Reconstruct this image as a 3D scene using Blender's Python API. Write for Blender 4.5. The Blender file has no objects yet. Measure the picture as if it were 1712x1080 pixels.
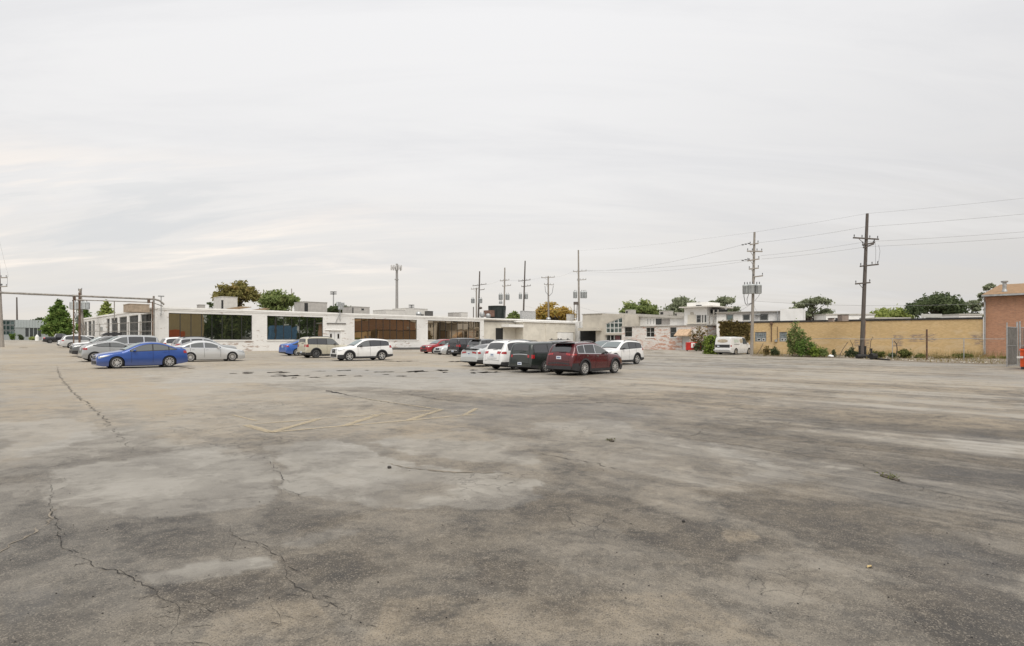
import bpy, bmesh, math, random
import numpy as np
from mathutils import Vector, Matrix
random.seed(11)
rng = np.random.default_rng(5)
S = bpy.context.scene
COL = S.collection
R_ = math.radians

# ------------------------------------------------------------------ camera, sky, sun, exposure
F, CX, HY, CH = 965.0, 856.0, 567.5, 1.62          # focal length in photo pixels, principal column, horizon row, eye height
cam = bpy.data.cameras.new('camera'); cam.sensor_width = 36.0; cam.lens = F / 1712 * 36
cam.shift_y = (HY - 540) / 1712; cam.clip_start = 0.1; cam.clip_end = 6000
camo = bpy.data.objects.new('camera', cam); COL.objects.link(camo)
camo.location = (0, 0, CH); camo.rotation_euler = (R_(90), 0, 0)
S.camera = camo
S.view_settings.view_transform = 'Standard'; S.view_settings.look = 'None'
S.view_settings.gamma = 1.0; S.view_settings.use_curve_mapping = False
S.view_settings.exposure = 0.88
EXPO = 2 ** 0.88

SUN_EL, SUN_AZ = R_(56), R_(171)                   # azimuth clockwise from +Y: behind the camera
world = bpy.data.worlds.new('World'); S.world = world; world.use_nodes = True
nt = world.node_tree; nt.nodes.clear()

class NT:
    """small wrapper to write node trees in one line each"""
    def __init__(s, tree): s.t = tree
    def n(s, typ, ins=None, **props):
        nd = s.t.nodes.new(typ)
        for k, v in props.items(): setattr(nd, k, v)
        for k, v in (ins or {}).items():
            sock = nd.inputs[k]
            if isinstance(v, bpy.types.NodeSocket): s.t.links.new(v, sock)
            else: sock.default_value = v
        return nd
    def math(s, op, a, b=None, c=None, clamp=False):
        nd = s.t.nodes.new('ShaderNodeMath'); nd.operation = op; nd.use_clamp = clamp
        for i, v in enumerate((a, b, c)):
            if v is None: continue
            if isinstance(v, bpy.types.NodeSocket): s.t.links.new(v, nd.inputs[i])
            else: nd.inputs[i].default_value = v
        return nd.outputs[0]
    def mix(s, fac, a, b, blend='MIX'):
        nd = s.t.nodes.new('ShaderNodeMix'); nd.data_type = 'RGBA'; nd.blend_type = blend; nd.clamp_factor = True
        for k, v in ((0, fac), (6, a), (7, b)):
            if isinstance(v, bpy.types.NodeSocket): s.t.links.new(v, nd.inputs[k])
            else: nd.inputs[k].default_value = v if k == 0 else (tuple(v) + (1,))[:4]
        return nd.outputs[2]
    def ramp(s, fac, stops, interp='LINEAR'):
        nd = s.t.nodes.new('ShaderNodeValToRGB'); cr = nd.color_ramp; cr.interpolation = interp
        while len(cr.elements) < len(stops): cr.elements.new(0.5)
        for e, (p, c) in zip(cr.elements, stops):
            e.position = p
            e.color = (c, c, c, 1) if isinstance(c, (int, float)) else tuple(c) + (1,)
        if isinstance(fac, bpy.types.NodeSocket): s.t.links.new(fac, nd.inputs[0])
        return nd.outputs[0]
    def noise(s, vec, scale, detail=4, rough=.55, dist=0):
        ins = {'Scale': scale, 'Detail': detail, 'Roughness': rough, 'Distortion': dist}
        if vec is not None: ins['Vector'] = vec
        return s.n('ShaderNodeTexNoise', ins).outputs[0]
    def map(s, vec, loc=(0, 0, 0), rot=(0, 0, 0), sc=(1, 1, 1)):
        return s.n('ShaderNodeMapping', {'Vector': vec, 'Location': loc, 'Rotation': rot, 'Scale': sc}).outputs[0]
    def sep(s, vec): return s.n('ShaderNodeSeparateXYZ', {0: vec}).outputs
    def comb(s, x, y, z): return s.n('ShaderNodeCombineXYZ', {0: x, 1: y, 2: z}).outputs[0]
    def mr(s, v, a, b, c=0.0, d=1.0):
        nd = s.n('ShaderNodeMapRange', {0: v, 1: a, 2: b, 3: c, 4: d}); nd.interpolation_type = 'SMOOTHSTEP'
        return nd.outputs[0]

def build_sky():
    q = NT(nt)
    tc = q.n('ShaderNodeTexCoord').outputs['Generated']
    x, y, z = q.sep(tc)
    zc = q.math('MAXIMUM', z, 0.0)
    den = q.math('ADD', zc, 0.22)
    uv = q.comb(q.math('DIVIDE', x, den), q.math('DIVIDE', y, den), 0.0)
    base = q.ramp(zc, [(0, (.800, .750, .685)), (.06, (.825, .785, .732)), (.14, (.850, .822, .788)), (.27, (.885, .872, .862)),
                       (.50, (.925, .918, .920)), (1.0, (1.04, 1.03, 1.03))])
    base = q.mix(1.0, base, (1.25, 1.25, 1.25), 'MULTIPLY') if False else base
    # the cloud deck is thicker towards the east (right of the view)
    fx = q.mr(x, -.05, .85)
    lowz = q.mr(zc, .75, .0)
    dark = q.math('MULTIPLY', q.math('MULTIPLY', fx, lowz), .36)
    base = q.mix(dark, base, (.40, .40, .415))
    # broad soft wisps, drawn out in one direction by the wind
    uvw = q.map(uv, (.3, .1, 0), (0, 0, R_(-28)), (.35, 1.5, 1))
    n1 = q.noise(uvw, 1.9, 9, .62, .7)
    n2 = q.noise(q.map(uv, (4, 2, 0), (0, 0, R_(-22)), (.22, 1.1, 1)), 2.6, 8, .6, .8)
    wisp = q.mr(n1, .40, .68)
    base = q.mix(q.math('MULTIPLY', wisp, .32), base, (.66, .665, .69))
    base = q.mix(q.math('MULTIPLY', q.mr(n2, .48, .70), .24), base, (.97, .95, .93))
    # low breaks in the deck over the west: creamy streaks with thin blue-grey between
    st = q.noise(q.map(uv, (1.7, .4, 0), (0, 0, R_(-16)), (.30, 1.35, 1)), 2.1, 7, .58, .6)
    band = q.math('MULTIPLY', q.mr(zc, .05, .12), q.mr(zc, .30, .17))
    west = q.mr(x, -.02, -.42)
    bw = q.math('MULTIPLY', band, west)
    base = q.mix(q.math('MULTIPLY', q.math('MULTIPLY', bw, .55), q.mr(st, .47, .38)), base, (.70, .715, .725))
    base = q.mix(q.math('MULTIPLY', bw, q.mr(st, .48, .63)), base, (1.06, .965, .87))
    nis = q.n('ShaderNodeTexSky', sky_type='NISHITA', sun_disc=False, sun_elevation=SUN_EL, sun_rotation=SUN_AZ,
              air_density=1.0, dust_density=3.0, ozone_density=1.0).outputs[0]
    k = 10.0 / EXPO
    cloud = q.mix(1.0, base, (k, k, k), 'MULTIPLY')
    tot = q.mix(.04, cloud, nis)
    bg = q.n('ShaderNodeBackground', {0: tot, 1: 0.10})
    out = q.n('ShaderNodeOutputWorld', {0: bg.outputs[0]})
build_sky()
sun = bpy.data.lights.new('sun', 'SUN'); sun.energy = 1.5; sun.angle = R_(45); sun.color = (1.0, .955, .88)
suno = bpy.data.objects.new('sun', sun); COL.objects.link(suno)
sd = Vector((math.sin(SUN_AZ) * math.cos(SUN_EL), math.cos(SUN_AZ) * math.cos(SUN_EL), math.sin(SUN_EL)))
suno.rotation_euler = sd.to_track_quat('Z', 'Y').to_euler(); suno.location = (0, -10, 40)

# ------------------------------------------------------------------ the lie of the land
def gz(x, y):
    """height of the lot: it falls gently towards the middle and rises to the north-west"""
    r = np.hypot(x, y); f = np.minimum(1.0, 210.0 / np.maximum(r, 1e-6))
    x, y = x * f, y * f
    xs = -0.5 * (np.sqrt(x * x + 16.0) - x) + 0.0           # smooth min(x,0)
    return -0.3 + 0.0028 * y - 0.0095 * xs - .019
def ray(px): return (px - CX) / F
def G(px, py):
    """ground point seen at a photo pixel"""
    k = ray(px); Y = 30.0
    for _ in range(60):
        Y = .5 * Y + .5 * (CH - float(gz(k * Y, Y))) * F / max(py - HY, .5)
    return k * Y, Y
def Zat(py, Y): return CH + (HY - py) * Y / F
def at(px, Y): return ray(px) * Y, Y
UX, UY = .7145, .6997                                      # e axis (along the long facade); s axis = (-UY, UX)
ANG_U = math.atan2(UY, UX)
def ES(e, s): return e * UX - s * UY, e * UY + s * UX
def onE(px, e0):
    k = ray(px); Y = e0 / (UX * k + UY); return Y * (UX - UY * k), Y        # -> s, depth
def onS(px, s0):
    k = ray(px); Y = s0 / (UX - UY * k); return Y * (UX * k + UY), Y        # -> e, depth

# ------------------------------------------------------------------ materials
MATS = {}
def newmat(name):
    m = bpy.data.materials.new(name); m.use_nodes = True; m.node_tree.nodes.clear()
    return m, NT(m.node_tree)
def finish(q, color, rough=.6, metal=0.0, normal=None, coat=0.0, spec=.5, extra=None):
    ins = {'Base Color': color if isinstance(color, bpy.types.NodeSocket) else tuple(color)[:3] + (1,), 'Roughness': rough, 'Metallic': metal,
           'Coat Weight': coat, 'Specular IOR Level': spec}
    if coat: ins['Coat Roughness'] = .06
    if normal is not None: ins['Normal'] = normal
    ins.update(extra or {})
    b = q.n('ShaderNodeBsdfPrincipled', ins)
    q.n('ShaderNodeOutputMaterial', {0: b.outputs[0]})
    return b
def pm(name, col, rough=.6, metal=0.0, var=.18, scale=3.0, bump=0.0, coat=0.0, spec=.5, dirt=None, dirt_amt=.5, stretch=(1, 1, 1)):
    """plain surface: base colour, mottled, optional dirt tint and fine relief"""
    if name in MATS: return MATS[name]
    m, q = newmat(name)
    tc = q.map(q.n('ShaderNodeTexCoord').outputs['Object'], sc=stretch)
    n = q.noise(tc, scale, 6, .6)
    lo = tuple(max(0, c * (1 - var)) for c in col); hi = tuple(min(1, c * (1 + var)) for c in col)
    c = q.mix(q.mr(n, .3, .7), lo, hi)
    if dirt:
        d = q.noise(tc, scale * .45, 8, .65, .5)
        c = q.mix(q.math('MULTIPLY', q.mr(d, .48, .70), dirt_amt), c, dirt)
    nor = None
    if bump:
        nn = q.noise(tc, scale * 9, 4, .6)
        nor = q.n('ShaderNodeBump', {'Strength': bump, 'Distance': .02, 'Height': nn}).outputs[0]
    finish(q, c, rough, metal, nor, coat, spec)
    MATS[name] = m; return m
def brick_mat(name, cols, mortar, bw=.22, bh=.075, patch=None, patch_amt=.5, flake=None, flake_amt=.5, flake_lo=0.0, rough=.85, streak=None, spots=None):
    """real brickwork in two tones; `flake` = bare brick showing through paint"""
    m, q = newmat(name)
    o = q.n('ShaderNodeTexCoord').outputs['Object']
    x, y, z = q.sep(o)
    uv = q.comb(q.math('ADD', x, y), z, 0.0)
    bt = q.n('ShaderNodeTexBrick', {'Vector': uv, 'Color1': cols[0] + (1,), 'Color2': cols[1] + (1,), 'Mortar': mortar + (1,), 'Scale': 1.0,
                                    'Mortar Size': .008, 'Mortar Smooth': .3, 'Bias': 0.0, 'Brick Width': bw, 'Row Height': bh})
    c = bt.outputs[0]
    big = q.noise(uv, .35, 6, .6, .3)
    c = q.mix(q.math('MULTIPLY', q.mr(big, .42, .68), .35), c, tuple(v * .72 for v in cols[0]))
    if patch:
        pz = q.math('ADD', q.noise(q.map(uv, sc=(.55, 1.6, 1)), 1.1, 7, .62, .4), q.math('MULTIPLY', z, -.035))
        c = q.mix(q.math('MULTIPLY', q.mr(pz, .44, .58), patch_amt), c, patch)
    if streak:
        sn = q.noise(q.map(uv, sc=(2.2, .12, 1)), 1.0, 6, .6)
        c = q.mix(q.math('MULTIPLY', q.mr(sn, .55, .75), .5), c, streak)
    for sx_, sz_, rx_, rz_ in spots or ():
        dx_ = q.math('ABSOLUTE', q.math('DIVIDE', q.math('SUBTRACT', q.math('ADD', x, y), sx_), rx_)); dz_ = q.math('ABSOLUTE', q.math('DIVIDE', q.math('SUBTRACT', z, sz_), rz_))
        inn = q.mr(q.math('MAXIMUM', dx_, dz_), 1.05, .75)
        c = q.mix(q.math('MULTIPLY', inn, q.mr(q.noise(q.map(uv, sc=(1, 3.5, 1)), 2.2, 8, .7), .42, .60)), c, (.27, .21, .17))
    hgt = bt.outputs[1]
    if flake:
        fl = q.math('ADD', q.noise(q.map(uv, sc=(.75, 2.6, 1)), 1.15, 9, .68, .2), q.math('MULTIPLY', z, -.012))
        sparse = q.mr(q.noise(uv, .18, 2, .5), .35, .6)
        msk = q.math('MULTIPLY', q.mr(q.math('ADD', fl, q.math('MULTIPLY', sparse, .08)), .60 - flake_lo, .645 - flake_lo), flake_amt)
        c = q.mix(msk, c, q.mix(q.noise(uv, 3.1, 3), flake[0], flake[1]))
    nor = q.n('ShaderNodeBump', {'Strength': .6, 'Distance': .012, 'Height': q.math('SUBTRACT', q.noise(uv, 30, 3), hgt)}).outputs[0]
    finish(q, c, rough, 0, nor)
    MATS[name] = m; return m
def leaf_mat(name, a, b, c=None):
    a, b, c = [tuple(min(.75, w * 1.8) for w in v) for v in (a, b, c if c else tuple(w * 1.25 for w in b))]
    m, q = newmat(name)
    g = q.n('ShaderNodeNewGeometry').outputs['Random Per Island']
    o = q.n('ShaderNodeTexCoord').outputs['Object']
    n = q.noise(o, .5, 3)
    col = q.mix(g, a, b)
    col = q.mix(q.mr(n, .52, .72), col, c if c else tuple(v * 1.25 for v in b))
    d = q.n('ShaderNodeBsdfDiffuse', {0: col}); tl = q.n('ShaderNodeBsdfTranslucent', {0: col})
    mx = q.n('ShaderNodeMixShader', {0: .38, 1: d.outputs[0], 2: tl.outputs[0]}); q.n('ShaderNodeOutputMaterial', {0: mx.outputs[0]})
    MATS[name] = m; return m
def glass_mat(name, base, refl=.35, rough=.02, tint=(1, 1, 1), wav=0.0):
    """coated dark glazing: dark room behind, mirror film in front"""
    m, q = newmat(name)
    nor = None
    if wav:
        o = q.n('ShaderNodeTexCoord').outputs['Object']
        nor = q.n('ShaderNodeBump', {'Strength': wav, 'Distance': .05, 'Height': q.noise(o, .55, 2)}).outputs[0]
    d = q.n('ShaderNodeBsdfDiffuse', {0: tuple(base) + (1,)})
    gi = {0: tuple(tint) + (1,), 1: rough}
    if nor is not None: gi['Normal'] = nor
    g = q.n('ShaderNodeBsdfGlossy', gi)
    fr = q.n('ShaderNodeFresnel', {0: 1.5}).outputs[0]
    fac = q.math('ADD', q.math('MULTIPLY', fr, 1.0 - refl), refl, clamp=True)
    mx = q.n('ShaderNodeMixShader', {0: fac, 1: d.outputs[0], 2: g.outputs[0]})
    q.n('ShaderNodeOutputMaterial', {0: mx.outputs[0]})
    MATS[name] = m; return m
def paint_mat(name, col, metallic=.0, rough=.32):
    if name in MATS: return MATS[name]
    m, q = newmat(name)
    o = q.n('ShaderNodeTexCoord').outputs['Object']
    x, y, z = q.sep(o)
    n = q.noise(o, 2.2, 5, .6)
    c = q.mix(q.math('MULTIPLY', q.mr(n, .45, .75), .12), col, tuple(min(1, v * .75 + .05) for v in col))
    # road dust thrown up along the sills
    dz = q.math('MULTIPLY', q.mr(q.math('ADD', z, q.math('MULTIPLY', n, .3)), .75, .35), .30 if sum(col) > .3 else .13)
    c = q.mix(dz, c, (.20, .185, .16))
    finish(q, c, q.math('ADD', q.math('MULTIPLY', n, .12), rough - .06), metallic, None, .75)
    MATS[name] = m; return m

# ------------------------------------------------------------------ mesh helpers
class MB:
    def __init__(s): s.v = []; s.f = []
    def add(s, vs, fs):
        o = len(s.v); s.v.extend(tuple(map(float, p)) for p in vs); s.f.extend(tuple(i + o for i in f) for f in fs); return s
    def box(s, x0, x1, y0, y1, z0, z1):
        if x0 > x1: x0, x1 = x1, x0
        if y0 > y1: y0, y1 = y1, y0
        if z0 > z1: z0, z1 = z1, z0
        return s.add([(x0, y0, z0), (x1, y0, z0), (x1, y1, z0), (x0, y1, z0), (x0, y0, z1), (x1, y0, z1), (x1, y1, z1), (x0, y1, z1)],
                     [(3, 2, 1, 0), (4, 5, 6, 7), (0, 1, 5, 4), (1, 2, 6, 5), (2, 3, 7, 6), (3, 0, 4, 7)])
    def bar(s, p, q, w, h=None):
        """box beam from p to q, w wide, h high"""
        p, q = Vector(p), Vector(q); h = h or w; d = (q - p).normalized()
        up = Vector((0, 0, 1)) if abs(d.z) < .95 else Vector((1, 0, 0))
        a = d.cross(up).normalized() * w / 2; b = a.cross(d).normalized() * h / 2
        return s.add([p - a - b, p + a - b, p + a + b, p - a + b, q - a - b, q + a - b, q + a + b, q - a + b],
                     [(3, 2, 1, 0), (4, 5, 6, 7), (0, 1, 5, 4), (1, 2, 6, 5), (2, 3, 7, 6), (3, 0, 4, 7)])
    def tube(s, pts, rad, n=8, caps=True):
        pts = [Vector(p) for p in pts]
        rs = rad if hasattr(rad, '__len__') else [rad] * len(pts)
        o = len(s.v); ref = None
        for i, p in enumerate(pts):
            d = (pts[min(i + 1, len(pts) - 1)] - pts[max(i - 1, 0)]).normalized()
            if ref is None: ref = Vector((1, 0, 0)) if abs(d.x) < .9 else Vector((0, 1, 0))
            a = d.cross(ref).normalized(); b = d.cross(a); ref = a.cross(d)
            for k in range(n):
                t = 2 * math.pi * k / n; c = p + (a * math.cos(t) + b * math.sin(t)) * rs[i]; s.v.append(tuple(c))
        for i in range(len(pts) - 1):
            for k in range(n):
                k2 = (k + 1) % n
                s.f.append((o + i * n + k, o + i * n + k2, o + (i + 1) * n + k2, o + (i + 1) * n + k))
        if caps:
            s.f.append(tuple(o + k for k in reversed(range(n)))); s.f.append(tuple(o + (len(pts) - 1) * n + k for k in range(n)))
        return s
    def cyl(s, x, y, z0, z1, r, n=12, r2=None): return s.tube([(x, y, z0), (x, y, z1)], [r, r2 if r2 is not None else r], n)
    def lathe(s, prof, n=24, axis='y'):
        """prof = [(radius, along)], closed at the ends when radius is 0"""
        o = len(s.v)
        for r, a in prof:
            for k in range(n):
                t = 2 * math.pi * k / n; c, d = r * math.cos(t), r * math.sin(t)
                s.v.append((c, a, d) if axis == 'y' else (c, d, a))
        for i in range(len(prof) - 1):
            for k in range(n):
                k2 = (k + 1) % n; s.f.append((o + i * n + k, o + i * n + k2, o + (i + 1) * n + k2, o + (i + 1) * n + k))
        return s
    def ball(s, c, r, n=8, m=6):
        r = r if hasattr(r, '__len__') else (r, r, r); o = len(s.v)
        for i in range(m + 1):
            p = math.pi * i / m
            for k in range(n):
                t = 2 * math.pi * k / n
                s.v.append((c[0] + r[0] * math.sin(p) * math.cos(t), c[1] + r[1] * math.sin(p) * math.sin(t), c[2] + r[2] * math.cos(p)))
        for i in range(m):
            for k in range(n):
                k2 = (k + 1) % n; s.f.append((o + i * n + k, o + (i + 1) * n + k, o + (i + 1) * n + k2, o + i * n + k2))
        return s
    def prism(s, poly, a0, a1, axis='y'):
        """polygon in two axes pulled along the third"""
        n = len(poly)
        def P(u, w, a): return {'y': (u, a, w), 'x': (a, u, w), 'z': (u, w, a)}[axis]
        return s.add([P(u, w, a0) for u, w in poly] + [P(u, w, a1) for u, w in poly],
                     [tuple(range(n)), tuple(reversed(range(n, 2 * n)))] + [(i, i + n, (i + 1) % n + n, (i + 1) % n) for i in range(n)])
    def grid(s, rows):
        """rows of equally many points"""
        o = len(s.v); m = len(rows[0])
        for r in rows: s.v.extend(tuple(map(float, p)) for p in r)
        for i in range(len(rows) - 1):
            for j in range(m - 1):
                s.f.append((o + i * m + j, o + i * m + j + 1, o + (i + 1) * m + j + 1, o + (i + 1) * m + j))
        return s
    def shift(s, d): s.v = [(p[0] + d[0], p[1] + d[1], p[2] + d[2]) for p in s.v]; return s
    def mesh(s, name, mat, smooth=False, fixn=True, angle=38):
        me = bpy.data.meshes.new(name); me.from_pydata(s.v, [], s.f); me.update()
        if fixn:
            bm = bmesh.new(); bm.from_mesh(me); bmesh.ops.recalc_face_normals(bm, faces=bm.faces); bm.to_mesh(me); bm.free()
        if smooth:
            me.polygons.foreach_set('use_smooth', [True] * len(me.polygons))
            try: me.set_sharp_from_angle(angle=R_(angle))
            except Exception: pass
        if mat: me.materials.append(mat)
        return me
    def build(s, name, mat, parent=None, smooth=False, org=None, label=None, fixn=True, angle=38):
        if org is not None: s.shift((-org[0], -org[1], -org[2]))
        o = bpy.data.objects.new(name, s.mesh(name, mat, smooth, fixn, angle)); COL.objects.link(o)
        if parent: o.parent = parent
        if label: o['label'] = label
        return o
def link(name, me, parent, loc=(0, 0, 0), rot=(0, 0, 0), sc=(1, 1, 1)):
    o = bpy.data.objects.new(name, me); COL.objects.link(o); o.parent = parent
    o.location = loc; o.rotation_euler = rot; o.scale = sc; return o
def tag(o, label=None, cat=None, group=None, kind=None):
    for k, v in (('label', label), ('category', cat), ('group', group), ('kind', kind)):
        if v: o[k] = v
    return o
def thing(name, label, cat, loc=(0, 0, 0), rotz=0.0, group=None, scale=1.0):
    o = bpy.data.objects.new(name, None); COL.objects.link(o); o.empty_display_size = .3
    o.location = loc; o.rotation_euler = (0, 0, rotz); o.scale = (scale,) * 3
    return tag(o, label, cat, group)
def gl(x, y): return (x, y, float(gz(x, y)))

# ------------------------------------------------------------------ value noise for the ground masks
_P = rng.random((256, 256))
def vnoise(x, y):
    xi, yi = np.floor(x).astype(int), np.floor(y).astype(int); fx, fy = x - xi, y - yi
    fx, fy = fx * fx * (3 - 2 * fx), fy * fy * (3 - 2 * fy)
    g = lambda i, j: _P[i & 255, j & 255]
    return (g(xi, yi) * (1 - fx) + g(xi + 1, yi) * fx) * (1 - fy) + (g(xi, yi + 1) * (1 - fx) + g(xi + 1, yi + 1) * fx) * fy
def fbm(x, y, o=4):
    t, a, n = 0, .5, 0
    for k in range(o):
        t = t + a * vnoise(x * 2 ** k + 17.3 * k, y * 2 ** k - 9.1 * k); n += a; a *= .55
    return t / n
def smooth01(v, a, b):
    t = np.clip((v - a) / (b - a), 0, 1); return t * t * (3 - 2 * t)
def poly_sd(px, py, poly):
    """signed distance, positive inside"""
    d = np.full(px.shape, 1e9); ins = np.zeros(px.shape, bool); n = len(poly)
    for i in range(n):
        (x0, y0), (x1, y1) = poly[i], poly[(i + 1) % n]
        ex, ey = x1 - x0, y1 - y0; L = ex * ex + ey * ey + 1e-9
        t = np.clip(((px - x0) * ex + (py - y0) * ey) / L, 0, 1)
        d = np.minimum(d, np.hypot(px - x0 - t * ex, py - y0 - t * ey))
        c = ((y0 > py) != (y1 > py)) & (px < ex * (py - y0) / (ey if abs(ey) > 1e-9 else 1e-9) + x0); ins ^= c
    return np.where(ins, d, -d)

# ------------------------------------------------------------------ ground
def gpoly(pts): return [G(x, y) for x, y in pts]
LIGHT = [  # worn smooth areas, their wet sheen put into a paler tone: (outline in photo pixels, softness m, strength)
    ([(88, 782), (250, 757), (330, 745), (430, 752), (462, 775), (472, 800), (440, 832), (395, 850), (300, 872), (200, 850), (105, 822)], .25, .30),
    ([(455, 747), (520, 736), (620, 745), (700, 780), (850, 800), (905, 832), (760, 852), (620, 860), (520, 840), (468, 822), (475, 790)], .22, .36),
    ([(238, 966), (330, 941), (455, 930), (472, 940), (440, 951), (340, 970), (262, 978)], .05, .42),
    ([(462, 912), (560, 886), (602, 890), (515, 917)], .06, .25),
    ([(0, 706), (140, 700), (192, 730), (60, 762), (0, 772)], .35, .28),
    ([(640, 740), (760, 714), (905, 738), (885, 776), (760, 772)], .4, .28),
    ([(880, 706), (1010, 700), (1210, 745), (1330, 800), (1180, 812), (1010, 780), (905, 745)], .6, .22),
    ([(1190, 720), (1420, 716), (1700, 745), (1700, 765), (1420, 745)], .5, .20),
    ([(1330, 790), (1520, 815), (1640, 850), (1480, 850)], .4, .15),
    ([(820, 900), (1000, 880), (1150, 930), (980, 960)], .3, .10),
    ([(280, 640), (330, 618), (700, 612), (1000, 634), (1180, 652), (900, 662), (600, 648), (430, 640)], 2.0, .30),
]
DARK = [
    ([(455, 850), (620, 862), (560, 882), (470, 905), (430, 880)], .25, .22),
    ([(180, 880), (330, 860), (420, 905), (330, 935), (210, 920)], .3, .18),
    ([(860, 815), (1040, 835), (1290, 905), (1220, 940), (1010, 880), (860, 850)], .35, .24),
    ([(1180, 820), (1330, 828), (1712, 930), (1712, 1060), (1480, 960), (1260, 870)], .5, .30),
    ([(1450, 975), (1712, 1000), (1712, 1080), (1560, 1080)], .2, .25),
    ([(470, 935), (600, 920), (640, 960), (520, 975)], .15, .22),
    ([(240, 980), (460, 950), (480, 1000), (330, 1040)], .15, .20),
    ([(0, 860), (90, 830), (100, 930), (0, 960)], .25, .18),
    ([(1230, 690), (1712, 715), (1712, 735), (1400, 715)], .5, .18),
    ([(1400, 768), (1700, 790), (1712, 815), (1450, 795)], .4, .16),
    ([(1640, 655), (1712, 650), (1712, 690), (1670, 680)], .8, .30),
    ([(780, 930), (880, 935), (880, 990), (800, 980)], .15, .18),
    ([(545, 652), (700, 664), (860, 680), (1010, 668), (860, 672), (720, 655)], .35, .22),
]
WET = [
    ([(0, 992), (102, 985), (92, 1010), (0, 1052)], .12, .5),
    ([(1480, 870), (1712, 960), (1712, 1070), (1560, 1000)], .5, .25),
    ([(330, 624), (420, 615), (850, 616), (860, 628), (420, 632)], 1.6, .15),
    ([(940, 760), (1200, 770), (1290, 810), (1050, 815)], .6, .2),
]
TAN = [
    ([(0, 575), (160, 575), (250, 640), (330, 690), (160, 720), (0, 780)], 2.0, .55),
    ([(200, 640), (420, 640), (760, 690), (840, 740), (500, 735), (300, 745)], 1.0, .45),
    ([(640, 1000), (900, 990), (1150, 990), (1330, 1080), (600, 1080)], .25, .35),
    ([(380, 1010), (520, 1000), (580, 1080), (360, 1080)], .2, .30),
    ([(900, 620), (1712, 610), (1712, 720), (1100, 690)], 3.0, .40),
    ([(300, 585), (860, 590), (860, 612), (300, 620)], 2.0, .40),
    ([(1195, 885), (1250, 885), (1270, 900), (1215, 905)], .08, .5),
]
def build_ground():
    a1 = np.radians(np.arange(-56, 56.01, .2)); a2 = np.radians(np.arange(60, 304 - .01, 4.0))
    ang = np.concatenate([a1, a2]); na = len(ang)
    r = [1.2]
    while r[-1] < 75: r.append(r[-1] * 1.0135)
    while r[-1] < 3500: r.append(r[-1] * 1.13)
    r = np.array(r); nr = len(r)
    A, RR = np.meshgrid(ang, r)
    X, Y = (RR * np.sin(A)).ravel(), (RR * np.cos(A)).ravel()
    Z = gz(X, Y)
    # warped coordinates give the traced patches ragged edges
    wx = X + (fbm(X * .9, Y * .9, 6) - .5) * 1.1 + (fbm(X * 5, Y * 5, 2) - .5) * .25
    wy = Y + (fbm(X * .9 + 40, Y * .9 + 7, 6) - .5) * 1.1 + (fbm(X * 5 + 9, Y * 5, 2) - .5) * .25
    E, Sx = X * UX + Y * UY, -X * UY + Y * UX
    tone = .42 + (fbm(X * .16, Y * .16, 5) - .5) * .55 + (fbm(X * .9, Y * .9, 4) - .5) * .22
    rw = smooth01(X - .15 * Y, -4, 8) * smooth01(Y, 3, 9)
    streak = fbm(E * .62 + 3, Sx * .055, 5) - .5
    streak2 = fbm(E * 1.9 + 31, Sx * .10, 4) - .5
    tone = tone + rw * (streak * 1.25 + streak2 * .75) + (1 - rw) * streak * .15
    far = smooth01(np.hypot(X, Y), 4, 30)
    tone = tone + smooth01(np.hypot(X, Y), 22, 60) * .13 + far * .36 - (1 - far) * .13  # paler far out, darker near: grazing sky sheen put into the tone
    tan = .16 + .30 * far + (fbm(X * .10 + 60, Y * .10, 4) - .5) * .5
    wet = np.clip((fbm(X * .13 + 11, Y * .13 + 5, 4) - .52) * 2.0, 0, .5)
    damp = smooth01(fbm(X * .21 + 5, Y * .21 + 70, 6), .50, .545) * smooth01(np.hypot(X, Y), 2, 7)
    tone = tone + .11 * damp; wet = wet + .16 * damp; tan = tan - .12 * damp
    dk = smooth01(fbm(X * .33 + 90, Y * .33 + 20, 6), .535, .575); tone = tone - .12 * dk
    st3 = smooth01(fbm(E * .85 + 8, Sx * .060 + 3, 6), .49, .545); tone = tone + rw * (st3 - .5) * .30; wet = wet + rw * st3 * .14; tan = tan - rw * st3 * .12
    st4 = smooth01(fbm(E * 2.6 + 71, Sx * .12 + 13, 5), .50, .58); tone = tone - rw * st4 * .13
    for lst, sgn, nm in ((LIGHT, 1, 'tone'), (DARK, -1, 'tone'), (WET, 1, 'wet'), (TAN, 1, 'tan')):
        for pts, soft, amt in lst:
            p = gpoly(pts); xs = [q[0] for q in p]; ys = [q[1] for q in p]
            k = (X > min(xs) - 4) & (X < max(xs) + 4) & (Y > min(ys) - 4) & (Y < max(ys) + 4)
            size = min(max(xs) - min(xs), max(ys) - min(ys)); wfac = min(1, size / 3.0)
            px = X[k] + (wx[k] - X[k]) * wfac; py = Y[k] + (wy[k] - Y[k]) * wfac
            soft_ = soft * .16; ero = .55 + .45 * smooth01(fbm(px * .7 + 3, py * .7, 6), .36, .50)
            v = smooth01(poly_sd(px, py, p), -soft_, soft_) * amt * (ero if sgn > 0 else 1)
            if nm == 'tone':
                tone[k] += sgn * v
                if sgn > 0: tan[k] -= v * .7; tone[k] -= v * .05; wet[k] += v * .75
            elif nm == 'wet': wet[k] += v
            else: tan[k] += v
    me = bpy.data.meshes.new('ground')
    nv = na * nr
    i, j = np.meshgrid(np.arange(nr - 1), np.arange(na), indexing='ij'); j2 = (j + 1) % na
    q = np.stack([i * na + j, i * na + j2, (i + 1) * na + j2, (i + 1) * na + j], -1).reshape(-1, 4)
    q = q[:, ::-1]
    V = np.stack([X, Y, Z], -1)
    V = np.vstack([V, [[0, 0, float(gz(0, 0))]]])
    tri = np.stack([np.full(na, nv), np.arange(na), (np.arange(na) + 1) % na], -1)[:, ::-1]
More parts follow.
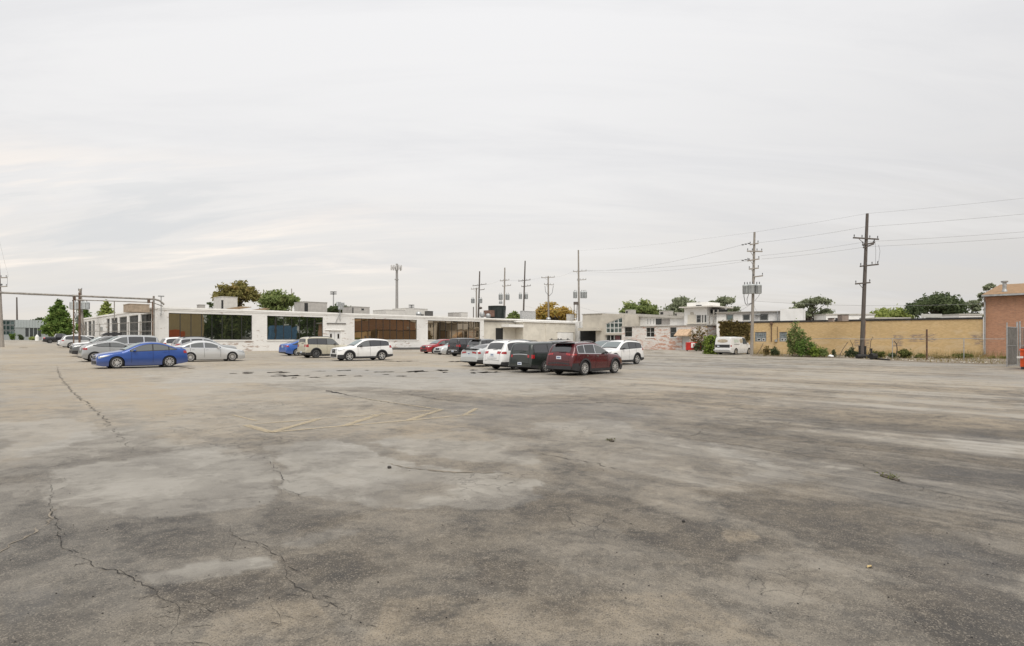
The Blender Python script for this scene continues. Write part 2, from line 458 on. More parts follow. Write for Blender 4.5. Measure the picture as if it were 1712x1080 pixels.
    me.vertices.add(nv + 1); me.vertices.foreach_set('co', V.ravel())
    nl = q.size + tri.size
    me.loops.add(nl); me.loops.foreach_set('vertex_index', np.concatenate([q.ravel(), tri.ravel()]))
    npoly = len(q) + len(tri); me.polygons.add(npoly)
    ls = np.concatenate([np.arange(len(q)) * 4, q.size + np.arange(len(tri)) * 3])
    me.polygons.foreach_set('loop_start', ls); me.update(calc_edges=True); me.validate()
    me.polygons.foreach_set('use_smooth', np.ones(len(me.polygons), bool))
    for nm, arr in (('tone', tone), ('tan', tan), ('wet', wet)):
        at_ = me.attributes.new(nm, 'FLOAT', 'POINT'); at_.data.foreach_set('value', np.append(np.clip(arr, 0, 1), .4).astype(np.float32))
    m, n = newmat('asphalt')
    o = n.n('ShaderNodeTexCoord').outputs['Object']
    T = n.n('ShaderNodeAttribute', attribute_name='tone').outputs['Fac']
    N = n.n('ShaderNodeAttribute', attribute_name='tan').outputs['Fac']
    W = n.n('ShaderNodeAttribute', attribute_name='wet').outputs['Fac']
    n1 = n.noise(o, 1.7, 8, .68, .3); n2 = n.noise(o, 9.0, 6, .7); n3 = n.noise(o, 55, 3, .6)
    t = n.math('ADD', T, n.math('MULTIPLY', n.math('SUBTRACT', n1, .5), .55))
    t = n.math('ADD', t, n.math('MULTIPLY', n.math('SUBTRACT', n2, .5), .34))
    # crisp-edged scuffs, and thin drag lines running along the bays on the east side
    c1 = n.mr(n.noise(o, .9, 12, .66, .5), .505, .535); c2 = n.mr(n.noise(n.map(o, (3, 8, 0)), 2.6, 10, .68, .4), .53, .56)
    t = n.math('ADD', t, n.math('MULTIPLY', n.math('SUBTRACT', c1, .5), .13)); t = n.math('SUBTRACT', t, n.math('MULTIPLY', c2, .09))
    lane = n.map(n.map(o, rot=(0, 0, -ANG_U)), sc=(3.2, .16, 1))
    ox_, oy_, oz_ = n.sep(o)
    east = n.mr(n.math('SUBTRACT', ox_, n.math('MULTIPLY', oy_, .12)), -3.0, 8.0)
    l1 = n.mr(n.noise(lane, 1.0, 9, .62, .3), .50, .55); l2 = n.mr(n.noise(n.map(lane, (7, 3, 0), sc=(2.5, 1.4, 1)), 1.0, 8, .6, .2), .55, .60)
    t = n.math('ADD', t, n.math('MULTIPLY', n.math('MULTIPLY', n.math('SUBTRACT', l1, .5), east), .17))
    t = n.math('SUBTRACT', t, n.math('MULTIPLY', n.math('MULTIPLY', l2, east), .15))
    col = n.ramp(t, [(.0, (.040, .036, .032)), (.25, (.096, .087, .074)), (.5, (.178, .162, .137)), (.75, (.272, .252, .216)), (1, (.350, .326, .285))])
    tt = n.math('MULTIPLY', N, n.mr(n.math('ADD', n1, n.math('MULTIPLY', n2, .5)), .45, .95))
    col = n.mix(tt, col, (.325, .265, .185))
    # aggregate: pale and dark stone chips, thinned where the surface is silted smooth
    vo = n.n('ShaderNodeTexVoronoi', {'Vector': o, 'Scale': 120.0, 'Randomness': 1.0})
    chip = n.sep(vo.outputs['Color'])[0]
    rough_area = n.mr(n.math('ADD', t, n.math('MULTIPLY', n.noise(o, .8, 5), .4)), .95, .50)
    pale = n.math('MULTIPLY', n.mr(n.math('ADD', chip, n.math('MULTIPLY', n.math('SUBTRACT', n2, .5), .8)), .80, .95), n.math('MULTIPLY', rough_area, .6))
    col = n.mix(pale, col, (.27, .235, .19))
    drk = n.math('MULTIPLY', n.mr(chip, .26, .12), n.math('ADD', n.math('MULTIPLY', rough_area, .42), .05))
    col = n.mix(drk, col, (.03, .029, .028))
    # hairline crazing
    vw = n.n('ShaderNodeVectorMath', {0: o, 1: n.n('ShaderNodeVectorMath', {0: n.n('ShaderNodeTexNoise', {'Vector': o, 'Scale': 2.5, 'Detail': 5.0}).outputs[1], 3: .55}, operation='SCALE').outputs[0]}, operation='ADD').outputs[0]
    ve = n.n('ShaderNodeTexVoronoi', {'Vector': vw, 'Scale': 2.6}, feature='DISTANCE_TO_EDGE').outputs['Distance']
    zone = n.mr(n.noise(o, .23, 4, .6), .53, .62)
    crk = n.math('MULTIPLY', n.mr(ve, .022, .004), zone)
    col = n.mix(n.math('MULTIPLY', crk, .6), col, (.022, .02, .018))
    col = n.mix(n.math('MULTIPLY', W, .45), col, (.05, .048, .046))
    rg = n.math('SUBTRACT', n.math('ADD', .66, n.math('MULTIPLY', n2, .22)), n.math('MULTIPLY', W, .42))
    hgt = n.math('ADD', n.math('MULTIPLY', n.mr(vo.outputs['Distance'], .0, .6), .35), n.math('ADD', n.math('MULTIPLY', n2, .8), n.math('MULTIPLY', n3, .25)))
    hgt = n.math('SUBTRACT', hgt, n.math('MULTIPLY', crk, 1.2))
    nor = n.n('ShaderNodeBump', {'Strength': n.math('SUBTRACT', .75, n.math('MULTIPLY', W, .45)), 'Distance': .012, 'Height': hgt}).outputs[0]
    finish(n, col, rg, 0, nor, spec=.5)
    MATS['asphalt'] = m
    me.materials.append(m)
    ob = bpy.data.objects.new('ground', me); COL.objects.link(ob); ob['kind'] = 'structure'
build_ground()

def ribbon(name, pix, width, mat, jit=.05, step=.08, lift=.006, wvar=.6, taper=True, obj=True, mb=None):
    """a ragged strip laid on the lot along a line traced at photo pixels"""
    P = [Vector(G(x, y)) for x, y in pix]; pts = []
    for a, b in zip(P[:-1], P[1:]):
        k = max(1, int((b - a).length / step))
        pts += [a.lerp(b, i / k) for i in range(k)]
    pts.append(P[-1]); n = len(pts); rows = []
    off = random.random() * 50
    for i, p in enumerate(pts):
        d = (pts[min(i + 1, n - 1)] - pts[max(i - 1, 0)]).normalized(); a = Vector((-d.y, d.x))
        s1 = float(fbm(np.array([i * .35 + off]), np.array([off]), 4)[0] - .5) * 2
        w = width * (1 + wvar * (random.random() * 2 - 1)) * .5
        if taper: w *= min(1, .15 + 3.5 * min(i, n - 1 - i) / max(n, 1))
        c = p + a * (s1 * jit + random.uniform(-jit, jit) * .25)
        l, r = c + a * w, c - a * w
        rows.append([(l.x, l.y, float(gz(l.x, l.y)) + lift), (r.x, r.y, float(gz(r.x, r.y)) + lift)])
    m = mb or MB(); m.grid(rows)
    if mb is not None: return
    o = m.build(name, mat); o['kind'] = 'structure'; return o
def zA(x, y): return (x / 2, 600 + y / 2)
def zB(x, y): return (856 + x / 2, 600 + y / 2)
def zC(x, y): return (300 + x / 3.424, 600 + y / 3.424)
crack_m = pm('crack_fill', (.018, .016, .014), .95, var=.4, scale=12)
seam_m = pm('seam_tar', (.085, .075, .062), .85, var=.4, scale=6)
dust_m = pm('seam_dust', (.20, .172, .135), .95, var=.3, scale=6)
CR = [
    (zA, [(165, 385), (170, 440), (165, 470), (185, 530), (200, 590), (205, 625), (240, 655), (300, 680), (345, 700), (405, 705), (440, 735), (465, 750), (520, 775), (535, 800), (580, 825), (603, 850), (595, 890), (575, 915), (600, 950), (630, 985)], .020, .05),
    (zA, [(605, 840), (660, 828), (720, 810), (750, 800)], .008, .03),
    (zA, [(875, 310), (905, 345), (945, 390), (935, 430), (930, 455)], .022, .09),
    (zA, [(750, 545), (790, 600), (865, 620), (905, 650), (940, 660), (965, 700), (960, 740), (1000, 770), (1050, 800), (1100, 810), (1160, 850), (1210, 890), (1260, 930)], .017, .05),
    (zA, [(800, 590), (780, 640), (760, 680)], .007, .04), (zA, [(900, 815), (940, 870), (950, 900)], .006, .03),
    (zA, [(770, 755), (775, 790), (700, 800)], .006, .03),
    (zB, [(1150, 340), (1200, 370), (1240, 390), (1330, 420), (1440, 450), (1560, 470), (1720, 495)], .030, .06),
]
for fn, pts, w, j in CR: ribbon('pavement_crack', [fn(*p) for p in pts], w * .24, crack_m, j * 1.1, .055, wvar=1.0)
def fissures():
    mb = MB()
    for fn, pts, w, j in CR:
        q = [fn(*p) for p in pts]
        for (a, b) in zip(q[:-1], q[1:]):
            for _ in range(2):
                f = random.random(); s = (a[0] + (b[0] - a[0]) * f, a[1] + (b[1] - a[1]) * f); d = random.choice((-1, 1)); line = [s]
                for k in range(random.randint(2, 5)): line.append((line[-1][0] + d * random.uniform(3, 15), line[-1][1] + random.uniform(-5, 5) + 1))
                ribbon('', line, random.uniform(.002, .004), None, .03, .05, .005, .9, True, mb=mb)
    o = mb.build('crack_fissures', crack_m); o['kind'] = 'structure'
fissures()
SEAM = [
    (zA, [(190, 20), (200, 60), (240, 110), (340, 190), (390, 250), (450, 315)], .06, seam_m, .08),
    (zA, [(80, 375), (170, 360), (270, 345), (440, 320)], .02, seam_m, .05),
    (zB, [(560, 262), (700, 280), (860, 305), (1000, 325), (1150, 340)], .05, dust_m, .06),
    (zB, [(640, 230), (620, 250), (570, 264)], .04, seam_m, .06),
    (zB, [(0, 145), (100, 150), (230, 150), (330, 145), (450, 155), (550, 160)], .12, seam_m, .08),
    (zB, [(1400, 230), (1560, 250), (1712, 262)], .04, seam_m, .06),
    (zB, [(700, 195), (900, 205), (1150, 220), (1400, 232)], .04, seam_m, .06),
    (zB, [(1290, 375), (1500, 395), (1712, 410)], .03, dust_m, .06),
    (zC, [(845, 182), (890, 192), (940, 202), (1050, 225), (1200, 250), (1380, 275)], .09, seam_m, .10),
    (zC, [(840, 181), (880, 190), (935, 200)], .35, crack_m, .05),
    (zC, [(1180, 205), (1240, 190), (1500, 235), (1712, 258)], .07, seam_m, .10),
    (zA, [(0, 650), (60, 605), (150, 560)], .05, dust_m, .08),
    (zA, [(1270, 345), (1340, 360), (1500, 380), (1712, 383)], .10, dust_m, .06),
    (zA, [(155, 560), (185, 540), (175, 500)], .05, dust_m, .08),
    (zB, [(20, 305), (150, 325), (300, 355), (420, 385)], .03, seam_m, .08),
]
for fn, pts, w, m_, j in SEAM: ribbon('pavement_seam', [fn(*p) for p in pts], w * .4, m_, j * 1.4, .07, wvar=1.0)

def worn_paint():
    m, q = newmat('worn_yellow_paint')
    o = q.n('ShaderNodeTexCoord').outputs['Object']
    n = q.noise(o, 7, 8, .72); n2 = q.noise(o, .6, 4)
    cov = q.mr(q.math('ADD', n, q.math('MULTIPLY', n2, .45)), .50, .74)
    c = q.mix(q.noise(o, 14, 5), (.42, .35, .235), (.54, .445, .29))
    b = q.n('ShaderNodeBsdfPrincipled', {'Base Color': c, 'Roughness': .8})
    tr = q.n('ShaderNodeBsdfTransparent')
    mx = q.n('ShaderNodeMixShader', {0: q.math('MULTIPLY', cov, .52), 1: tr.outputs[0], 2: b.outputs[0]})
    q.n('ShaderNodeOutputMaterial', {0: mx.outputs[0]}); return m
wp = worn_paint()
PAINT = [([(380, 380), (525, 422)], .17), ([(430, 375), (800, 345)], .10), ([(800, 345), (1500, 292)], .09), ([(525, 422), (800, 345)], .15),
         ([(525, 422), (940, 385)], .12), ([(940, 385), (1330, 352), (1700, 318)], .10), ([(940, 385), (1140, 322)], .17), ([(1310, 352), (1500, 292)], .15),
         ([(1380, 275), (1510, 292)], .10), ([(1630, 322), (1700, 285)], .12), ([(880, 230), (1050, 226), (1380, 275)], .06), ([(300, 322), (440, 356)], .07)]
for pts, w in PAINT:
    o = ribbon('painted_line', [zC(*p) for p in pts], w, wp, .012, .25, .010, .10, False); o['kind'] = 'structure'

# dark matt streaks lying along the wet strip
streak_m, q_ = newmat('dark_streak_matt')
finish(q_, q_.mix(q_.noise(q_.n('ShaderNodeTexCoord').outputs['Object'], 3, 4), (.012, .011, .01), (.03, .027, .024)), .9, spec=.0); MATS['dark_streak_matt'] = streak_m
def dark_streak(x0, x1, y, t):
    P0, P1 = Vector(G(x0, y)), Vector(G(x1, y)); d = P1 - P0; L = d.length; n = max(8, int(L / .09))
    Y = P0.y; depth = 1.1 * t / 2 * Y * Y / (F * 1.75)
    top, bot = [], []
    so = random.random() * 99
    f = lambda k, s: float(fbm(np.array([k * .5 + s]), np.array([s]), 3)[0])
    for i in range(n + 1):
        u = i / n; c = P0 + d * u; env = math.sin(math.pi * min(1, max(0, u * .96 + .02))) ** .8
        a = depth * env * max(.06, 2.6 * f(i, so) - .55); b = depth * env * max(.06, 2.6 * f(i, so + 40) - .55)
        sk = (f(i * .5, so + 80) - .5) * depth * 1.2
        top.append((c.x, c.y + a + sk, 0)); bot.append((c.x, c.y - b + sk, 0))
    rows = [[(p[0], p[1], float(gz(p[0], p[1])) + .008) for p in r] for r in (top, bot)]
    o = MB().grid(rows).build('dark_streak', streak_m); o['kind'] = 'structure'
for x0, x1, y, t in [(355, 418, 78, 5), (360, 415, 84, 3), (505, 640, 77, 4.5), (520, 690, 98, 5), (600, 690, 97, 6), (640, 672, 109, 3), (735, 808, 106, 3), (830, 872, 99, 4), (903, 952, 96, 4),
                     (1000, 1052, 99, 4), (900, 982, 67, 4), (1112, 1228, 75, 5), (1160, 1200, 90, 2), (1298, 1425, 73, 7), (1340, 1400, 69, 4), (1455, 1542, 66, 5),
                     (1500, 1538, 76, 5), (1240, 1302, 99, 3), (288, 332, 84, 2.5), (755, 835, 71, 2), (540, 600, 88, 2), (1060, 1085, 66, 2), (720, 740, 97, 3)]:
    a, b = zC(x0, y); a2, b2 = zC(x1, y); dark_streak(a, a2, b, t / 3.424 + .35)
for x0, x1, y, t in [(785, 799, 618.7, 1.4), (786, 797, 623.2, 1.6), (797, 838, 622.4, 1.7), (299, 311, 615.3, 1.6), (316, 326, 615.6, 1.2), (1000, 1020, 613, 1.0), (748, 775, 604.6, 1.2), (640, 700, 604.0, .8)]:
    dark_streak(x0, x1, y, t)

# loose grit and stones on the asphalt
def pebbles():
    mb = MB()
    for _ in range(300):
        px, py = random.uniform(0, 1712), 700 + 380 * random.random() ** .6
        x, y = G(px, py); r = random.choice([.003, .003, .004, .005, .006, .009]); z = float(gz(x, y))
        vs = [(x + r * random.uniform(.6, 1.2) * math.cos(a), y + r * random.uniform(.6, 1.2) * math.sin(a), z + .003) for a in (0, 1.3, 2.6, 3.9, 5.2)] + [(x, y, z + r * 1.1)]
        mb.add(vs, [(i, (i + 1) % 5, 5) for i in range(5)])
    o = mb.build('loose_grit', pm('grit', (.035, .032, .03), .9, var=.6, scale=20)); tag(o, 'scattered dark grit and small stones lying on the worn asphalt', 'grit', kind='stuff')
pebbles()
def stone(px, py, r, col, label, name='loose_stone', cat='stone'):
    x, y = G(px, py); mb = MB().ball((0, 0, r * .55), (r, r * .8, r * .6), 8, 5)
    mb.v = [(a * random.uniform(.82, 1.15), b * random.uniform(.82, 1.15), c) for a, b, c in mb.v]
    o = mb.build(name, pm('stone_%d' % (px), col, .9, var=.3, scale=20), smooth=True); o.location = gl(x, y); tag(o, label, cat)
stone(651, 783, .035, (.05, .045, .04), 'dark fist sized stone on the pale worn patch of asphalt')
stone(1143, 873, .02, (.03, .028, .026), 'small black stone lying on bare asphalt')
def fallen_leaf(px, py):
    x, y = G(px, py); mb = MB()
    rows = []
    for i in range(7):
        u = i / 6; w = .03 * math.sin(math.pi * min(.98, u + .03)) ** .7
        rows.append([(u * .07 - .035, -w * .6, .012 + .008 * math.sin(u * 5)), (u * .07 - .035, 0, .006), (u * .07 - .035, w * .6, .014)])
    o = mb.grid(rows).build('fallen_leaf', pm('yellow_leaf', (.45, .34, .16), .7, var=.25, scale=30)); o.location = gl(x, y); o.rotation_euler = (0, 0, .6)
    tag(o, 'single curled yellow leaf fallen on dark asphalt', 'leaf')
fallen_leaf(1454, 949)

# ------------------------------------------------------------------ cars
glass_clear = glass_mat('car_glass', (.055, .06, .057), .12, .03, wav=.10)
glass_dark = glass_mat('car_glass_tinted', (.008, .008, .009), .085, .03, wav=.10)
wind_m = glass_mat('windscreen_glass', (.05, .056, .056), .24, .03, (.9, 1, .99), wav=.08)
black_m = pm('black_trim', (.028, .028, .03), .62, var=.2)
tyre_m = pm('tyre_rubber', (.022, .022, .022), .85, var=.3, scale=10)
under_m = pm('underbody', (.012, .012, .012), .95)
alloy_m = pm('alloy', (.62, .62, .61), .30, .75, var=.12, scale=8)
alloy_dark = pm('alloy_dark', (.16, .16, .165), .4, .6, var=.15, scale=8)
chrome_m = pm('chrome', (.75, .75, .75), .12, 1.0, var=.05)
red_m = pm('red_lens', (.30, .012, .014), .18, var=.45, scale=14, coat=.6)
clear_m = pm('clear_lens', (.36, .37, .37), .12, .3, var=.15, scale=6, coat=.6)
plate_m = pm('plate_white', (.62, .66, .72), .4, var=.1, scale=9)
plate_ink = pm('plate_print', (.10, .14, .26), .5)

# ------------------------------------------------------------------ buildings
white_brick = brick_mat('white_painted_brick', ((.80, .79, .765), (.75, .74, .715)), (.68, .67, .645), flake=((.30, .19, .14), (.46, .40, .35)), flake_amt=.85, streak=(.58, .56, .52))
pink_brick = brick_mat('worn_painted_brick', ((.74, .71, .67), (.68, .65, .61)), (.62, .59, .55), flake=((.46, .22, .15), (.56, .35, .26)), flake_amt=.95, flake_lo=.045, streak=(.52, .49, .45),
                       patch=(.60, .42, .35), patch_amt=.5)
yellow_brick = brick_mat('buff_brick', ((.64, .46, .235), (.52, .36, .17)), (.52, .40, .25), patch=(.60, .47, .30), patch_amt=.55, streak=(.46, .34, .20), spots=[(18.8, 1.6, .5, .7), (20.9, 1.9, 1.3, .45), (26.2, 2.0, 1.5, .35), (26.4, 1.5, 1.3, .35), (15.5, 1.3, .8, .5)])
red_brick = brick_mat('red_brick', ((.50, .26, .155), (.36, .18, .11)), (.47, .35, .26), patch=(.38, .255, .185), patch_amt=.6, streak=(.27, .165, .12))
white_paint = pm('white_render', (.79, .78, .755), .75, var=.05, scale=1.2, bump=.15, dirt=(.56, .54, .49), dirt_amt=.25)
cream = pm('cream_render', (.62, .585, .51), .8, var=.08, scale=.8, bump=.2, dirt=(.38, .35, .30), dirt_amt=.45)
beige = pm('beige_render', (.50, .465, .40), .8, var=.08, scale=.8, bump=.2, dirt=(.32, .29, .25), dirt_amt=.4)
grey_clad = pm('grey_cladding', (.27, .29, .29), .55, var=.06, scale=1.0, dirt=(.30, .31, .31))
roof_dark = pm('tar_edge', (.030, .028, .027), .8, var=.3, scale=2)
roof_felt = pm('roof_felt', (.22, .21, .20), .9, var=.2)
galv = pm('galvanised', (.40, .41, .41), .45, .55, var=.2, scale=5)
pipe_m = pm('painted_pipe', (.26, .245, .22), .55, .2, var=.3, scale=4, dirt=(.20, .13, .09), dirt_amt=.6)
rust = pm('rusted_steel', (.13, .085, .06), .85, .2, var=.4, scale=6, dirt=(.22, .11, .05))
frame_w = pm('white_frame', (.62, .62, .60), .5, var=.08)
frame_d = pm('dark_frame', (.03, .03, .03), .5, .2)
win_glass = glass_mat('mirror_glazing', (.016, .018, .015), .40, .012, (.80, .82, .74), wav=.06)
brown_refl_glass = glass_mat('brown_reflection_glazing', (.045, .034, .022), .40, .012, (.82, .70, .54), wav=.06)  # brown brick reflection of these bays put into the tint
win_dark = glass_mat('old_glazing', (.018, .02, .02), .035, .04, (.9, .95, .95), wav=.08)
lane_glass = pm('dark_reflection_glass', (.016, .017, .017), .55, var=.5, scale=1.5, spec=0.0)  # dark reflection of trees put into a flat matt colour
win_teal = glass_mat('teal_glazing', (.035, .055, .055), .14, .02, (.8, .95, .95))
door_m = pm('door_paint', (.66, .66, .65), .5, var=.06)

class Face:
    """front plane of a building: p0 at its left end, p1 at its right end, local x along it, local y into the building"""
    def __init__(s, name, label, cat, p0, p1, group=None, z=None):
        s.p0 = Vector(p0); d = Vector(p1) - s.p0; s.L = d.length; s.d = d.normalized()
        s.z0 = float(gz(*p0)) if z is None else z
        s.root = thing(name, label, cat, (p0[0], p0[1], s.z0), math.atan2(d.y, d.x), group)
    def hit(s, px):
        k = ray(px); den = s.d.x - k * s.d.y
        t = (k * s.p0.y - s.p0.x) / den; return t, s.p0.y + t * s.d.y
    def hity(s, px, y):
        n = Vector((-s.d.y, s.d.x)); q = s.p0 + n * y; k = ray(px); t = (k * q.y - q.x) / (s.d.x - k * s.d.y); return t, q.y + t * s.d.y
    def x(s, px, y=0.0): return s.hity(px, y)[0]
    def z(s, px, py, y=0.0): return Zat(py, s.hity(px, y)[1]) - s.z0
def wall_open(L0, L1, z0, z1, th, ops, y0=0.0):
    """wall slab with real openings; openings may stack in one column only if given the same x range"""
    mb = MB(); cur = L0
    for a, b, c, d in sorted(ops):
        if a > cur: mb.box(cur, a, y0, y0 + th, z0, z1)
        mb.box(a, b, y0, y0 + th, z0, c); mb.box(a, b, y0, y0 + th, d, z1); cur = b
    if cur < L1: mb.box(cur, L1, y0, y0 + th, z0, z1)
    return mb
def window(root, x0, x1, z0, z1, nx, nz, fm, gm, rec=.12, fw=.07, bw=.05, sill=None, tilt=.0, y0=0.0, zsplit=None):
    f = MB()
    f.box(x0, x1, y0 + rec, y0 + rec + .08, z0, z0 + fw); f.box(x0, x1, y0 + rec, y0 + rec + .08, z1 - fw, z1)
    f.box(x0, x0 + fw, y0 + rec, y0 + rec + .08, z0 + fw, z1 - fw); f.box(x1 - fw, x1, y0 + rec, y0 + rec + .08, z0 + fw, z1 - fw)
    cx = [x0 + fw + (x1 - x0 - 2 * fw) * i / nx for i in range(nx + 1)]
    zz = [z0 + fw + (z1 - z0 - 2 * fw) * i / nz for i in range(nz + 1)] if not zsplit else [z0 + fw, z0 + (z1 - z0) * zsplit, z1 - fw]
    for c in cx[1:-1]: f.box(c - bw / 2, c + bw / 2, y0 + rec - .01, y0 + rec + .075, z0 + fw, z1 - fw)
    for i in range(len(cx) - 1):
        for c in zz[1:-1]:
            f.box(cx[i] + (bw / 2 if i else 0), cx[i + 1] - (bw / 2 if i < nx - 1 else 0), y0 + rec + .005, y0 + rec + .07, c - bw / 2, c + bw / 2)
    w = f.build('window', fm, root)
    for i in range(len(cx) - 1):
        for j in range(len(zz) - 1):
            a, b, c, d = cx[i] + .004, cx[i + 1] - .004, zz[j] + .004, zz[j + 1] - .004
            mx, mz, my = (a + b) / 2, (c + d) / 2, y0 + rec + .05
            me = MB().box(a - mx, b - mx, -.006, .006, c - mz, d - mz).mesh('pane', gm)
            o = link('pane', me, w, (mx, my, mz), (random.uniform(-tilt, tilt), 0, random.uniform(-tilt, tilt)))
    if sill is not None: MB().box(x0 - .08, x1 + .08, y0 - .09, y0 + rec - .002, z0 - .12, z0 - .004).build('sill', sill, w)
    return w

# --- the long white building
MF = Face('long_white_building', 'long low white painted brick building with wide mirrored window bays and flaking paint', 'building', ES(17, 74.1), ES(93, 74.1))
r = MF.root; Z0 = -MF.z0
TOP, SILL, WTOP = 5.32 + Z0, 1.58 + Z0, 4.64 + Z0
bays = [(282.2, 421.6, 8), (446.7, 540.2, 7), (592.6, 697.2, 9), (715.2, 802.9, 9)]
ops = [(MF.x(a), MF.x(b), SILL, WTOP) for a, b, n in bays]
da, db = MF.x(549.5), MF.x(570.5)
dz = MF.z(560, 553.5)
xe = MF.x(809)
wall_open(0, xe, -1.0, TOP - .22, .32, ops + [(da, db, -.9, dz)]).build('wall', white_brick, r)
MB().box(-.10, MF.L + .1, -.10, .42, TOP - .22, TOP).box(-.05, xe, -.05, -.001, WTOP + .30, TOP - .24).build('parapet', white_paint, r)
MB().box(.32, MF.L, .42, 55, TOP - .62, TOP - .42).build('roof', roof_felt, r)
for a, b, n in bays:
    window(r, MF.x(a), MF.x(b), SILL, WTOP, n, 1, frame_d, win_glass if a < 500 else brown_refl_glass, .13, .06, .055, white_paint, R_(.10))
MB().box(.5, MF.L - .5, .9, 1.0, -1, TOP - .7).build('interior_wall', pm('interior', (.03, .03, .03), .9), r)
# double door with two slit lights
dd = MB().box(da + .04, db - .04, .10, .15, -.9, dz - .04)
d_ = dd.build('double_door', door_m, r)
MB().box(da, da + .04, .02, .2, -.9, dz).box(db - .04, db, .02, .2, -.9, dz).box(da + .04, db - .04, .02, .2, dz - .04, dz).build('door_frame', white_paint, d_)
mid = (da + db) / 2
for k in (-1, 1):
    MB().box(mid + k * .55 - .13, mid + k * .55 + .13, .085, .098, MF.z(560, 566), MF.z(560, 558)).build('door_light', win_dark, d_)
MB().box(mid - .012, mid + .012, .092, .099, -.9, dz - .06).build('door_seam', under_m, d_)
MB().box(da - .6, db + .5, -.10, -.002, dz + .10, dz + .20).build('door_lintel', white_paint, r)
# weathered sign strip and conduit over the door
MB().box(MF.x(546), MF.x(578), -.10, -.01, MF.z(560, 541.6), MF.z(560, 540.0)).build('cable_tray', pm('tray', (.16, .15, .14), .7, .3), r)
MB().box(MF.x(655), MF.x(702), -.55, -.02, -1.0, MF.z(680, 581.0)).build('kerb', pm('dark_kerb', (.10, .095, .09), .85), r)
# service end: recessed door, canopy, projecting block
def sx(x, o=0.0): return MF.x(680 + x / 5.4, o)
def szz(x, y, o=0.0): return MF.z(680 + x / 5.4, 440 + y / 5.4, o)
top_s = TOP - .22
wall_open(xe, sx(1055), -1, top_s, .3, [(sx(822), sx(890), -.9, szz(855, 585))], y0=.55).build('service_wall', cream, r)
MB().box(xe, xe + .3, .32, .55, -1, top_s).build('return_wall', white_paint, r)
MB().box(sx(822), sx(890), .62, .66, -.9, szz(855, 585)).build('service_door', pm('dark_doorway', (.014, .014, .014), .7), r)
MB().box(sx(925, -1.6), sx(1050, -1.4) - .05, -1.6, .54, szz(990, 577, -1.6), szz(990, 553, -1.6)).build('canopy', white_paint, r)
MB().box(sx(1052, -1.4), sx(1522, -1.4), -1.4, .6, -1, szz(1280, 538, -1.4)).build('service_block', cream, r)
MB().box(sx(1040, -1.6), sx(1526, -1.6), -1.6, .5, szz(1280, 538, -1.4) + .002, szz(1280, 527, -1.4)).build('block_roof', white_paint, r)
MB().box(sx(1360, -1.4), sx(1500, -1.4), -1.45, -1.405, -1, szz(1430, 624, -1.4)).build('garage_door', white_paint, r)
MB().box(sx(1350, -1.4), sx(1510, -1.4), -1.5, -1.405, szz(1430, 623, -1.4), szz(1430, 617, -1.4)).build('door_hood', cream, r)
MB().cyl(sx(1252, -1.4), -1.47, -.5, szz(1250, 538, -1.4), .05, 8).build('downpipe', cream, r)
MB().box(sx(1524), sx(1545), .1, .5, -1, szz(1530, 530)).build('side_gap', under_m, r)
MB().box(sx(1546, -1.3), sx(1592, -1.3), -1.3, .6, -1, top_s + .1).build('end_pier', white_paint, r)
MB().box(sx(1560, -1.3), sx(1560, -1.3) + .12, -1.38, -1.31, 1.5, top_s).build('end_conduit', galv, r)

# --- left return of the same building along the lane
LFp0, LFp1 = ES(17, 128), ES(17, 74.44)
k = Vector(LFp1) - Vector(LFp0)
class _L: pass
def lane_face():
    o = Face.__new__(Face); o.p0 = Vector(LFp0); o.L = k.length; o.d = k.normalized(); o.z0 = MF.z0; return o
LF = lane_face()
# build it as parts of the long building: convert lane-face local (x along, y inward) to the long building's local axes
def lane_part(mb, name, mat, parent=r):
    mb.v = [(y, 53.9 - x, z) for x, y, z in mb.v]; return mb.build(name, mat, parent)
lane_w = [(234.8, 252.8), (215.4, 231.0), (199.0, 212.0), (185.7, 196.3), (178.0, 183.2), (154.4, 158.2), (147.0, 152.8), (141.0, 145.0), (133, 138)]
lz0, lz1 = 2.05 + Z0, 4.72 + Z0
lops = [(LF.x(a), LF.x(b), lz0, lz1) for a, b in lane_w]
lane_part(wall_open(0, LF.L, -1, TOP - .22, .3, lops), 'lane_wall', white_brick)
lane_part(MB().box(0, LF.L, -.097, .4, TOP - .22, TOP - .003), 'lane_parapet', white_paint)
for a, b in lane_w:
    x0, x1 = LF.x(a), LF.x(b); f = MB(); n = max(3, int((x1 - x0) / .62))
    f.box(x0, x1, .10, .18, lz0, lz0 + .08).box(x0, x1, .10, .18, lz1 - .08, lz1)
    cx = [x0 + (x1 - x0) * i / n for i in range(n + 1)]
    zm = lz0 + (lz1 - lz0) * .42
    for c in cx: f.box(c - .018, c + .018, .118, .15, lz0 + .08, lz1 - .08)
    w = lane_part(f, 'window', frame_w)
    for i in range(n):
        for za, zb_ in ((lz0 + .08, zm), (zm, lz1 - .08)):
            lane_part(MB().box(cx[i] + .036, cx[i + 1] - .036, .13, .142, za + .02, zb_ - .02), 'pane', lane_glass, w)
    lane_part(MB().box(x0, x1, .11, .165, zm - .02, zm + .02), 'transom', frame_d, w)
for px in (240,):
    lane_part(MB().box(LF.x(168), LF.x(172), -.12, -.005, 2.7, 3.3), 'wall_box', galv)

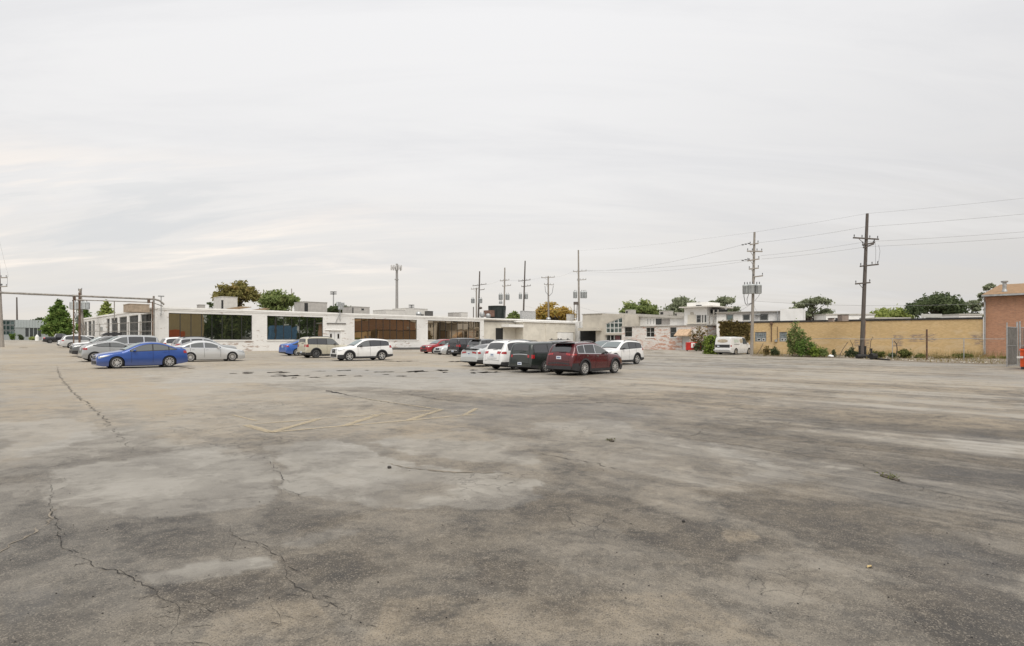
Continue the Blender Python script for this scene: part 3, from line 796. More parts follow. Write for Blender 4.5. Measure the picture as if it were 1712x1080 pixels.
# wall lamps and flood light mast on the facade
def wall_lamp():
    x = MF.x(268); t = thing('wall_lamp', 'bent grey lamp arm at the corner of the long white building', 'lamp', (0, 0, 0), 0)
    t.parent = None
    p = MF.p0 + MF.d * x; t.location = (p.x, p.y, MF.z0); t.rotation_euler = (0, 0, ANG_U)
    z0, z1 = MF.z(268, 527), MF.z(268, 496)
    MB().tube([(0, -.35, z0), (0, -.35, z1)], .05, 8).bar((0, -.35, z0 + .2), (0, -.02, z0 + .2), .06).bar((0, -.35, z0), (0, -.02, z0), .06).build('mast', galv, t)
    MB().box(-.28, .28, -.5, -.2, z1, z1 + .10).build('lamp_head', galv, t)
    MB().box(-.25, .25, -.48, -.22, z1 - .03, z1 - .003).build('lens', clear_m, t)
wall_lamp()
def flood():
    p = MF.p0 + MF.d * MF.x(567); t = thing('floodlight_mast', 'cluster of pale floodlight boxes on a braced mast above the white double doors', 'floodlights', (p.x, p.y, MF.z0), ANG_U)
    z = lambda y: MF.z(567, y)
    MB().tube([(0, -.25, z(534)), (0, -.25, z(506))], .05, 8).bar((0, -.25, z(524)), (-.55, -.05, z(539)), .07).bar((0, -.25, z(534)), (.2, -.03, z(536)), .06).build('mast', galv, t)
    for i, (x, zz, w, h) in enumerate([(-.30, z(508.5), .55, .55), (.28, z(509), .4, .5), (0, z(514.5), .62, .5)]):
        b = MB().box(x - w / 2, x + w / 2, -.62, -.30, zz - h / 2, zz + h / 2).build('flood_lamp', pm('lamp_body', (.55, .57, .58), .4, .2), t)
        MB().box(x - w / 2 + .04, x + w / 2 - .04, -.64, -.622, zz - h / 2 + .04, zz + h / 2 - .04).build('lens', clear_m, b)
flood()

# --- things on the roof of the long building
def roofbox(name, label, cat, px0, px1, py0, py1, s, dep, mat, group=None, top=None, grilles=None):
    (e0, Y0), (e1, Y1) = onS(px0, s), onS(px1, s); Ym = (Y0 + Y1) / 2
    z0, z1 = min(Zat(py1, Ym), 4.9), Zat(py0, Ym); x, y = ES(e0, s)
    z0 = min(z0, 4.75)
    t = thing(name, label, cat, (x, y, z0), ANG_U, group); L = e1 - e0; h = z1 - z0
    MB().box(0, L, 0, dep, 0, h - .06).build('casing', mat, t)
    MB().box(-.04, L + .04, -.04, dep + .04, h - .058, h).build('lid', top or mat, t)
    if grilles:
        for a, b, c, d in grilles: MB().box(L * a, L * b, -.025, -.003, h * c, h * d).build('louver', frame_d, t)
    return t
unit = pm('ac_casing', (.42, .40, .37), .6, .1, var=.1, scale=2, dirt=(.30, .27, .24)); unit_lt = pm('ac_light', (.60, .58, .54), .6, .1, var=.08, scale=2)
roofbox('rooftop_unit', 'pale square rooftop housing beside the tan planks', 'rooftop unit', 370, 397, 496, 514, 79, 3, unit_lt, grilles=[(0, .12, .1, .8)])
roofbox('rooftop_unit', 'large grey rooftop air conditioner over the gap between two mirrored bays', 'rooftop unit', 508.5, 547, 504.6, 520, 78, 3.2, unit, grilles=[(.01, .16, .12, .9), (.2, .97, .14, .2)])
roofbox('rooftop_unit', 'low grey rooftop air conditioner next to the floodlight mast', 'rooftop unit', 589, 618, 512.6, 524, 78, 3, unit, grilles=[(0, .06, .1, .9), (.52, .66, .7, .85)])
roofbox('rooftop_unit', 'broad low cream rooftop structure below the cell tower', 'rooftop unit', 645, 678, 518.0, 527, 82, 4, unit_lt)
roofbox('rooftop_unit', 'stepped cream rooftop housing with slanted hood', 'rooftop unit', 678, 715, 515.5, 527, 82.4, 4, unit_lt, grilles=[(.5, .82, .3, .55)])
roofbox('rooftop_unit', 'small dark vent cap beside the stepped cream housing', 'rooftop vent', 716, 724, 520, 527, 79, 1, pm('vent_dark', (.10, .095, .09), .7))
roofbox('rooftop_unit', 'small pale box on the roof edge left of the braced mast', 'rooftop vent', 333, 343, 509, 514, 76, .9, unit)
roofbox('rooftop_unit', 'low brown roof hatch above the left end of the white lane wall', 'roof hatch', 216, 250, 508.0, 515, 76.5, 3, pm('tan_tarp', (.34, .27, .20), .8, var=.2))
roofbox('rooftop_unit', 'flat silver duct cover lying on the roof before the paired poles', 'rooftop vent', 758, 768, 522.5, 529, 78, 1.5, unit)
roofbox('rooftop_unit', 'little cream kiosk on the roof beside the silver duct cover', 'rooftop vent', 771, 782, 522.0, 529, 79, 1.5, unit_lt)
roofbox('rooftop_unit', 'perforated grey screen standing on the roof by a tall pole', 'rooftop screen', 873, 895.5, 520.0, 533, 80, .6, pm('screen', (.46, .46, .45), .7, var=.35, scale=5))
roofbox('rooftop_unit', 'narrow pale chimney box near the far end of the roof', 'chimney', 953, 960, 525, 536, 79, 1, unit_lt)
def tower_cool():
    (e0, Y0), (e1, _) = onS(829.5, 79), onS(850.5, 79); z0, z1 = 4.75, Zat(510.5, Y0); x, y = ES((e0 + e1) / 2, 80.5); rr = (e1 - e0) / 2
    t = thing('cooling_tower', 'dark green cooling tower tub flaring upward on the roof', 'cooling tower', (x, y, z0), ANG_U)
    dg = pm('dark_green_tank', (.018, .026, .024), .6, var=.25, scale=2); h = z1 - z0
    MB().lathe([(rr * .86, 0), (rr * .92, h * .5), (rr, h * .97)], 20, 'z').build('tub', dg, t, True)
    MB().lathe([(rr * 1.03, h * .94), (rr * 1.06, h), (rr * .9, h), (rr * .9, h * .9)], 20, 'z').build('rim', dg, t)
    MB().lathe([(0, h * .93), (rr * .92, h * .93)], 20, 'z').build('fan_deck', under_m, t)
    e2, Y2 = onS(825.5, 79); 
    MB().box(-rr - 1.0, -rr * .90, -.9, .9, h * .35, h * .72).build('motor_housing', pm('rust_brown', (.17, .10, .075), .75, var=.3), t)
    for i in range(8):
        a = math.pi * 2 * i / 8; MB().bar((rr * .93 * math.cos(a), rr * .93 * math.sin(a), .1), (rr * 1.01 * math.cos(a), rr * 1.01 * math.sin(a), h * .95), .07).build('rib', dg, t)
tower_cool()
def turbine(px, py0, py1, label, s=76.5):
    e, Y = onS(px, s); x, y = ES(e, s); z0, z1 = 4.75, Zat(py0, Y); h = z1 - z0
    t = thing('roof_ventilator', label, 'roof ventilator', (x, y, z0), ANG_U)
    MB().cyl(0, 0, 0, h * .6, .28, 12).build('neck', galv, t, True)
    MB().lathe([(0, h), (.35, h * .95), (.48, h * .75), (.40, h * .55), (.25, h * .5)], 14, 'z').build('hood', galv, t, True)
turbine(806, 521.5, 530, 'grey domed roof ventilator in front of the paired poles'); turbine(816, 524, 530, 'low white roof cowl beside the cooling tower')
turbine(700, 521, 528, 'small cowl in front of the stepped cream housing', 77.5); turbine(917, 530.5, 536, 'white round roof cap below the yellow tree')
def planks():
    e0, Y0 = onS(384, 76.5); e1, _ = onS(420, 76.5); e2, _ = onS(449, 77)
    x, y = ES(e0, 76.5); z = 5.0
    t = thing('timber_stack', 'tan planks lying slanted on the roof edge before the trees', 'planks', (x, y, z), ANG_U)
    tm = pm('old_timber', (.30, .22, .14), .85, var=.25, scale=3, stretch=(1, 6, 6))
    for i in range(5):
        MB().bar((0, .1 + i * .25, .30 + .05 * i), (e1 - e0 - .2 * i, .1 + i * .25, .78 + .02 * i), .22, .10).build('plank', tm, t)
    for i in range(4):
        MB().bar((e1 - e0 - .4, .2 + i * .25, .18 + .03 * i), (e2 - e0 - .1 * i, .2 + i * .25, .66 + .03 * i), .22, .10).build('plank', tm, t)
    MB().box(-.2, e2 - e0, 0, 1.3, -.2, .12).build('bearer', tm, t)
planks()

# --- entry block with the glass gable
EF = Face('entry_building', 'beige entrance building with a slanted gridded glass gable over glass doors', 'building', ES(86.5, 75), ES(86.5, 57.0))
r = EF.root
x0, x1 = EF.x(1008.5), EF.x(1041.5)
z_ = lambda px, py: EF.z(px, py)
ga, gb = EF.x(1013), EF.x(1040)
zr = z_(1000, 523.5)
# wall left of the gable, in two blocks
MB().box(EF.x(974), EF.x(1006), 0, 8, z_(990, 548), z_(990, 525.5)).box(EF.x(996), EF.x(1006), .001, 8, -1, z_(990, 548.01)).build('wall', beige, r)
MB().box(EF.x(972), EF.x(1006), -1.0, -.001, z_(990, 553), z_(990, 548)).build('porch_beam', beige, r)
MB().box(EF.x(962), EF.x(996), 1.5, 8, -1, z_(990, 548.1)).build('porch_recess', under_m, r)
MB().box(EF.x(973), EF.x(1007), -.12, 8.1, z_(990, 525.4), z_(990, 524.2)).build('roof_edge', pm('grey_edge', (.34, .32, .29), .7), r)
# gable: solid surround with openings
zt0, zt1 = z_(1013, 541), z_(1040, 530)
zs = z_(1025, 556.5)
mb = MB()
mb.prism([(EF.x(1006), -1), (ga, -1), (ga, zt0), (EF.x(1006), z_(1006, 524.5))], 0, .3, 'y')
mb.prism([(EF.x(1006), z_(1006, 524.5) + .001), (ga, zt0 + .001), (gb, zt1), (gb, z_(1040, 525))], 0, .3, 'y')
mb.prism([(gb, -1), (x1, -1), (x1, z_(1042, 525)), (gb, z_(1040, 525) - .001)], 0, .3, 'y')
mb.build('gable_wall', beige, r)
MB().box(ga, gb, -.35, .3, zs - .35, zs).build('door_canopy', beige, r)
f = MB(); nxg, rows_ = 4, [zs, zs + (zt1 - zs) * .30, zs + (zt1 - zs) * .62, zt1]
slope = lambda x: zt0 + (zt1 - zt0) * (x - ga) / (gb - ga)
gx = [ga + (gb - ga) * i / nxg for i in range(nxg + 1)]
for c in gx: f.bar((c, .16, zs), (c, .16, slope(c) - .05), .16, .12)
for zz in rows_[:3]: f.bar((ga if zz < zt0 else ga + (gb - ga) * (zz - zt0) / (zt1 - zt0), .155, zz + .05), (gb, .155, zz + .05), .10, .13)
f.bar((ga, .15, zt0 - .05), (gb, .15, zt1 - .05), .12, .14)
w = f.build('window', frame_w, r)
for i in range(nxg):
    for j in range(3):
        a, b = gx[i] + .05, gx[i + 1] - .05; c, d = rows_[j] + .05, rows_[j + 1]
        da_, db_ = min(d, slope(a)), min(d, slope(b))
        if db_ - c < .15: continue
        MB().prism([(a, c), (b, c), (b, db_ - .05), (a, max(c + .02, da_ - .05))], .17, .185, 'y').build('pane', win_teal, w)
# glass doors below
zd = zs - .36
dgl = window(r, ga + .05, gb - .05, -.6, zd, 4, 1, frame_w, win_dark, .12, .08, .14)
MB().box(EF.x(1028.5), EF.x(1036), .10, .115, -.4, zd - .15).build('poster', pm('maroon_poster', (.14, .05, .055), .6, var=.3), r)
MB().box(EF.x(1006), x1, .4, 8, -1, z_(1042, 525.2)).build('hall', beige, r)

# --- long roofs behind the painted annex
RF = Face('hall_building', 'low hall with a long pale roof rising behind the worn painted annex', 'building', ES(92, 62), ES(92, 40))
r = RF.root
zz = lambda px, py: RF.z(px, py)
A, B = RF.x(1040), RF.x(1147)
MB().prism([(A, zz(1043, 545)), (B, zz(1147, 545)), (B, zz(1147, 531.5)), (A, zz(1043, 528))], 0, 9, 'y').build('wall', white_paint, r)
MB().prism([(A - .3, zz(1043, 528)), (B, zz(1147, 532.4)), (B, zz(1147, 528.5)), (A - .3, zz(1043, 523.2))], -.5, 9.2, 'y').build('roof', pm('pale_roof', (.42, .40, .36), .7, var=.1), r)
window(r, RF.x(1097), RF.x(1106), zz(1101, 542.5), zz(1101, 533), 1, 1, frame_d, win_dark, -.10, .08)
MB().box(RF.x(1106.5), RF.x(1120), -.06, -.003, zz(1112, 542.5), zz(1112, 533)).build('grey_panel', pm('grey_block', (.36, .34, .32), .85, var=.12, scale=4), r)
for a in (1083, 1088, 1093): MB().box(RF.x(a) - .04, RF.x(a) + .04, -.05, -.003, zz(a, 542), zz(a, 533.5)).build('pipe_stub', galv, r)
for i, (a, b, c, d, lb) in enumerate([(1100, 1116, 520.5, 527, 'wide brownish cooler box on the pale hall roof'), (1125.5, 1134, 523, 529, 'small grey cooler box on the pale hall roof near the white tower'), (1043, 1053, 518.5, 525, 'grey vent box at the upper end of the pale hall roof')]):
    p = RF.p0 + RF.d * RF.x(a); Y = RF.hit(a)[1] 
    t = thing('rooftop_unit', lb, 'rooftop unit', (p.x, p.y, Zat(d, Y)), math.atan2(RF.d.y, RF.d.x)); L = RF.x(b) - RF.x(a); h = (d - c) * Y / F
    MB().box(0, L, .5, 2.0, 0, h).build('casing', unit, t); MB().box(-.04, L + .04, .46, 2.04, h + .002, h + .06).build('lid', unit_lt, t); MB().box(L * .1, L * .4, .47, .497, h * .2, h * .8).build('louver', frame_d, t)

# --- painted annex
AF = Face('painted_annex', 'single storey annex of white painted brick worn through to pink red patches', 'building', ES(83.6, 58.2), ES(83.6, 42.5))
r = AF.root; zt_a = AF.z(1042, 545.6)
wn = [(1044.2, 1056.8, 546.6, 563), (1080, 1094, 547.2, 563.6), (1120.2, 1130.8, 547.2, 564.2)]
ops = [(AF.x(a), AF.x(b), AF.z((a + b) / 2, d), AF.z((a + b) / 2, c)) for a, b, c, d in wn]
dx0, dx1 = AF.x(1140), AF.x(1152.5); dzt = AF.z(1146, 561.5)
wall_open(0, AF.L, -1, zt_a - .12, .3, ops + [(dx0, dx1, -.9, dzt)]).build('wall', pink_brick, r)
MB().box(-.1, AF.L + .15, -.14, 10, zt_a - .119, zt_a).build('roof_edge', pm('grey_edge', (.34, .32, .29), .7), r)
MB().box(AF.L - .3, AF.L, .3, 10, -1, zt_a - .12).build('end_wall', pink_brick, r)
MB().box(0, .3, .3, 10, -1, zt_a - .12).build('end_wall', white_paint, r)
MB().box(.4, AF.L - .4, 1.5, 1.6, -1, zt_a - .2).build('interior_wall', under_m, r)
for (a, b, c, d) in ops: window(r, a, b, c, d, 2 if a > 2 and a < 9 else 1, 2, frame_w if a > 2 and a < 9 else pm('grey_frame', (.25, .25, .24), .6), win_dark, .1, .07, .05, white_paint, 0, 0, .5)
MB().box(dx0 + .03, dx1 - .03, .08, .13, -.9, dzt - .03).build('door', pm('grey_white_door', (.58, .60, .60), .5, var=.08), r)
MB().ball((dx1 - .2, .05, .9 - .3), .05, 8, 6).build('door_handle', galv, r)
# tan shingled awning over the door
ax0, ax1 = AF.x(1134.5), AF.x(1156); az0, az1 = AF.z(1145, 561.3), AF.z(1145, 550.5)
awm = pm('tan_shingle', (.50, .36, .24), .85, var=.2, scale=4)
aw = MB().prism([(-1.5, az0), (-1.5, az0 - .08), (-.002, az0 - .08), (-.002, az1)], ax0, ax1, 'x').build('awning', awm, r)
nr_ = 5
for i in range(nr_):
    u0, u1 = i / nr_, (i + 1) / nr_
    for j in range(6):
        a = ax0 + (ax1 - ax0) * j / 6 + .01; b = ax0 + (ax1 - ax0) * (j + 1) / 6 - .01
        y0, y1 = -1.5 + 1.5 * u0, -1.5 + 1.5 * u1; za, zb_ = az0 + (az1 - az0) * u0 + .02, az0 + (az1 - az0) * u1 + .012
        MB().add([(a, y0, za), (b, y0, za), (b, y1, zb_), (a, y1, zb_), (a, y0, za + .03), (b, y0, za + .03), (b, y1, zb_ + .012), (a, y1, zb_ + .012)],
                 [(0, 1, 5, 4), (4, 5, 6, 7), (0, 4, 7, 3), (1, 2, 6, 5), (2, 3, 7, 6)]).build('shingle', awm, aw)

# --- white two storey tower
TF = Face('white_tower_building', 'white two storey tower block with a flat roof slab above the annex', 'building', ES(89, 48.3), ES(89, 40.9))
r = TF.root; z_ = TF.z
a, b = TF.x(1144), TF.x(1182)
MB().box(a, b, 0, 6, -1, z_(1162, 514.5)).build('wall', white_paint, r)
MB().box(TF.x(1140), TF.x(1196), -1.0, 6.5, z_(1162, 514.4), z_(1162, 512.4)).build('roof_slab', pm('slab_edge', (.58, .55, .50), .7), r)
MB().box(TF.x(1145.5), TF.x(1180), .6, 5, z_(1162, 512.3), z_(1162, 505.2)).build('penthouse', white_paint, r)
MB().box(TF.x(1161), TF.x(1170), .50, .597, z_(1162, 512), z_(1162, 510)).build('vent_slot', under_m, r)
window(r, TF.x(1165), TF.x(1172), z_(1168, 539), z_(1168, 526.7), 1, 2, pm('grey_frame', (.25, .25, .24), .6), win_dark, -.09)
for p, q in ((1174, 1176), (1178.3, 1181)): window(r, TF.x(p), TF.x(q), z_(1176, 539), z_(1176, 526.7), 1, 1, pm('grey_frame', (.25, .25, .24), .6), win_dark, -.09, .04)
MB().box(TF.x(1150), TF.x(1163.5), -.08, -.003, z_(1157, 540.8), z_(1157, 526)).build('cream_panel', cream, r)
MB().box(TF.x(1154.5), TF.x(1159.5), -.10, -.003, z_(1157, 525.8), z_(1157, 522)).build('wall_vent', beige, r)
MB().box(TF.x(1149), TF.x(1182), -.5, -.01, z_(1160, 541.8), z_(1160, 540.9)).build('ledge', cream, r)
MB().box(TF.x(1183.5), TF.x(1193), 1.0, 5, z_(1188, 523.5), z_(1188, 515.5)).build('dark_hood', under_m, r)
MB().box(TF.x(1182.1), TF.x(1196), 3, 6, -1, z_(1188, 523.6)).build('back_wall', white_paint, r)
def stair():
    p = TF.p0 + TF.d * TF.x(1187)
    t = thing('outside_stair', 'weathered grey slatted stair enclosure beside the white tower', 'stair', (p.x, p.y, TF.z0), math.atan2(TF.d.y, TF.d.x))
    L = TF.x(1203) - TF.x(1187); z0, z1 = -.5, z_(1195, 541.5)
    gm_ = pm('grey_wood', (.30, .28, .25), .85, var=.25, scale=3)
    n = 9
    for i in range(n): MB().box(L * i / n, L * i / n + L / n * .62, -.4, -.34, z0, z1 + random.uniform(-.1, .3)).build('slat', gm_, t)
    for x in (0, L * .45, L * .9): MB().bar((x, -.2, z0), (x, -.2, z_(1195, 518)), .16).build('post', gm_, t)
    MB().bar((0, -.27, z1 - .2), (L, -.27, z1 - .2), .1).build('rail', gm_, t)
    MB().bar((0, -.27, z_(1195, 530)), (L, -.27, z_(1195, 526)), .08).build('rail', gm_, t)
stair()

# --- long white block behind the buff wall
BF = Face('white_block', 'long white building with dark upper windows behind the buff brick wall', 'building', at(1198, 85.5), at(1343, 80), z=0.0)
r = BF.root; z_ = BF.z
zt0 = z_(1240, 521); L1 = BF.x(1304)
wn = [(1214, 1226, 525.5, 536), (1241.5, 1254, 525.5, 536), (1270, 1284.5, 524.5, 536)]
ops = [(BF.x(a), BF.x(b), z_((a + b) / 2, d), z_((a + b) / 2, c)) for a, b, c, d in wn]
wall_open(0, L1, -1, zt0 - .12, .3, ops).build('wall', white_paint, r)
MB().box(-.1, L1 + .1, -.4, 9, zt0 - .119, zt0).build('roof_edge', pm('grey_edge', (.34, .32, .29), .7), r)
MB().box(L1 + .1, BF.L, -1.0, 9, -1, z_(1325, 516.5)).build('end_block', white_paint, r)
MB().box(.3, L1 - .3, 1.2, 1.3, -1, zt0 - .2).build('interior_wall', under_m, r)
for i, (a, b, c, d) in enumerate(ops): window(r, a, b, c, d, 1, 1, pm('grey_frame', (.25, .25, .24), .6), win_teal if i == 0 else win_dark, .08, .14)
MB().cyl(BF.x(1300.5), -.5, 0, zt0, .08, 8).build('downpipe', galv, r)
MB().box(BF.x(1262), BF.x(1272), -.7, -.01, z_(1267, 527), z_(1267, 525.4)).build('window_hood', galv, r)

# --- buff brick wall building
YF = Face('buff_brick_building', 'long blank buff brick building with a black tar roof edge', 'building', at(1203, 73.0), at(1643.5, 57.4))
r = YF.root; z_ = YF.z; H = YF.z(1450, 533.6)
wn = [(1262, 1281.2, 555, 571.2), (1303, 1316, 555, 571.2)]
ops = [(YF.x(a), YF.x(b), z_((a + b) / 2, d), z_((a + b) / 2, c)) for a, b, c, d in wn]
wall_open(0, YF.L, -1, H - .20, .3, ops).build('wall', yellow_brick, r)
MB().box(-.08, YF.L, -.07, 18, H - .199, H).build('roof_edge', roof_dark, r)
MB().box(0, .3, .3, 18, -1, H - .2).build('end_wall', brick_mat('brown_brick', ((.30, .17, .095), (.36, .23, .12)), (.28, .2, .14)), r)
MB().box(.3, YF.L, 17.7, 18, -1, H - .2).build('back_wall', MATS['brown_brick'], r)
gb_m = pm('glass_block', (.24, .27, .28), .25, var=.3, scale=6)
for a, b, c, d in ops:
    n, mrow = 6, 3; f = MB()
    f.box(a, b, .05, .12, c, c + .06).box(a, b, .05, .12, d - .06, d).box(a, a + .06, .05, .12, c + .06, d - .06).box(b - .06, b, .05, .12, c + .06, d - .06)
    w = f.build('window', pm('grey_frame', (.25, .25, .24), .6), r)
    for i in range(n):
        for j in range(mrow):
            x0 = a + .06 + (b - a - .12) * i / n; x1 = a + .06 + (b - a - .12) * (i + 1) / n; q0 = c + .06 + (d - c - .12) * j / mrow; q1 = c + .06 + (d - c - .12) * (j + 1) / mrow
            if j == 0 and i in (1, 2, 4): continue
            MB().box(x0 + .015, x1 - .015, .07, .11, q0 + .015, q1 - .015).build('glass_block', gb_m, w)
    for i in (1, 4):
        x0 = a + .06 + (b - a - .12) * i / n; x1 = x0 + (b - a - .12) * (1.5 if i == 1 else 1) / n + .1
        MB().box(x0, min(x1, b - .07), .03, .065, c + .08, c + .08 + (d - c) * .28).build('vent_frame', frame_w, w)
        MB().box(x0 + .06, min(x1, b - .07) - .06, .02, .029, c + .15, c + .08 + (d - c) * .22).build('vent_opening', under_m, w)
MB().cyl(YF.x(1290), -.08, z_(1290, 571), z_(1290, 543), .05, 8).box(YF.x(1288), YF.x(1292), -.2, -.02, z_(1290, 543), z_(1290, 538)).build('downpipe', rust, r)
MB().cyl(YF.x(1300), -.07, z_(1300, 571), z_(1300, 546), .03, 8).build('conduit', rust, r)
MB().box(YF.x(1296), YF.x(1300), -.2, -.02, z_(1298, 571.5), z_(1298, 567.5)).build('meter_box', galv, r)

# --- red brick building at the right, running on beyond the frame
p1 = Vector(at(1643.5, 57.4)); dirr = Vector((UY, -UX))
q0 = p1 + dirr * .05
CF = Face('red_brick_building', 'tall red brick building with a brown shingle roof and pale gutter', 'building', (q0.x, q0.y), (q0.x + dirr.x * 12, q0.y + dirr.y * 12))
r = CF.root; z_ = CF.z; H = CF.z(1646, 496.2)
MB().box(0, CF.L, 0, .3, -1, H).box(0, .3, .3, 28, -1, H).box(CF.L - .3, CF.L, .3, 28, -1, H).box(.3, CF.L - .3, 27.7, 28, -1, H).build('wall', red_brick, r)
rid = 2.0
MB().prism([(-.5, H + .05), (14, H + rid), (28.5, H + .05), (28.5, H + .20), (14, H + rid + .16), (-.5, H + .20)], -.08, CF.L + .3, 'x').build('roof', pm('brown_shingle', (.27, .165, .085), .9, var=.22, scale=3, bump=.4, dirt=(.17, .11, .06)), r)
MB().prism([(.0, H + .001), (14, H + rid - .04), (28, H + .001)], .02, .28, 'x').build('gable', red_brick, r)
MB().box(-.10, CF.L + .3, -.66, -.51, H + .0, H + .17).build('gutter', galv, r)
MB().tube([(.10, -.60, H), (.10, -.12, H - .5), (.10, -.12, .35), (-.5, -.12, -.05)], .07, 8).build('downpipe', galv, r)
xv = CF.x(1675)
rv = MB().cyl(xv, 2.2, H + .5, H + 1.55, .17, 10).build('roof_vent', galv, r, True)
MB().lathe([(.28, H + 1.50), (.30, H + 1.62), (0, H + 1.70)], 12, 'z').shift((xv, 2.2, 0)).build('cap', galv, rv, True)
MB().lathe([(.24, H + .55), (.18, H + .8)], 12, 'z').shift((xv, 2.2, 0)).build('flashing', galv, rv, True)

# --- far grey building across the end of the lane
FF = Face('grey_office_building', 'far low grey building with glass corner at the end of the lane', 'building', at(-12, 196), at(82, 205), z=float(gz(*at(40, 200))))
r = FF.root; z_ = FF.z
H = z_(50, 535); xa, xb = FF.x(25), FF.x(82)
ops = [(FF.x(a), FF.x(b), z_(55, 563), z_(55, 548.5)) for a, b in ((42.5, 48), (50, 55.5), (56.8, 62), (63.5, 69))]
wall_open(xa, xb, -2, z_(50, 548), .3, ops).build('wall', grey_clad, r)
MB().box(xa, xb, -.15, 12, z_(50, 547.9), H).build('fascia', pm('pale_metal', (.36, .39, .395), .5, .1, var=.05), r)
for i in range(12): MB().box(xa + (xb - xa) * i / 12, xa + (xb - xa) * i / 12 + .06, -.19, -.152, z_(50, 547), H).build('fascia_rib', grey_clad, r)
for a, b, c, d in ops: window(r, a, b, c, d, 1, 1, frame_d, win_dark, .08)
MB().box(0, xa, 0, 12, -2, z_(10, 560)).box(0, xa, 0, 12, z_(10, 535.5), H).build('corner_wall', grey_clad, r)
for za, zb_ in ((559.9, 553), (552, 544), (543, 536)):
    window(r, .1, xa - .1, z_(10, za), z_(10, zb_), 5, 1, grey_clad, win_teal, .1, .12, .12)
MB().box(0, xa, .3, 12, z_(10, 560) + .01, z_(10, 535.6)).build('interior_wall', under_m, r)
MB().box(xa, xb, 1.2, 1.4, -2, z_(50, 548.1)).build('interior_wall', under_m, r)
# grass verge at the lane end
def sheet(name, pts, mat, kind='structure', lift=.012):
    o = MB().add([(x, y, float(gz(x, y)) + lift) for x, y in pts], [tuple(range(len(pts)))]).build(name, mat); o['kind'] = kind; return o
gx0, gx1 = at(14, 186), at(76, 192)
grass_m = pm('grass', (.075, .105, .028), .9, var=.4, scale=2, bump=.5)
sheet('grass_verge', [at(13, 172), at(78, 176), at(82, 204), at(5, 195)], grass_m)
def chaikin(p, n=2):
    for _ in range(n):
        q = [p[0]]
        for a, b in zip(p[:-1], p[1:]):
            q += [(a[0] * .75 + b[0] * .25, a[1] * .75 + b[1] * .25), (a[0] * .25 + b[0] * .75, a[1] * .25 + b[1] * .75)]
        q.append(p[-1]); p = q
    return p
SP = {}
def spec(n, **k): SP[n] = k
spec('sport_sedan', L=4.6, W=1.8, wb=2.65, fo=.93, R=.335, top=[(0, .46), (.02, .64), (.10, .76), (.32, .84), (1.0, .94), (1.3, .99), (2.05, 1.38), (2.5, 1.47), (2.9, 1.475), (3.3, 1.42), (4.0, 1.14), (4.46, 1.09), (4.55, 1.0), (4.585, .72), (4.6, .52)],
     belt=[(1.1, .90), (4.3, 1.02)], win=(1.62, 3.95), pil=[2.72, 3.55], ws=(1.36, 2.22), rw=(3.22, 3.98), hl=(.56, .72), tl=(.80, .98), spokes=10, clad=0)
spec('sedan', L=4.87, W=1.83, wb=2.8, fo=.95, R=.335, top=[(0, .46), (.02, .64), (.10, .75), (.32, .82), (1.1, .95), (1.45, 1.0), (2.15, 1.38), (2.6, 1.48), (3.1, 1.49), (3.6, 1.42), (4.3, 1.13), (4.74, 1.08), (4.83, .98), (4.86, .70), (4.87, .5)],
     belt=[(1.2, .92), (4.5, 1.0)], win=(1.74, 4.2), pil=[2.85, 3.75], ws=(1.5, 2.32), rw=(3.52, 4.28), hl=(.58, .74), tl=(.78, .95), spokes=14, clad=0)
spec('muscle_sedan', L=5.08, W=1.9, wb=3.05, fo=.95, R=.36, top=[(0, .48), (.02, .70), (.10, .80), (.32, .86), (1.2, .96), (1.55, 1.02), (2.3, 1.38), (2.7, 1.47), (3.2, 1.48), (3.7, 1.40), (4.45, 1.16), (4.88, 1.13), (5.0, 1.06), (5.03, .8), (5.08, .62)],
     belt=[(1.2, .95), (4.6, 1.06)], win=(1.85, 4.2), pil=[3.0, 3.9], ws=(1.62, 2.45), rw=(3.6, 4.42), hl=(.6, .74), tl=(.84, .99), spokes=10, clad=0)
spec('hatch', L=4.22, W=1.79, wb=2.65, fo=.86, R=.335, top=[(0, .46), (.02, .64), (.10, .75), (.32, .82), (1.0, .93), (1.25, .98), (1.95, 1.32), (2.4, 1.40), (2.9, 1.38), (3.55, 1.25), (3.95, 1.12), (4.12, .98), (4.18, .80), (4.22, .55)],
     belt=[(1.1, .92), (3.2, 1.0), (3.9, 1.13)], win=(1.55, 3.55), pil=[2.65], ws=(1.32, 2.15), rw=(2.95, 3.88), hl=(.56, .76), tl=(.80, .96), spokes=5, clad=0)
spec('suv', L=4.6, W=1.86, wb=2.69, fo=.93, R=.365, top=[(0, .55), (.03, .86), (.12, .96), (.32, 1.0), (1.1, 1.08), (1.35, 1.13), (2.0, 1.55), (2.4, 1.67), (3.0, 1.70), (3.8, 1.66), (4.2, 1.61), (4.50, 1.12), (4.565, .98), (4.59, .70), (4.6, .5)],
     belt=[(1.2, 1.03), (4.4, 1.16)], win=(1.58, 4.18), pil=[2.62, 3.5], ws=(1.42, 2.15), rwz=(1.14, 1.54), hl=(.74, .90), tl=(.98, 1.20), spokes=6, clad=1)
spec('boxy', L=4.45, W=1.9, wb=2.67, fo=.86, R=.385, top=[(0, .52), (.04, .96), (.22, 1.08), (1.2, 1.14), (1.38, 1.17), (1.85, 1.68), (2.05, 1.78), (3.0, 1.80), (4.1, 1.78), (4.31, 1.71), (4.40, 1.12), (4.43, .95), (4.44, .70), (4.45, .52)],
     belt=[(1.2, 1.10), (4.4, 1.17)], win=(1.5, 4.2), pil=[2.55, 3.4], ws=(1.42, 1.88), rwz=(1.2, 1.64), hl=(.8, .98), tl=(.93, 1.18), spokes=8, clad=1, pf=.86, pr=.93)
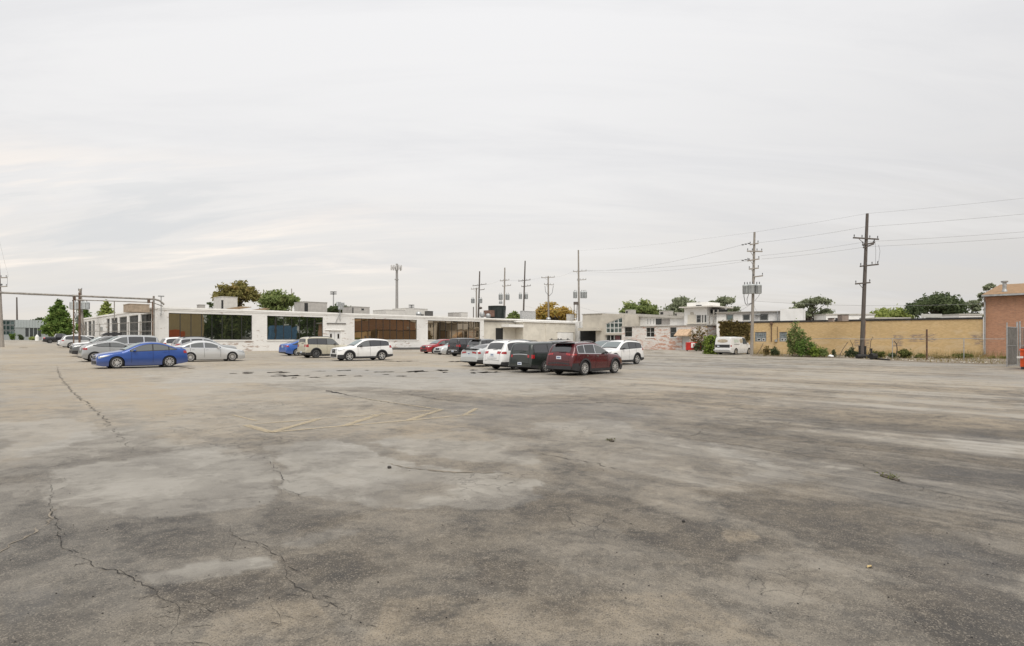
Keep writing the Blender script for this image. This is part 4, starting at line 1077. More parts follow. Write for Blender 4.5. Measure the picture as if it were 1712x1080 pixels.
spec('long_boxy', L=5.12, W=1.93, wb=2.99, fo=.95, R=.375, top=[(0, .5), (.04, .88), (.25, 1.02), (1.2, 1.09), (1.4, 1.12), (2.0, 1.60), (2.3, 1.69), (3.4, 1.72), (4.75, 1.68), (4.96, 1.61), (5.07, 1.06), (5.095, .95), (5.11, .7), (5.12, .5)],
     belt=[(1.2, 1.06), (5.0, 1.10)], win=(1.62, 4.85), pil=[2.7, 3.75], ws=(1.45, 2.08), rwz=(1.12, 1.56), hl=(.72, .9), tl=(.80, 1.02), spokes=9, clad=0, pf=.84, pr=.93)
spec('crossover', L=5.15, W=1.99, wb=3.02, fo=1.0, R=.385, top=[(0, .5), (.05, .82), (.3, .97), (1.25, 1.1), (1.5, 1.14), (2.2, 1.6), (2.6, 1.74), (3.3, 1.79), (4.2, 1.75), (4.68, 1.68), (5.0, 1.14), (5.10, .98), (5.135, .72), (5.15, .5)],
     belt=[(1.3, 1.05), (4.8, 1.18)], win=(1.75, 4.6), pil=[2.85, 3.85], ws=(1.56, 2.35), rwz=(1.20, 1.62), hl=(.74, .93), tl=(.96, 1.12), spokes=6, clad=0, pr=.82)
spec('rugged', L=4.65, W=1.88, wb=2.71, fo=.92, R=.375, top=[(0, .52), (.05, .86), (.25, 1.0), (1.1, 1.08), (1.4, 1.13), (2.1, 1.56), (2.5, 1.67), (3.1, 1.69), (3.9, 1.65), (4.25, 1.59), (4.54, 1.10), (4.61, .98), (4.64, .72), (4.65, .5)],
     belt=[(1.2, 1.04), (4.4, 1.12)], win=(1.66, 4.15), pil=[2.72, 3.6], ws=(1.48, 2.22), rwz=(1.14, 1.52), hl=(.78, .9), tl=(1.02, 1.12), spokes=10, clad=1)
spec('minivan', L=5.1, W=1.98, wb=3.0, fo=1.0, R=.34, top=[(0, .45), (.05, .75), (.3, .9), (.95, 1.05), (1.2, 1.1), (2.1, 1.6), (2.5, 1.71), (3.3, 1.74), (4.5, 1.70), (4.8, 1.63), (5.03, 1.08), (5.07, .95), (5.09, .7), (5.1, .5)],
     belt=[(1.2, 1.0), (4.9, 1.08)], win=(1.55, 4.72), pil=[2.75, 3.85], ws=(1.28, 2.2), rwz=(1.1, 1.56), hl=(.66, .88), tl=(.9, 1.12), spokes=7, clad=0)
spec('van', L=4.85, W=1.97, wb=2.82, fo=.9, R=.345, top=[(0, .5), (.04, .9), (.25, 1.02), (.8, 1.14), (.98, 1.2), (1.5, 1.78), (1.8, 1.92), (3, 1.95), (4.65, 1.94), (4.78, 1.86), (4.83, 1.0), (4.85, .6)],
     belt=[(.9, 1.12), (4.8, 1.16)], win=(1.2, 2.2), pil=[], ws=(1.0, 1.62), rwz=None, hl=(.72, .92), tl=(.86, 1.05), spokes=5, clad=0, pf=.86, pr=.95)
spec('pickup', L=5.8, W=2.0, wb=3.65, fo=.98, R=.40, top=[(0, .52), (.05, 1.0), (.3, 1.1), (1.4, 1.2), (1.6, 1.25), (2.2, 1.78), (2.5, 1.89), (3.5, 1.89), (3.72, 1.8), (3.86, 1.28), (4.0, 1.27), (5.68, 1.27), (5.76, 1.0), (5.8, .62)],
     belt=[(1.2, 1.18), (3.9, 1.24)], win=(1.75, 3.6), pil=[2.75], ws=(1.66, 2.28), rwz=None, hl=(.82, 1.0), tl=(.9, 1.2), spokes=6, clad=0, pr=.95)

_wheel = {}
def wheel_mesh(R, spokes, dark):
    key = (round(R, 3), spokes, dark)
    if key in _wheel: return _wheel[key]
    w = .21; Ri = R * .70
    ty = MB().lathe([(Ri, -w / 2), (R * .93, -w / 2), (R * .985, -w / 2 + .02), (R, -w / 4), (R, w / 4), (R * .985, w / 2 - .02), (R * .93, w / 2), (Ri, w / 2 - .004), (Ri, -w / 2)], 28)
    rm = MB().lathe([(Ri * 1.01, .09), (Ri * 1.01, .103), (Ri * .90, .103), (Ri * .87, .06), (Ri * .87, .09)], 28)
    for i in range(spokes):
        a = 2 * math.pi * i / spokes + .2; ca, sa = math.cos(a), math.sin(a)
        hw_ = (.17 if spokes <= 6 else .10 if spokes <= 10 else .065) * Ri
        p0, p1 = Ri * .12, Ri * .93
        vs = []
        for r, k, y in ((p0, 1.0, .085), (p1, .75, .098)):
            for s in (-1, 1):
                vs += [(ca * r - sa * hw_ * k * s, y - .025, sa * r + ca * hw_ * k * s), (ca * r - sa * hw_ * k * s, y, sa * r + ca * hw_ * k * s)]
        rm.add(vs, [(0, 1, 3, 2), (4, 6, 7, 5), (1, 5, 7, 3), (0, 2, 6, 4), (0, 4, 5, 1), (2, 3, 7, 6)])
    rm.lathe([(0, .09), (Ri * .16, .092), (Ri * .2, .08), (Ri * .2, .04)], 14)
    bk = MB().lathe([(0, .03), (Ri * .98, .03)], 20)
    r = (ty.mesh('wheel', tyre_m, True), rm.mesh('rim', alloy_dark if dark else alloy_m, True), bk.mesh('brake_shield', under_m))
    _wheel[key] = r; return r

def make_car(name, label, cat, sp, paint, ref, px, py, ang, scale=1.0, group=None, tint=True, dark_rim=False, clad=None, rails=False, plate=True, wheel_ref=True,
             rim_trim=False, low_black=True, spoiler=False, twotone=None, rack=False, fog=True, depth=None, rblk=None, tin=.74, strip=None):
    s = SP[sp]; L, Wd, R, wb, fo = s['L'], s['W'], s['R'], s['wb'], s['fo']; hw = Wd / 2
    clad = s['clad'] if clad is None else clad
    pts = chaikin(s['top'], 2); PX = np.array([p[0] for p in pts]); PZ = np.array([p[1] for p in pts])
    zt = lambda x: float(np.interp(x, PX, PZ))
    bx, bz = zip(*s['belt']); belt = lambda x: float(np.interp(x, bx, bz))
    xf, xr = fo, fo + wb; Ra = R * 1.13; pf, pr = s.get('pf', .80), s.get('pr', .90)
    gc = .155 if R < .36 else .205
    def zb0(x): return float(np.interp(x, [0, .3, xf, xr, L - .45, L], [gc + .05, gc - .02, gc, gc, gc + .04, gc + .12]))
    def zb(x):
        v = zb0(x)
        for xw in (xf, xr):
            d = abs(x - xw)
            if d < Ra: v = max(v, R + math.sqrt(Ra * Ra - d * d) * (.99))
        return min(v, zt(x) - .04)
    zmid = lambda x: min(belt(x), zb0(x) + .78 * (zt(x) - zb0(x)))
    def plan(x):
        a = pf + (1 - pf) * (1 - (1 - min(x / .85, 1)) ** 2.6)
        b = pr + (1 - pr) * (1 - (1 - min((L - x) / .5, 1)) ** 2.8)
        return a * b
    def Wf(x, z):
        w = hw * plan(x); B = zmid(x); T = zt(x)
        lo = zb0(x)
        u = (z - lo) / max(B - lo, .05)
        if u < 1: w *= 1 - .055 * max(0, .45 - u) / .45 - .030 * max(0, u - .62) / .38 - .012 * (1 if .30 < u < .36 else 0)
        else: w = w * .970 - (z - B) * (.30 if sp != 'van' else .12)
        r = .13; d = T - z
        if d < r: q = 1 - max(d, 0) / r; w -= r * .85 * (1 - math.sqrt(max(0, 1 - q * q * .98)))
        return max(w, .15)
    crown = .045
    def top(x, y):
        w = Wf(x, zt(x)); return zt(x) + crown * (1 - min(1, (y / w)) ** 2)
    X_ = lambda x: L / 2 - x                                   # station -> local x, nose at +x
    # where the car stands
    lx = {'F': (xf, 0), 'R': (xr, 0), 'B': (L, 0), 'N': (0, 0), 'C': (L / 2, 0), 'FL': (xf, hw - .1), 'FR': (xf, -hw + .1), 'RL': (xr, hw - .1), 'RR': (xr, -hw + .1)}[ref]
    gx, gy = G(px, py) if depth is None else at(px, depth)
    ox, oy = X_(lx[0]) * scale, lx[1] * scale
    cxp = gx - (ox * math.cos(ang) - oy * math.sin(ang)); cyp = gy - (ox * math.sin(ang) + oy * math.cos(ang))
    root = thing(name, label, cat, gl(cxp, cyp), ang, group, scale)
    # shell
    xs = set(np.linspace(0, L, 58).tolist()) | set(PX.tolist())
    for xw in (xf, xr):
        for k in np.linspace(0, math.pi, 19): xs.add(xw + Ra * math.cos(k) * .9999)
        xs |= {xw - Ra * 1.004, xw + Ra * 1.004}
    xs = sorted(xs); xs = [x for i, x in enumerate(xs) if i == 0 or x - xs[i - 1] > .0015]
    NL, NU = 9, 7
    rings = []
    for x in xs:
        b, m_, t = zb(x), zmid(x), zt(x); m_ = max(m_, b + .02); m_ = min(m_, t - .01)
        zs = [b + (m_ - b) * i / NL for i in range(NL)] + [m_ + (t - m_) * (1 - (1 - i / NU) ** 1.6) for i in range(NU + 1)]
        l = [(X_(x), Wf(x, z), z) for z in zs]; w = Wf(x, t)
        mid = [(X_(x), w * k, top(x, w * k)) for k in (.8, .5, .2, -.2, -.5, -.8)]
        rings.append(l + mid + [(p[0], -p[1], p[2]) for p in reversed(l)])
    mb = MB().grid(rings)
    n = len(rings[0])
    mb.add(rings[0], [tuple(range(n))]); mb.add(rings[-1], [tuple(reversed(range(n)))])
    mb.build('body', paint, root, True, angle=32)
    ub = [(X_(x), min(.85, zt(x) - .17)) for x in (.14, .35, .7, xf, L * .5, xr, L - .6, L - .3, L - .14)]
    MB().prism([(X_(xf), gc - .045), (X_(.14), gc + .07)] + ub + [(X_(L - .14), gc + .14), (X_(xr + R), gc - .045)], -hw + .27, hw - .27, 'y').build('underbody', under_m, root)
    # patches that lie on the shell
    def side(mb, x0, x1, lo, hi, sd, off=.006, nx=14, nz=5):
        rows = []
        for i in range(nx + 1):
            x = x0 + (x1 - x0) * i / nx; a, b = lo(x), hi(x); b = max(b, a + .001)
            rows.append([(X_(x), sd * (Wf(x, a + (b - a) * j / nz) + off), a + (b - a) * j / nz) for j in range(nz + 1)])
        mb.grid(rows); return mb
    def skin(mb, x0, x1, y0, y1, off=.008, nx=10, ny=8):
        """on hood, screens, roof, tailgate: y0,y1 are fractions of the half width (numbers or functions of u)"""
        rows = []
        for i in range(nx + 1):
            u = i / nx; x = x0 + (x1 - x0) * u; e = .01; sl = (zt(x + e) - zt(x - e)) / (2 * e)
            nl = math.hypot(sl, 1); nxv, nzv = -sl / nl * -1, 1 / nl
            w = Wf(x, zt(x)); a = y0(u) if callable(y0) else y0; b = y1(u) if callable(y1) else y1
            rows.append([(X_(x) + (sl / nl) * off, w * (a + (b - a) * j / ny), top(x, w * (a + (b - a) * j / ny)) + nzv * off) for j in range(ny + 1)])
        mb.grid(rows); return mb
    PXr, PZr = PX[PX > L * .6], PZ[PX > L * .6]
    def xz_rear(z): return float(np.interp(-z, -PZr, PXr))
    PXn, PZn = PX[PX < L * .3], PZ[PX < L * .3]
    def xz_nose(z): return float(np.interp(z, PZn, PXn))
    # glazing
    gm = glass_dark if tint else glass_clear
    w0, w1 = s['win']; roofh = .085
    lo = lambda x: belt(x) + .035
    hi = lambda x: max(lo(x) + .005, min(zt(x) - roofh - .012, zt(x) - roofh))
    for sd in (1, -1):
        side(MB(), w0 - .06, w1 + .05, lambda x: lo(x) - .02, lambda x: hi(x) + .012, sd, .004, 30).build('window_trim', chrome_m if rim_trim else black_m, root, True)
        cuts = [w0] + s['pil'] + [w1]
        for a, b in zip(cuts[:-1], cuts[1:]):
            g_ = gm if (a > w0 or not tint) else glass_clear
            side(MB(), a + (.0 if a == w0 else .035), b - (.0 if b == w1 else .035), lambda x: lo(x) + .012, lambda x: hi(x) - .012, sd, .010, 14).build('side_window', g_, root, True)
    a, b = s['ws']; skin(MB(), a + .03, b - .04, lambda u: -.93 + .01 * u, lambda u: .93 - .01 * u).build('windscreen', wind_m, root, True)
    skin(MB(), a - .08, a + .03, -.93, .93, .010, 2).build('wiper_cowl', black_m, root, True)
    if s.get('rwz'): ra, rb = xz_rear(s['rwz'][1]), xz_rear(s['rwz'][0])
    elif s.get('rw'): ra, rb = s['rw']
    else: ra = None
    if ra:
        skin(MB(), ra + .01, rb - .02, lambda u: -.86 + .02 * u, lambda u: .86 - .02 * u, .010).build('rear_window', gm, root, True)
        if s.get('rwz'):
            zc = s['rwz'][0] + .03; x = xz_rear(zc)
            MB().bar((X_(x) - .03, .05, zc), (X_(x) - .03, -.38, zc + .05), .02).build('rear_wiper', black_m, root)
    # lights
    h0, h1 = s['hl']
    for sd in (1, -1):
        mb = MB(); xa, xb = xz_nose(h0) + .01, xz_nose(h1) + .02
        side(mb, max(.07, xz_nose(h0)), .58, lambda x: max(h0 + .02 + max(0, x - .12) * .34, zb(x)), lambda x: min(h1 + (x - .1) * .10, zt(x) - .02), sd, .008, 10, 4)
        skin(mb, xa, xb, sd * .60, sd * .99, .009, 5, 4)
        mb.build('headlight', clear_m, root, True)
        t0, t1 = s['tl']; mb = MB(); xa = xz_rear(t1); xb = xz_rear(t0)
        side(mb, xa - .20, xb - .012, lambda x: t0 + .02, lambda x: min(t1, zt(x) - .015), sd, .008, 8, 4)
        skin(mb, xa + .004, xb - .003, sd * tin, sd * .995, .010, 6, 5)
        mb.build('taillight', red_m, root, True)
        # mirrors
        mx_ = a + .42; mz = belt(mx_) + .09; my = Wf(mx_, mz)
        m2 = MB().ball((X_(mx_), sd * (my + .13), mz), (.075, .11, .07), 10, 7); m2.bar((X_(mx_), sd * (my - .01), mz - .04), (X_(mx_), sd * (my + .09), mz - .03), .05)
        m2.build('mirror', black_m if (low_black or clad) else paint, root, True)
        # door seams, handles
        sm = MB()
        for xd in ([w0 + .02] + s['pil'][:1] + (s['pil'][1:2] if len(s['pil']) > 1 else [])):
            side(sm, xd - .007, xd + .007, lambda x: max(zb(x) + .04, .30), lambda x: belt(x), sd, .0035, 1, 8)
        if sm.v: sm.build('door_seam', under_m, root, True)
        for xd in s['pil'][:2]:
            side(MB(), xd - .26, xd - .08, lambda x: belt(x) - .105, lambda x: belt(x) - .075, sd, .022, 4, 2).build('door_handle', paint if not rim_trim else chrome_m, root, True)
    # lower black cladding, bumpers, grille
    if clad:
        for sd in (1, -1):
            def hic(x):
                v = zb0(x) + .13
                for xw in (xf, xr):
                    d = abs(x - xw); R2 = Ra + .085
                    if d < R2: v = max(v, R + math.sqrt(R2 * R2 - d * d))
                if x < .5 or x > L - .5: v = max(v, .48)
                return min(v, zt(x) - .03)
            side(MB(), .02, L - .02, lambda x: zb(x) - .004, hic, sd, .016, 110, 4).build('cladding', black_m, root, True)
    zbr = .50 if clad else .36
    wR = hw * plan(L) * .985
    MB().grid([[(X_(L) - .012, wR * k, z) for k in (-1, -.5, 0, .5, 1)] for z in (zb0(L) + .0, zbr)]).build('bumper', black_m if low_black or clad else paint, root)
    if rblk:
        m2 = MB()
        for sd in (1, -1): side(m2, L - .52, L - .003, lambda x: zb(x) - .003, lambda x: min(rblk, zt(x) - .02), sd, .010, 12, 3)
        if rblk > zt(L) + .02: skin(m2, xz_rear(rblk), L - .003, -.995, .995, .012, 6, 10)
        m2.build('rear_bumper', black_m, root, True)
        m2 = skin(MB(), xz_rear(rblk + .075), xz_rear(rblk + .055), -.99, .99, .004, 2, 8); m2.build('bumper_seam', under_m, root)
    if strip:
        z0_, z1_, k_ = strip; skin(MB(), xz_rear(z1_), xz_rear(z0_), -k_, k_, .014, 3, 8).build('tailgate_strip', chrome_m, root, True)
    if s.get('rwz') and sp != 'van':
        m2 = MB()
        for sd in (1, -1): skin(m2, xz_rear(s['rwz'][1]), xz_rear((rblk or .5) + .08), sd * .925, sd * .94, .004, 14, 1)
        m2.build('tailgate_seam', under_m, root)
    mbr = MB(); wN = hw * plan(0)
    z0, z1 = zb0(0) + .06, zt(0) - .02
    mbr.grid([[(X_(0) + .012, wN * k * .8, z) for k in (-1, -.5, 0, .5, 1)] for z in (z0, z1)])
    gz0, gz1 = zt(0) + .03, h1 - .03
    if gz1 > gz0 + .03: skin(mbr, xz_nose(gz0), xz_nose(gz1), -.52, .52, .010, 4, 6)
    gr = mbr.build('grille', black_m, root, True)
    MB().ball((X_(xz_nose(gz1 - .05)) + .012, 0, gz1 - .06), (.02, .06, .05), 10, 6).build('badge', chrome_m, gr, True)
    if fog:
        for sd in (1, -1):
            MB().ball((X_(.13), sd * hw * plan(.13) * .92, zb0(0) + .16), (.05, .05, .045), 8, 6).build('fog_light', clear_m, root, True)
    if plate:
        zpl = .92 if s.get('rwz') and sp not in ('boxy', 'long_boxy') else .86 if not s.get('rwz') else .52
        xp = xz_rear(zpl) if zpl > .6 else L
        pl = MB().box(X_(xp) - .034, X_(xp) - .012, -.155, .155, zpl - .078, zpl + .078).build('license_plate', plate_m, root)
        MB().box(X_(xp) - .0365, X_(xp) - .0345, -.11, .11, zpl - .025, zpl + .03).build('plate_characters', plate_ink, pl)
    for sd in (1, -1):
        tg, rg, bg = wheel_mesh(R, s['spokes'], dark_rim)
        for xw in (xf, xr):
            rot = (0, 0.3 * xw, 0) if sd > 0 else (0, .2 * xw, math.pi)
            w_ = link('wheel', tg, root, (X_(xw), sd * (hw * plan(xw) - .125), R), rot)
            link('rim', rg, w_); link('brake_shield', bg, w_)
    if rails:
        for sd in (1, -1):
            pr_ = []
            x0_, x1_ = s['ws'][1] + .15, w1 - .15
            for i in range(9):
                x = x0_ + (x1_ - x0_) * i / 8; h = .055 if 0 < i < 8 else .0
                pr_.append((X_(x), sd * (Wf(x, zt(x)) + .0), zt(x) + h + .005))
            MB().tube(pr_, .022, 6).build('roof_rail', chrome_m if rails == 'bright' else black_m, root, True)
    if spoiler:
        xs0 = (w1 + .05) if s.get('rwz') else L - .22
        x0_ = xs0 - .12; m2 = MB()
        wS = Wf(x0_, zt(x0_)) * .95
        zS = zt(x0_) + .03
        m2.prism([(X_(x0_), zS - .01), (X_(x0_) - .34, zS + (.02 if not s.get('rwz') else -.02)), (X_(x0_) - .34, zS + .045), (X_(x0_), zS + .03)], -wS, wS)
        m2.build('spoiler', black_m if spoiler == 'black' else paint, root)
    if twotone:
        skin(MB(), s['ws'][1] + .05, w1 - .05, -.97, .97, .006, 12).build('roof_panel', twotone, root, True)
    if rack:
        x0_, x1_ = s['ws'][1] + .2, w1 - .4; rk = MB()
        for x in (x0_ + .3, x1_ - .3): rk.bar((X_(x), -.75, zt(x) + .11), (X_(x), .75, zt(x) + .11), .035)
        if rack == 'box':
            rk.prism([(X_(x0_), zt(x0_) + .14), (X_(x1_ + .3), zt(x1_) + .16), (X_(x1_ + .25), zt(x1_) + .42), (X_(x0_ + .5), zt(x0_) + .44)], -.45, .45)
        else:
            for y in (-.5, .5): rk.ball((X_(x0_ + .3), y, zt(x0_) + .18), (.12, .05, .06), 8, 6); rk.ball((X_(x1_ - .3), y, zt(x1_) + .17), (.12, .05, .06), 8, 6)
        rk.build('roof_rack', black_m, root)
    return root, dict(X=X_, zt=zt, W=Wf, L=L, side=side, skin=skin, hw=hw, xz_rear=xz_rear, belt=belt)

AU, AD = ANG_U, ANG_U + math.pi                             # noses away from the lens / towards it
blue = paint_mat('blue_pearl', (.012, .062, .275), .25)
white = paint_mat('white_paint', (.72, .72, .71), .0, .28)
silver = paint_mat('silver_paint', (.34, .35, .35), .35, .3)
silver_lt = paint_mat('pale_silver', (.54, .55, .55), .25, .3)
grey = paint_mat('grey_paint', (.105, .11, .11), .3, .3)
dgrey = paint_mat('dark_grey_paint', (.05, .052, .05), .3, .3)
greenblk = paint_mat('green_black_paint', (.022, .030, .026), .2, .3)
blackp = paint_mat('black_paint', (.012, .012, .014), .1, .25)
red = paint_mat('bright_red_paint', (.30, .012, .018), .2, .28)
maroon = paint_mat('maroon_paint', (.080, .006, .009), .3, .27)
sand = paint_mat('sand_paint', (.46, .43, .34), .05, .35)
ltblue = paint_mat('mid_blue_paint', (.035, .12, .42), .3, .28)
chalk = paint_mat('chalk_grey', (.47, .49, .49), .1, .3)
GL_, GR_, GB_ = 'cars parked along the lane beside the white building', 'cars parked in the middle rows of the lot', 'cars parked in front of the long white building'

make_car('parked_sedan', 'bright blue sedan with silver multi spoke wheels, nearest car beside the lane', 'sedan', 'sport_sedan', blue, 'FL', 195, 616.2, AD + .02, .99, GL_, tint=False, low_black=False, spoiler=True)
make_car('parked_sedan', 'white silver four door sedan parked behind the bright blue one, nose away from the lane', 'sedan', 'sedan', silver_lt, 'RR', 318, 605.0, AU - .05, 1.0, GB_, tint=False, low_black=False, rim_trim=True)
make_car('parked_suv', 'silver suv with dark side glass standing just beyond the white silver sedan', 'suv', 'suv', silver, 'B', 288, 0, AU, 1.02, GB_, depth=46.0, rim_trim=True, rails=True)
make_car('parked_suv', 'white suv with tall red corner lights, mostly hidden behind the silver suv', 'suv', 'suv', white, 'B', 266, 0, AU, 1.0, GB_, depth=51.5)
make_car('parked_hatchback', 'light grey sloping coupe hatchback with red oval taillight behind the bright blue sedan', 'hatchback', 'hatch', silver, 'RR', 158, 605.0, AU, 1.02, GL_, tint=False)
make_car('parked_suv', 'dark grey suv facing the lane with its black grille showing', 'suv', 'suv', grey, 'FL', 143, 596.0, AD, 1.0, GL_, tint=False, low_black=True)
make_car('parked_minivan', 'long silver minivan facing the lane, seen over the roof of the grey hatchback', 'minivan', 'minivan', silver, 'N', 140, 0, AD, 1.06, GL_, depth=47.5, rim_trim=True)
make_car('parked_suv', 'white suv carrying a long black rooftop carrier', 'suv', 'suv', white, 'N', 120, 0, AD, 1.0, GL_, depth=57.0, rack='box', rails=True)
make_car('parked_sedan', 'pale silver sedan standing between the dark grey suv and the carrier topped suv', 'sedan', 'sedan', silver_lt, 'N', 128, 0, AD, 1.0, GL_, depth=51.5, tint=False)
make_car('parked_suv', 'silver suv with its red taillight towards the lane, beside the white suv with black wheels', 'suv', 'crossover', silver_lt, 'RR', 119, 582.0, AU, .97, GL_)
make_car('parked_suv', 'small white suv with dark wheels and black lower grille facing the lane', 'suv', 'suv', white, 'N', 96, 580.5, AD, .98, GL_, dark_rim=True)
make_car('pickup_truck', 'black pickup truck with a red taillight, farthest vehicle along the lane', 'pickup', 'pickup', blackp, 'RR', 84, 573.8, AU, 1.0, GL_, dark_rim=True)

make_car('parked_sedan', 'mid blue sedan with its trunk towards us beside the sand coloured suv', 'sedan', 'sport_sedan', ltblue, 'RR', 496, 594.8, AU, 1.04, GB_, tint=True, low_black=True)
r_, h_ = make_car('parked_suv', 'sand beige boxy suv with black fenders and dark wheels', 'suv', 'boxy', sand, 'RR', 528, 598.6, AU - .02, 1.02, GB_, dark_rim=True, rails=True, tint=True)
make_car('parked_suv', 'white suv with black fender trim and six spoke silver wheels, alone in the open lot', 'suv', 'suv', white, 'FL', 584, 603.4, R_(180 + 38), 1.02, GB_, rails=False)
make_car('parked_suv', 'bright red suv facing us, first in the row by the wide windows', 'suv', 'suv', red, 'FL', 726, 591.2, AD, .98, GR_, tint=True, clad=0)
make_car('parked_sedan', 'silver sedan with black lower nose squeezed between the bright red suv and the black suv', 'sedan', 'sedan', silver_lt, 'N', 731, 593.0, AD, 1.0, GR_)
make_car('parked_suv', 'black suv with a bright red taillight and chrome rear step', 'suv', 'boxy', blackp, 'RL', 760, 595.0, AU, 1.02, GR_, clad=0, rim_trim=False, strip=(.56, .62, .9))
make_car('parked_suv', 'dark grey suv with a pink red taillight behind the pale grey sedan', 'suv', 'rugged', grey, 'RL', 793, 597.5, AU, 1.05, GR_, spoiler='black', clad=0)
make_car('parked_suv', 'low dark suv roof showing over the white crossover', 'suv', 'suv', dgrey, 'N', 838, 0, AD, .97, GR_, depth=50, rails=True)
make_car('parked_suv', 'dark car with a knobbly black ski rack on its roof, behind the tall dark wagon', 'suv', 'suv', dgrey, 'N', 892, 0, AD, 1.0, GR_, depth=44.5, rack='ski')
make_car('parked_sedan', 'pale chalk grey sedan with black trunk spoiler at the end of the middle row', 'sedan', 'muscle_sedan', chalk, 'RL', 790, 611.2, AU, 1.0, GR_, spoiler='black', tint=True, rblk=.46, tin=.42)
make_car('parked_suv', 'large white crossover with wide tailgate glass and silver rear trim', 'suv', 'crossover', white, 'RL', 829, 616.2, AU - .02, .98, GR_, rails='bright', rblk=.50, tin=.56, strip=(.66, .76, .62))
make_car('parked_wagon', 'dark green black boxy wagon with square red white taillight', 'wagon', 'long_boxy', greenblk, 'RL', 876, 620.6, AU - .02, .98, GR_, low_black=True, rblk=.44, tin=.80, strip=(.985, 1.01, .78))
make_car('parked_suv', 'maroon suv with black spoiler and bright roof rails, nearest in the middle row', 'suv', 'rugged', maroon, 'RL', 934, 625.2, AU + .02, 1.0, GR_, rails='bright', spoiler='black', rim_trim=True, rblk=.64, tin=.60)
make_car('parked_suv', 'white suv with black fenders and dark two tone wheels facing the maroon one', 'suv', 'suv', white, 'RL', 1064, 608.6, AD, 1.02, GR_, rails=True)
make_car('parked_suv', 'black suv with a bright windscreen edge, just behind the white suv with black fenders', 'suv', 'suv', blackp, 'N', 979, 0, AD, 1.0, GR_, depth=46.5)

# the white delivery van: no rear or side glass behind the doors, faded round and oval adverts
vr, vh = make_car('cargo_van', 'old white cargo van with a faded oval advert on its rear doors', 'van', 'van', white, 'RR', 1229.5, 593.0, R_(40), 1.05, None, plate=False, low_black=False)
ad = pm('faded_print', (.40, .34, .25), .6, var=.3, scale=6); adg = pm('faded_green_print', (.52, .56, .48), .6, var=.2, scale=6)
X_, zt_, Lv = vh['X'], vh['zt'], vh['L']
def disc(n, cx_, cz, rx, rz): return [(cx_ + rx * math.cos(2 * math.pi * i / n), cz + rz * math.sin(2 * math.pi * i / n)) for i in range(n)]
MB().add([(X_(vh['xz_rear'](z)) - .016, y, z) for y, z in disc(24, 0, 1.50, .62, .19)], [tuple(range(24))]).build('oval_advert', ad, vr)
MB().add([(X_(vh['xz_rear'](.93)) - .03, y, z) for y, z in [(-.86, .78), (.86, .78), (.86, 1.10), (-.86, 1.10)]], [(0, 1, 2, 3)]).build('rear_panel', black_m, vr)
bb = MB().box(X_(Lv) - .16, X_(Lv) - .02, -.97, .97, .42, .56); bb.build('step_bumper', white, vr)
MB().box(X_(Lv) - .165, X_(Lv) - .161, -.92, .92, .47, .51).build('bumper_strip', black_m, vr)
MB().box(X_(Lv) - .06, X_(Lv) - .035, .35, .6, .86, .98).build('license_plate', plate_m, vr)
sdm = MB(); Y_ = lambda x, z: -(vh['W'](x, z) + .008)
sdm.add([(X_(x), Y_(x, z), z) for x, z in disc(20, 2.55, 1.5, .34, .24)], [tuple(range(20))]); sdm.build('round_advert', ad, vr)
MB().add([(X_(x), Y_(x, z), z) for x, z in [(3.1, 1.32), (4.1, 1.32), (4.1, 1.66), (3.1, 1.66)]], [(0, 1, 2, 3)]).build('side_advert', adg, vr)
MB().add([(X_(x), Y_(x, z), z) for x, z in [(3.0, 1.10), (4.1, 1.10), (4.1, 1.15), (3.0, 1.15)]], [(0, 1, 2, 3)]).build('door_track', black_m, vr)
# sand suv: oval badge-like round taillight surround on the rear quarter, as two dark blocks

# ------------------------------------------------------------------ pipe bridge over the lane
def pipe_bridge():
    a = at(257, 63.0); d = Vector((-UX, -UY))
    t = thing('pipe_bridge', 'rusty pipe bridge on thin posts crossing high over the lane to the building corner', 'pipe bridge', gl(*a), math.atan2(d.y, d.x)); z0 = float(gz(*a))
    zp = Zat(500.2, 63.0) - z0
    def loc(px, Y): p = Vector(at(px, Y)) - Vector(a); return p.dot(d), p.dot(Vector((-d.y, d.x)))
    def hit(px):
        k = ray(px); tt = (k * a[1] - a[0]) / (d.x - k * d.y); return tt
    L = hit(0) + 4
    slope = (Zat(491.5, 55.9) - z0 - zp) / hit(0)
    zz = lambda x: zp + slope * x
    MB().tube([(-1.0, 0, zz(0) - .55), (-.6, 0, zz(0) - .15), (-.1, 0, zz(0)), (hit(133), 0, zz(hit(133))), (L, 0, zz(L))], .10, 10).build('main_pipe', pipe_m, t, True)
    x1 = hit(121); MB().tube([(-.8, .35, zz(0) - .75), (.2, .35, zz(0) - .38), (x1, .35, zz(x1) - .42), (x1, .35, zz(x1) - .1)], .05, 8).build('thin_pipe', pipe_m, t, True)
    for px, y, r_ in ((257, 0, .10), (133, 0, .10), (122, .45, .06), (253, .5, .06)):
        x = hit(px); w = Vector(a) + d * x; zg = float(gz(w.x, w.y)) - z0
        MB().tube([(x, y, zg - .3), (x, y, zz(x) + (.35 if r_ > .08 else -.3))], r_, 8).build('post', rust if px != 257 else pipe_m, t, True)
    x = L - .5; w = Vector(a) + d * x
    MB().tube([(x, 0, float(gz(w.x, w.y)) - z0 - .3), (x, 0, zz(x) + .2)], .10, 8).build('post', rust, t, True)
    x = hit(190); MB().tube([(x, .35, zz(x) - .4), (x, .35, zz(x) - 2.4)], .045, 8).build('drop_pipe', pipe_m, t, True)
    for px in (124, 248): x = hit(px); MB().box(x - .09, x + .09, -.1, .4, zz(x) - .45, zz(x) - .12).build('hanger', rust, t)
pipe_bridge()
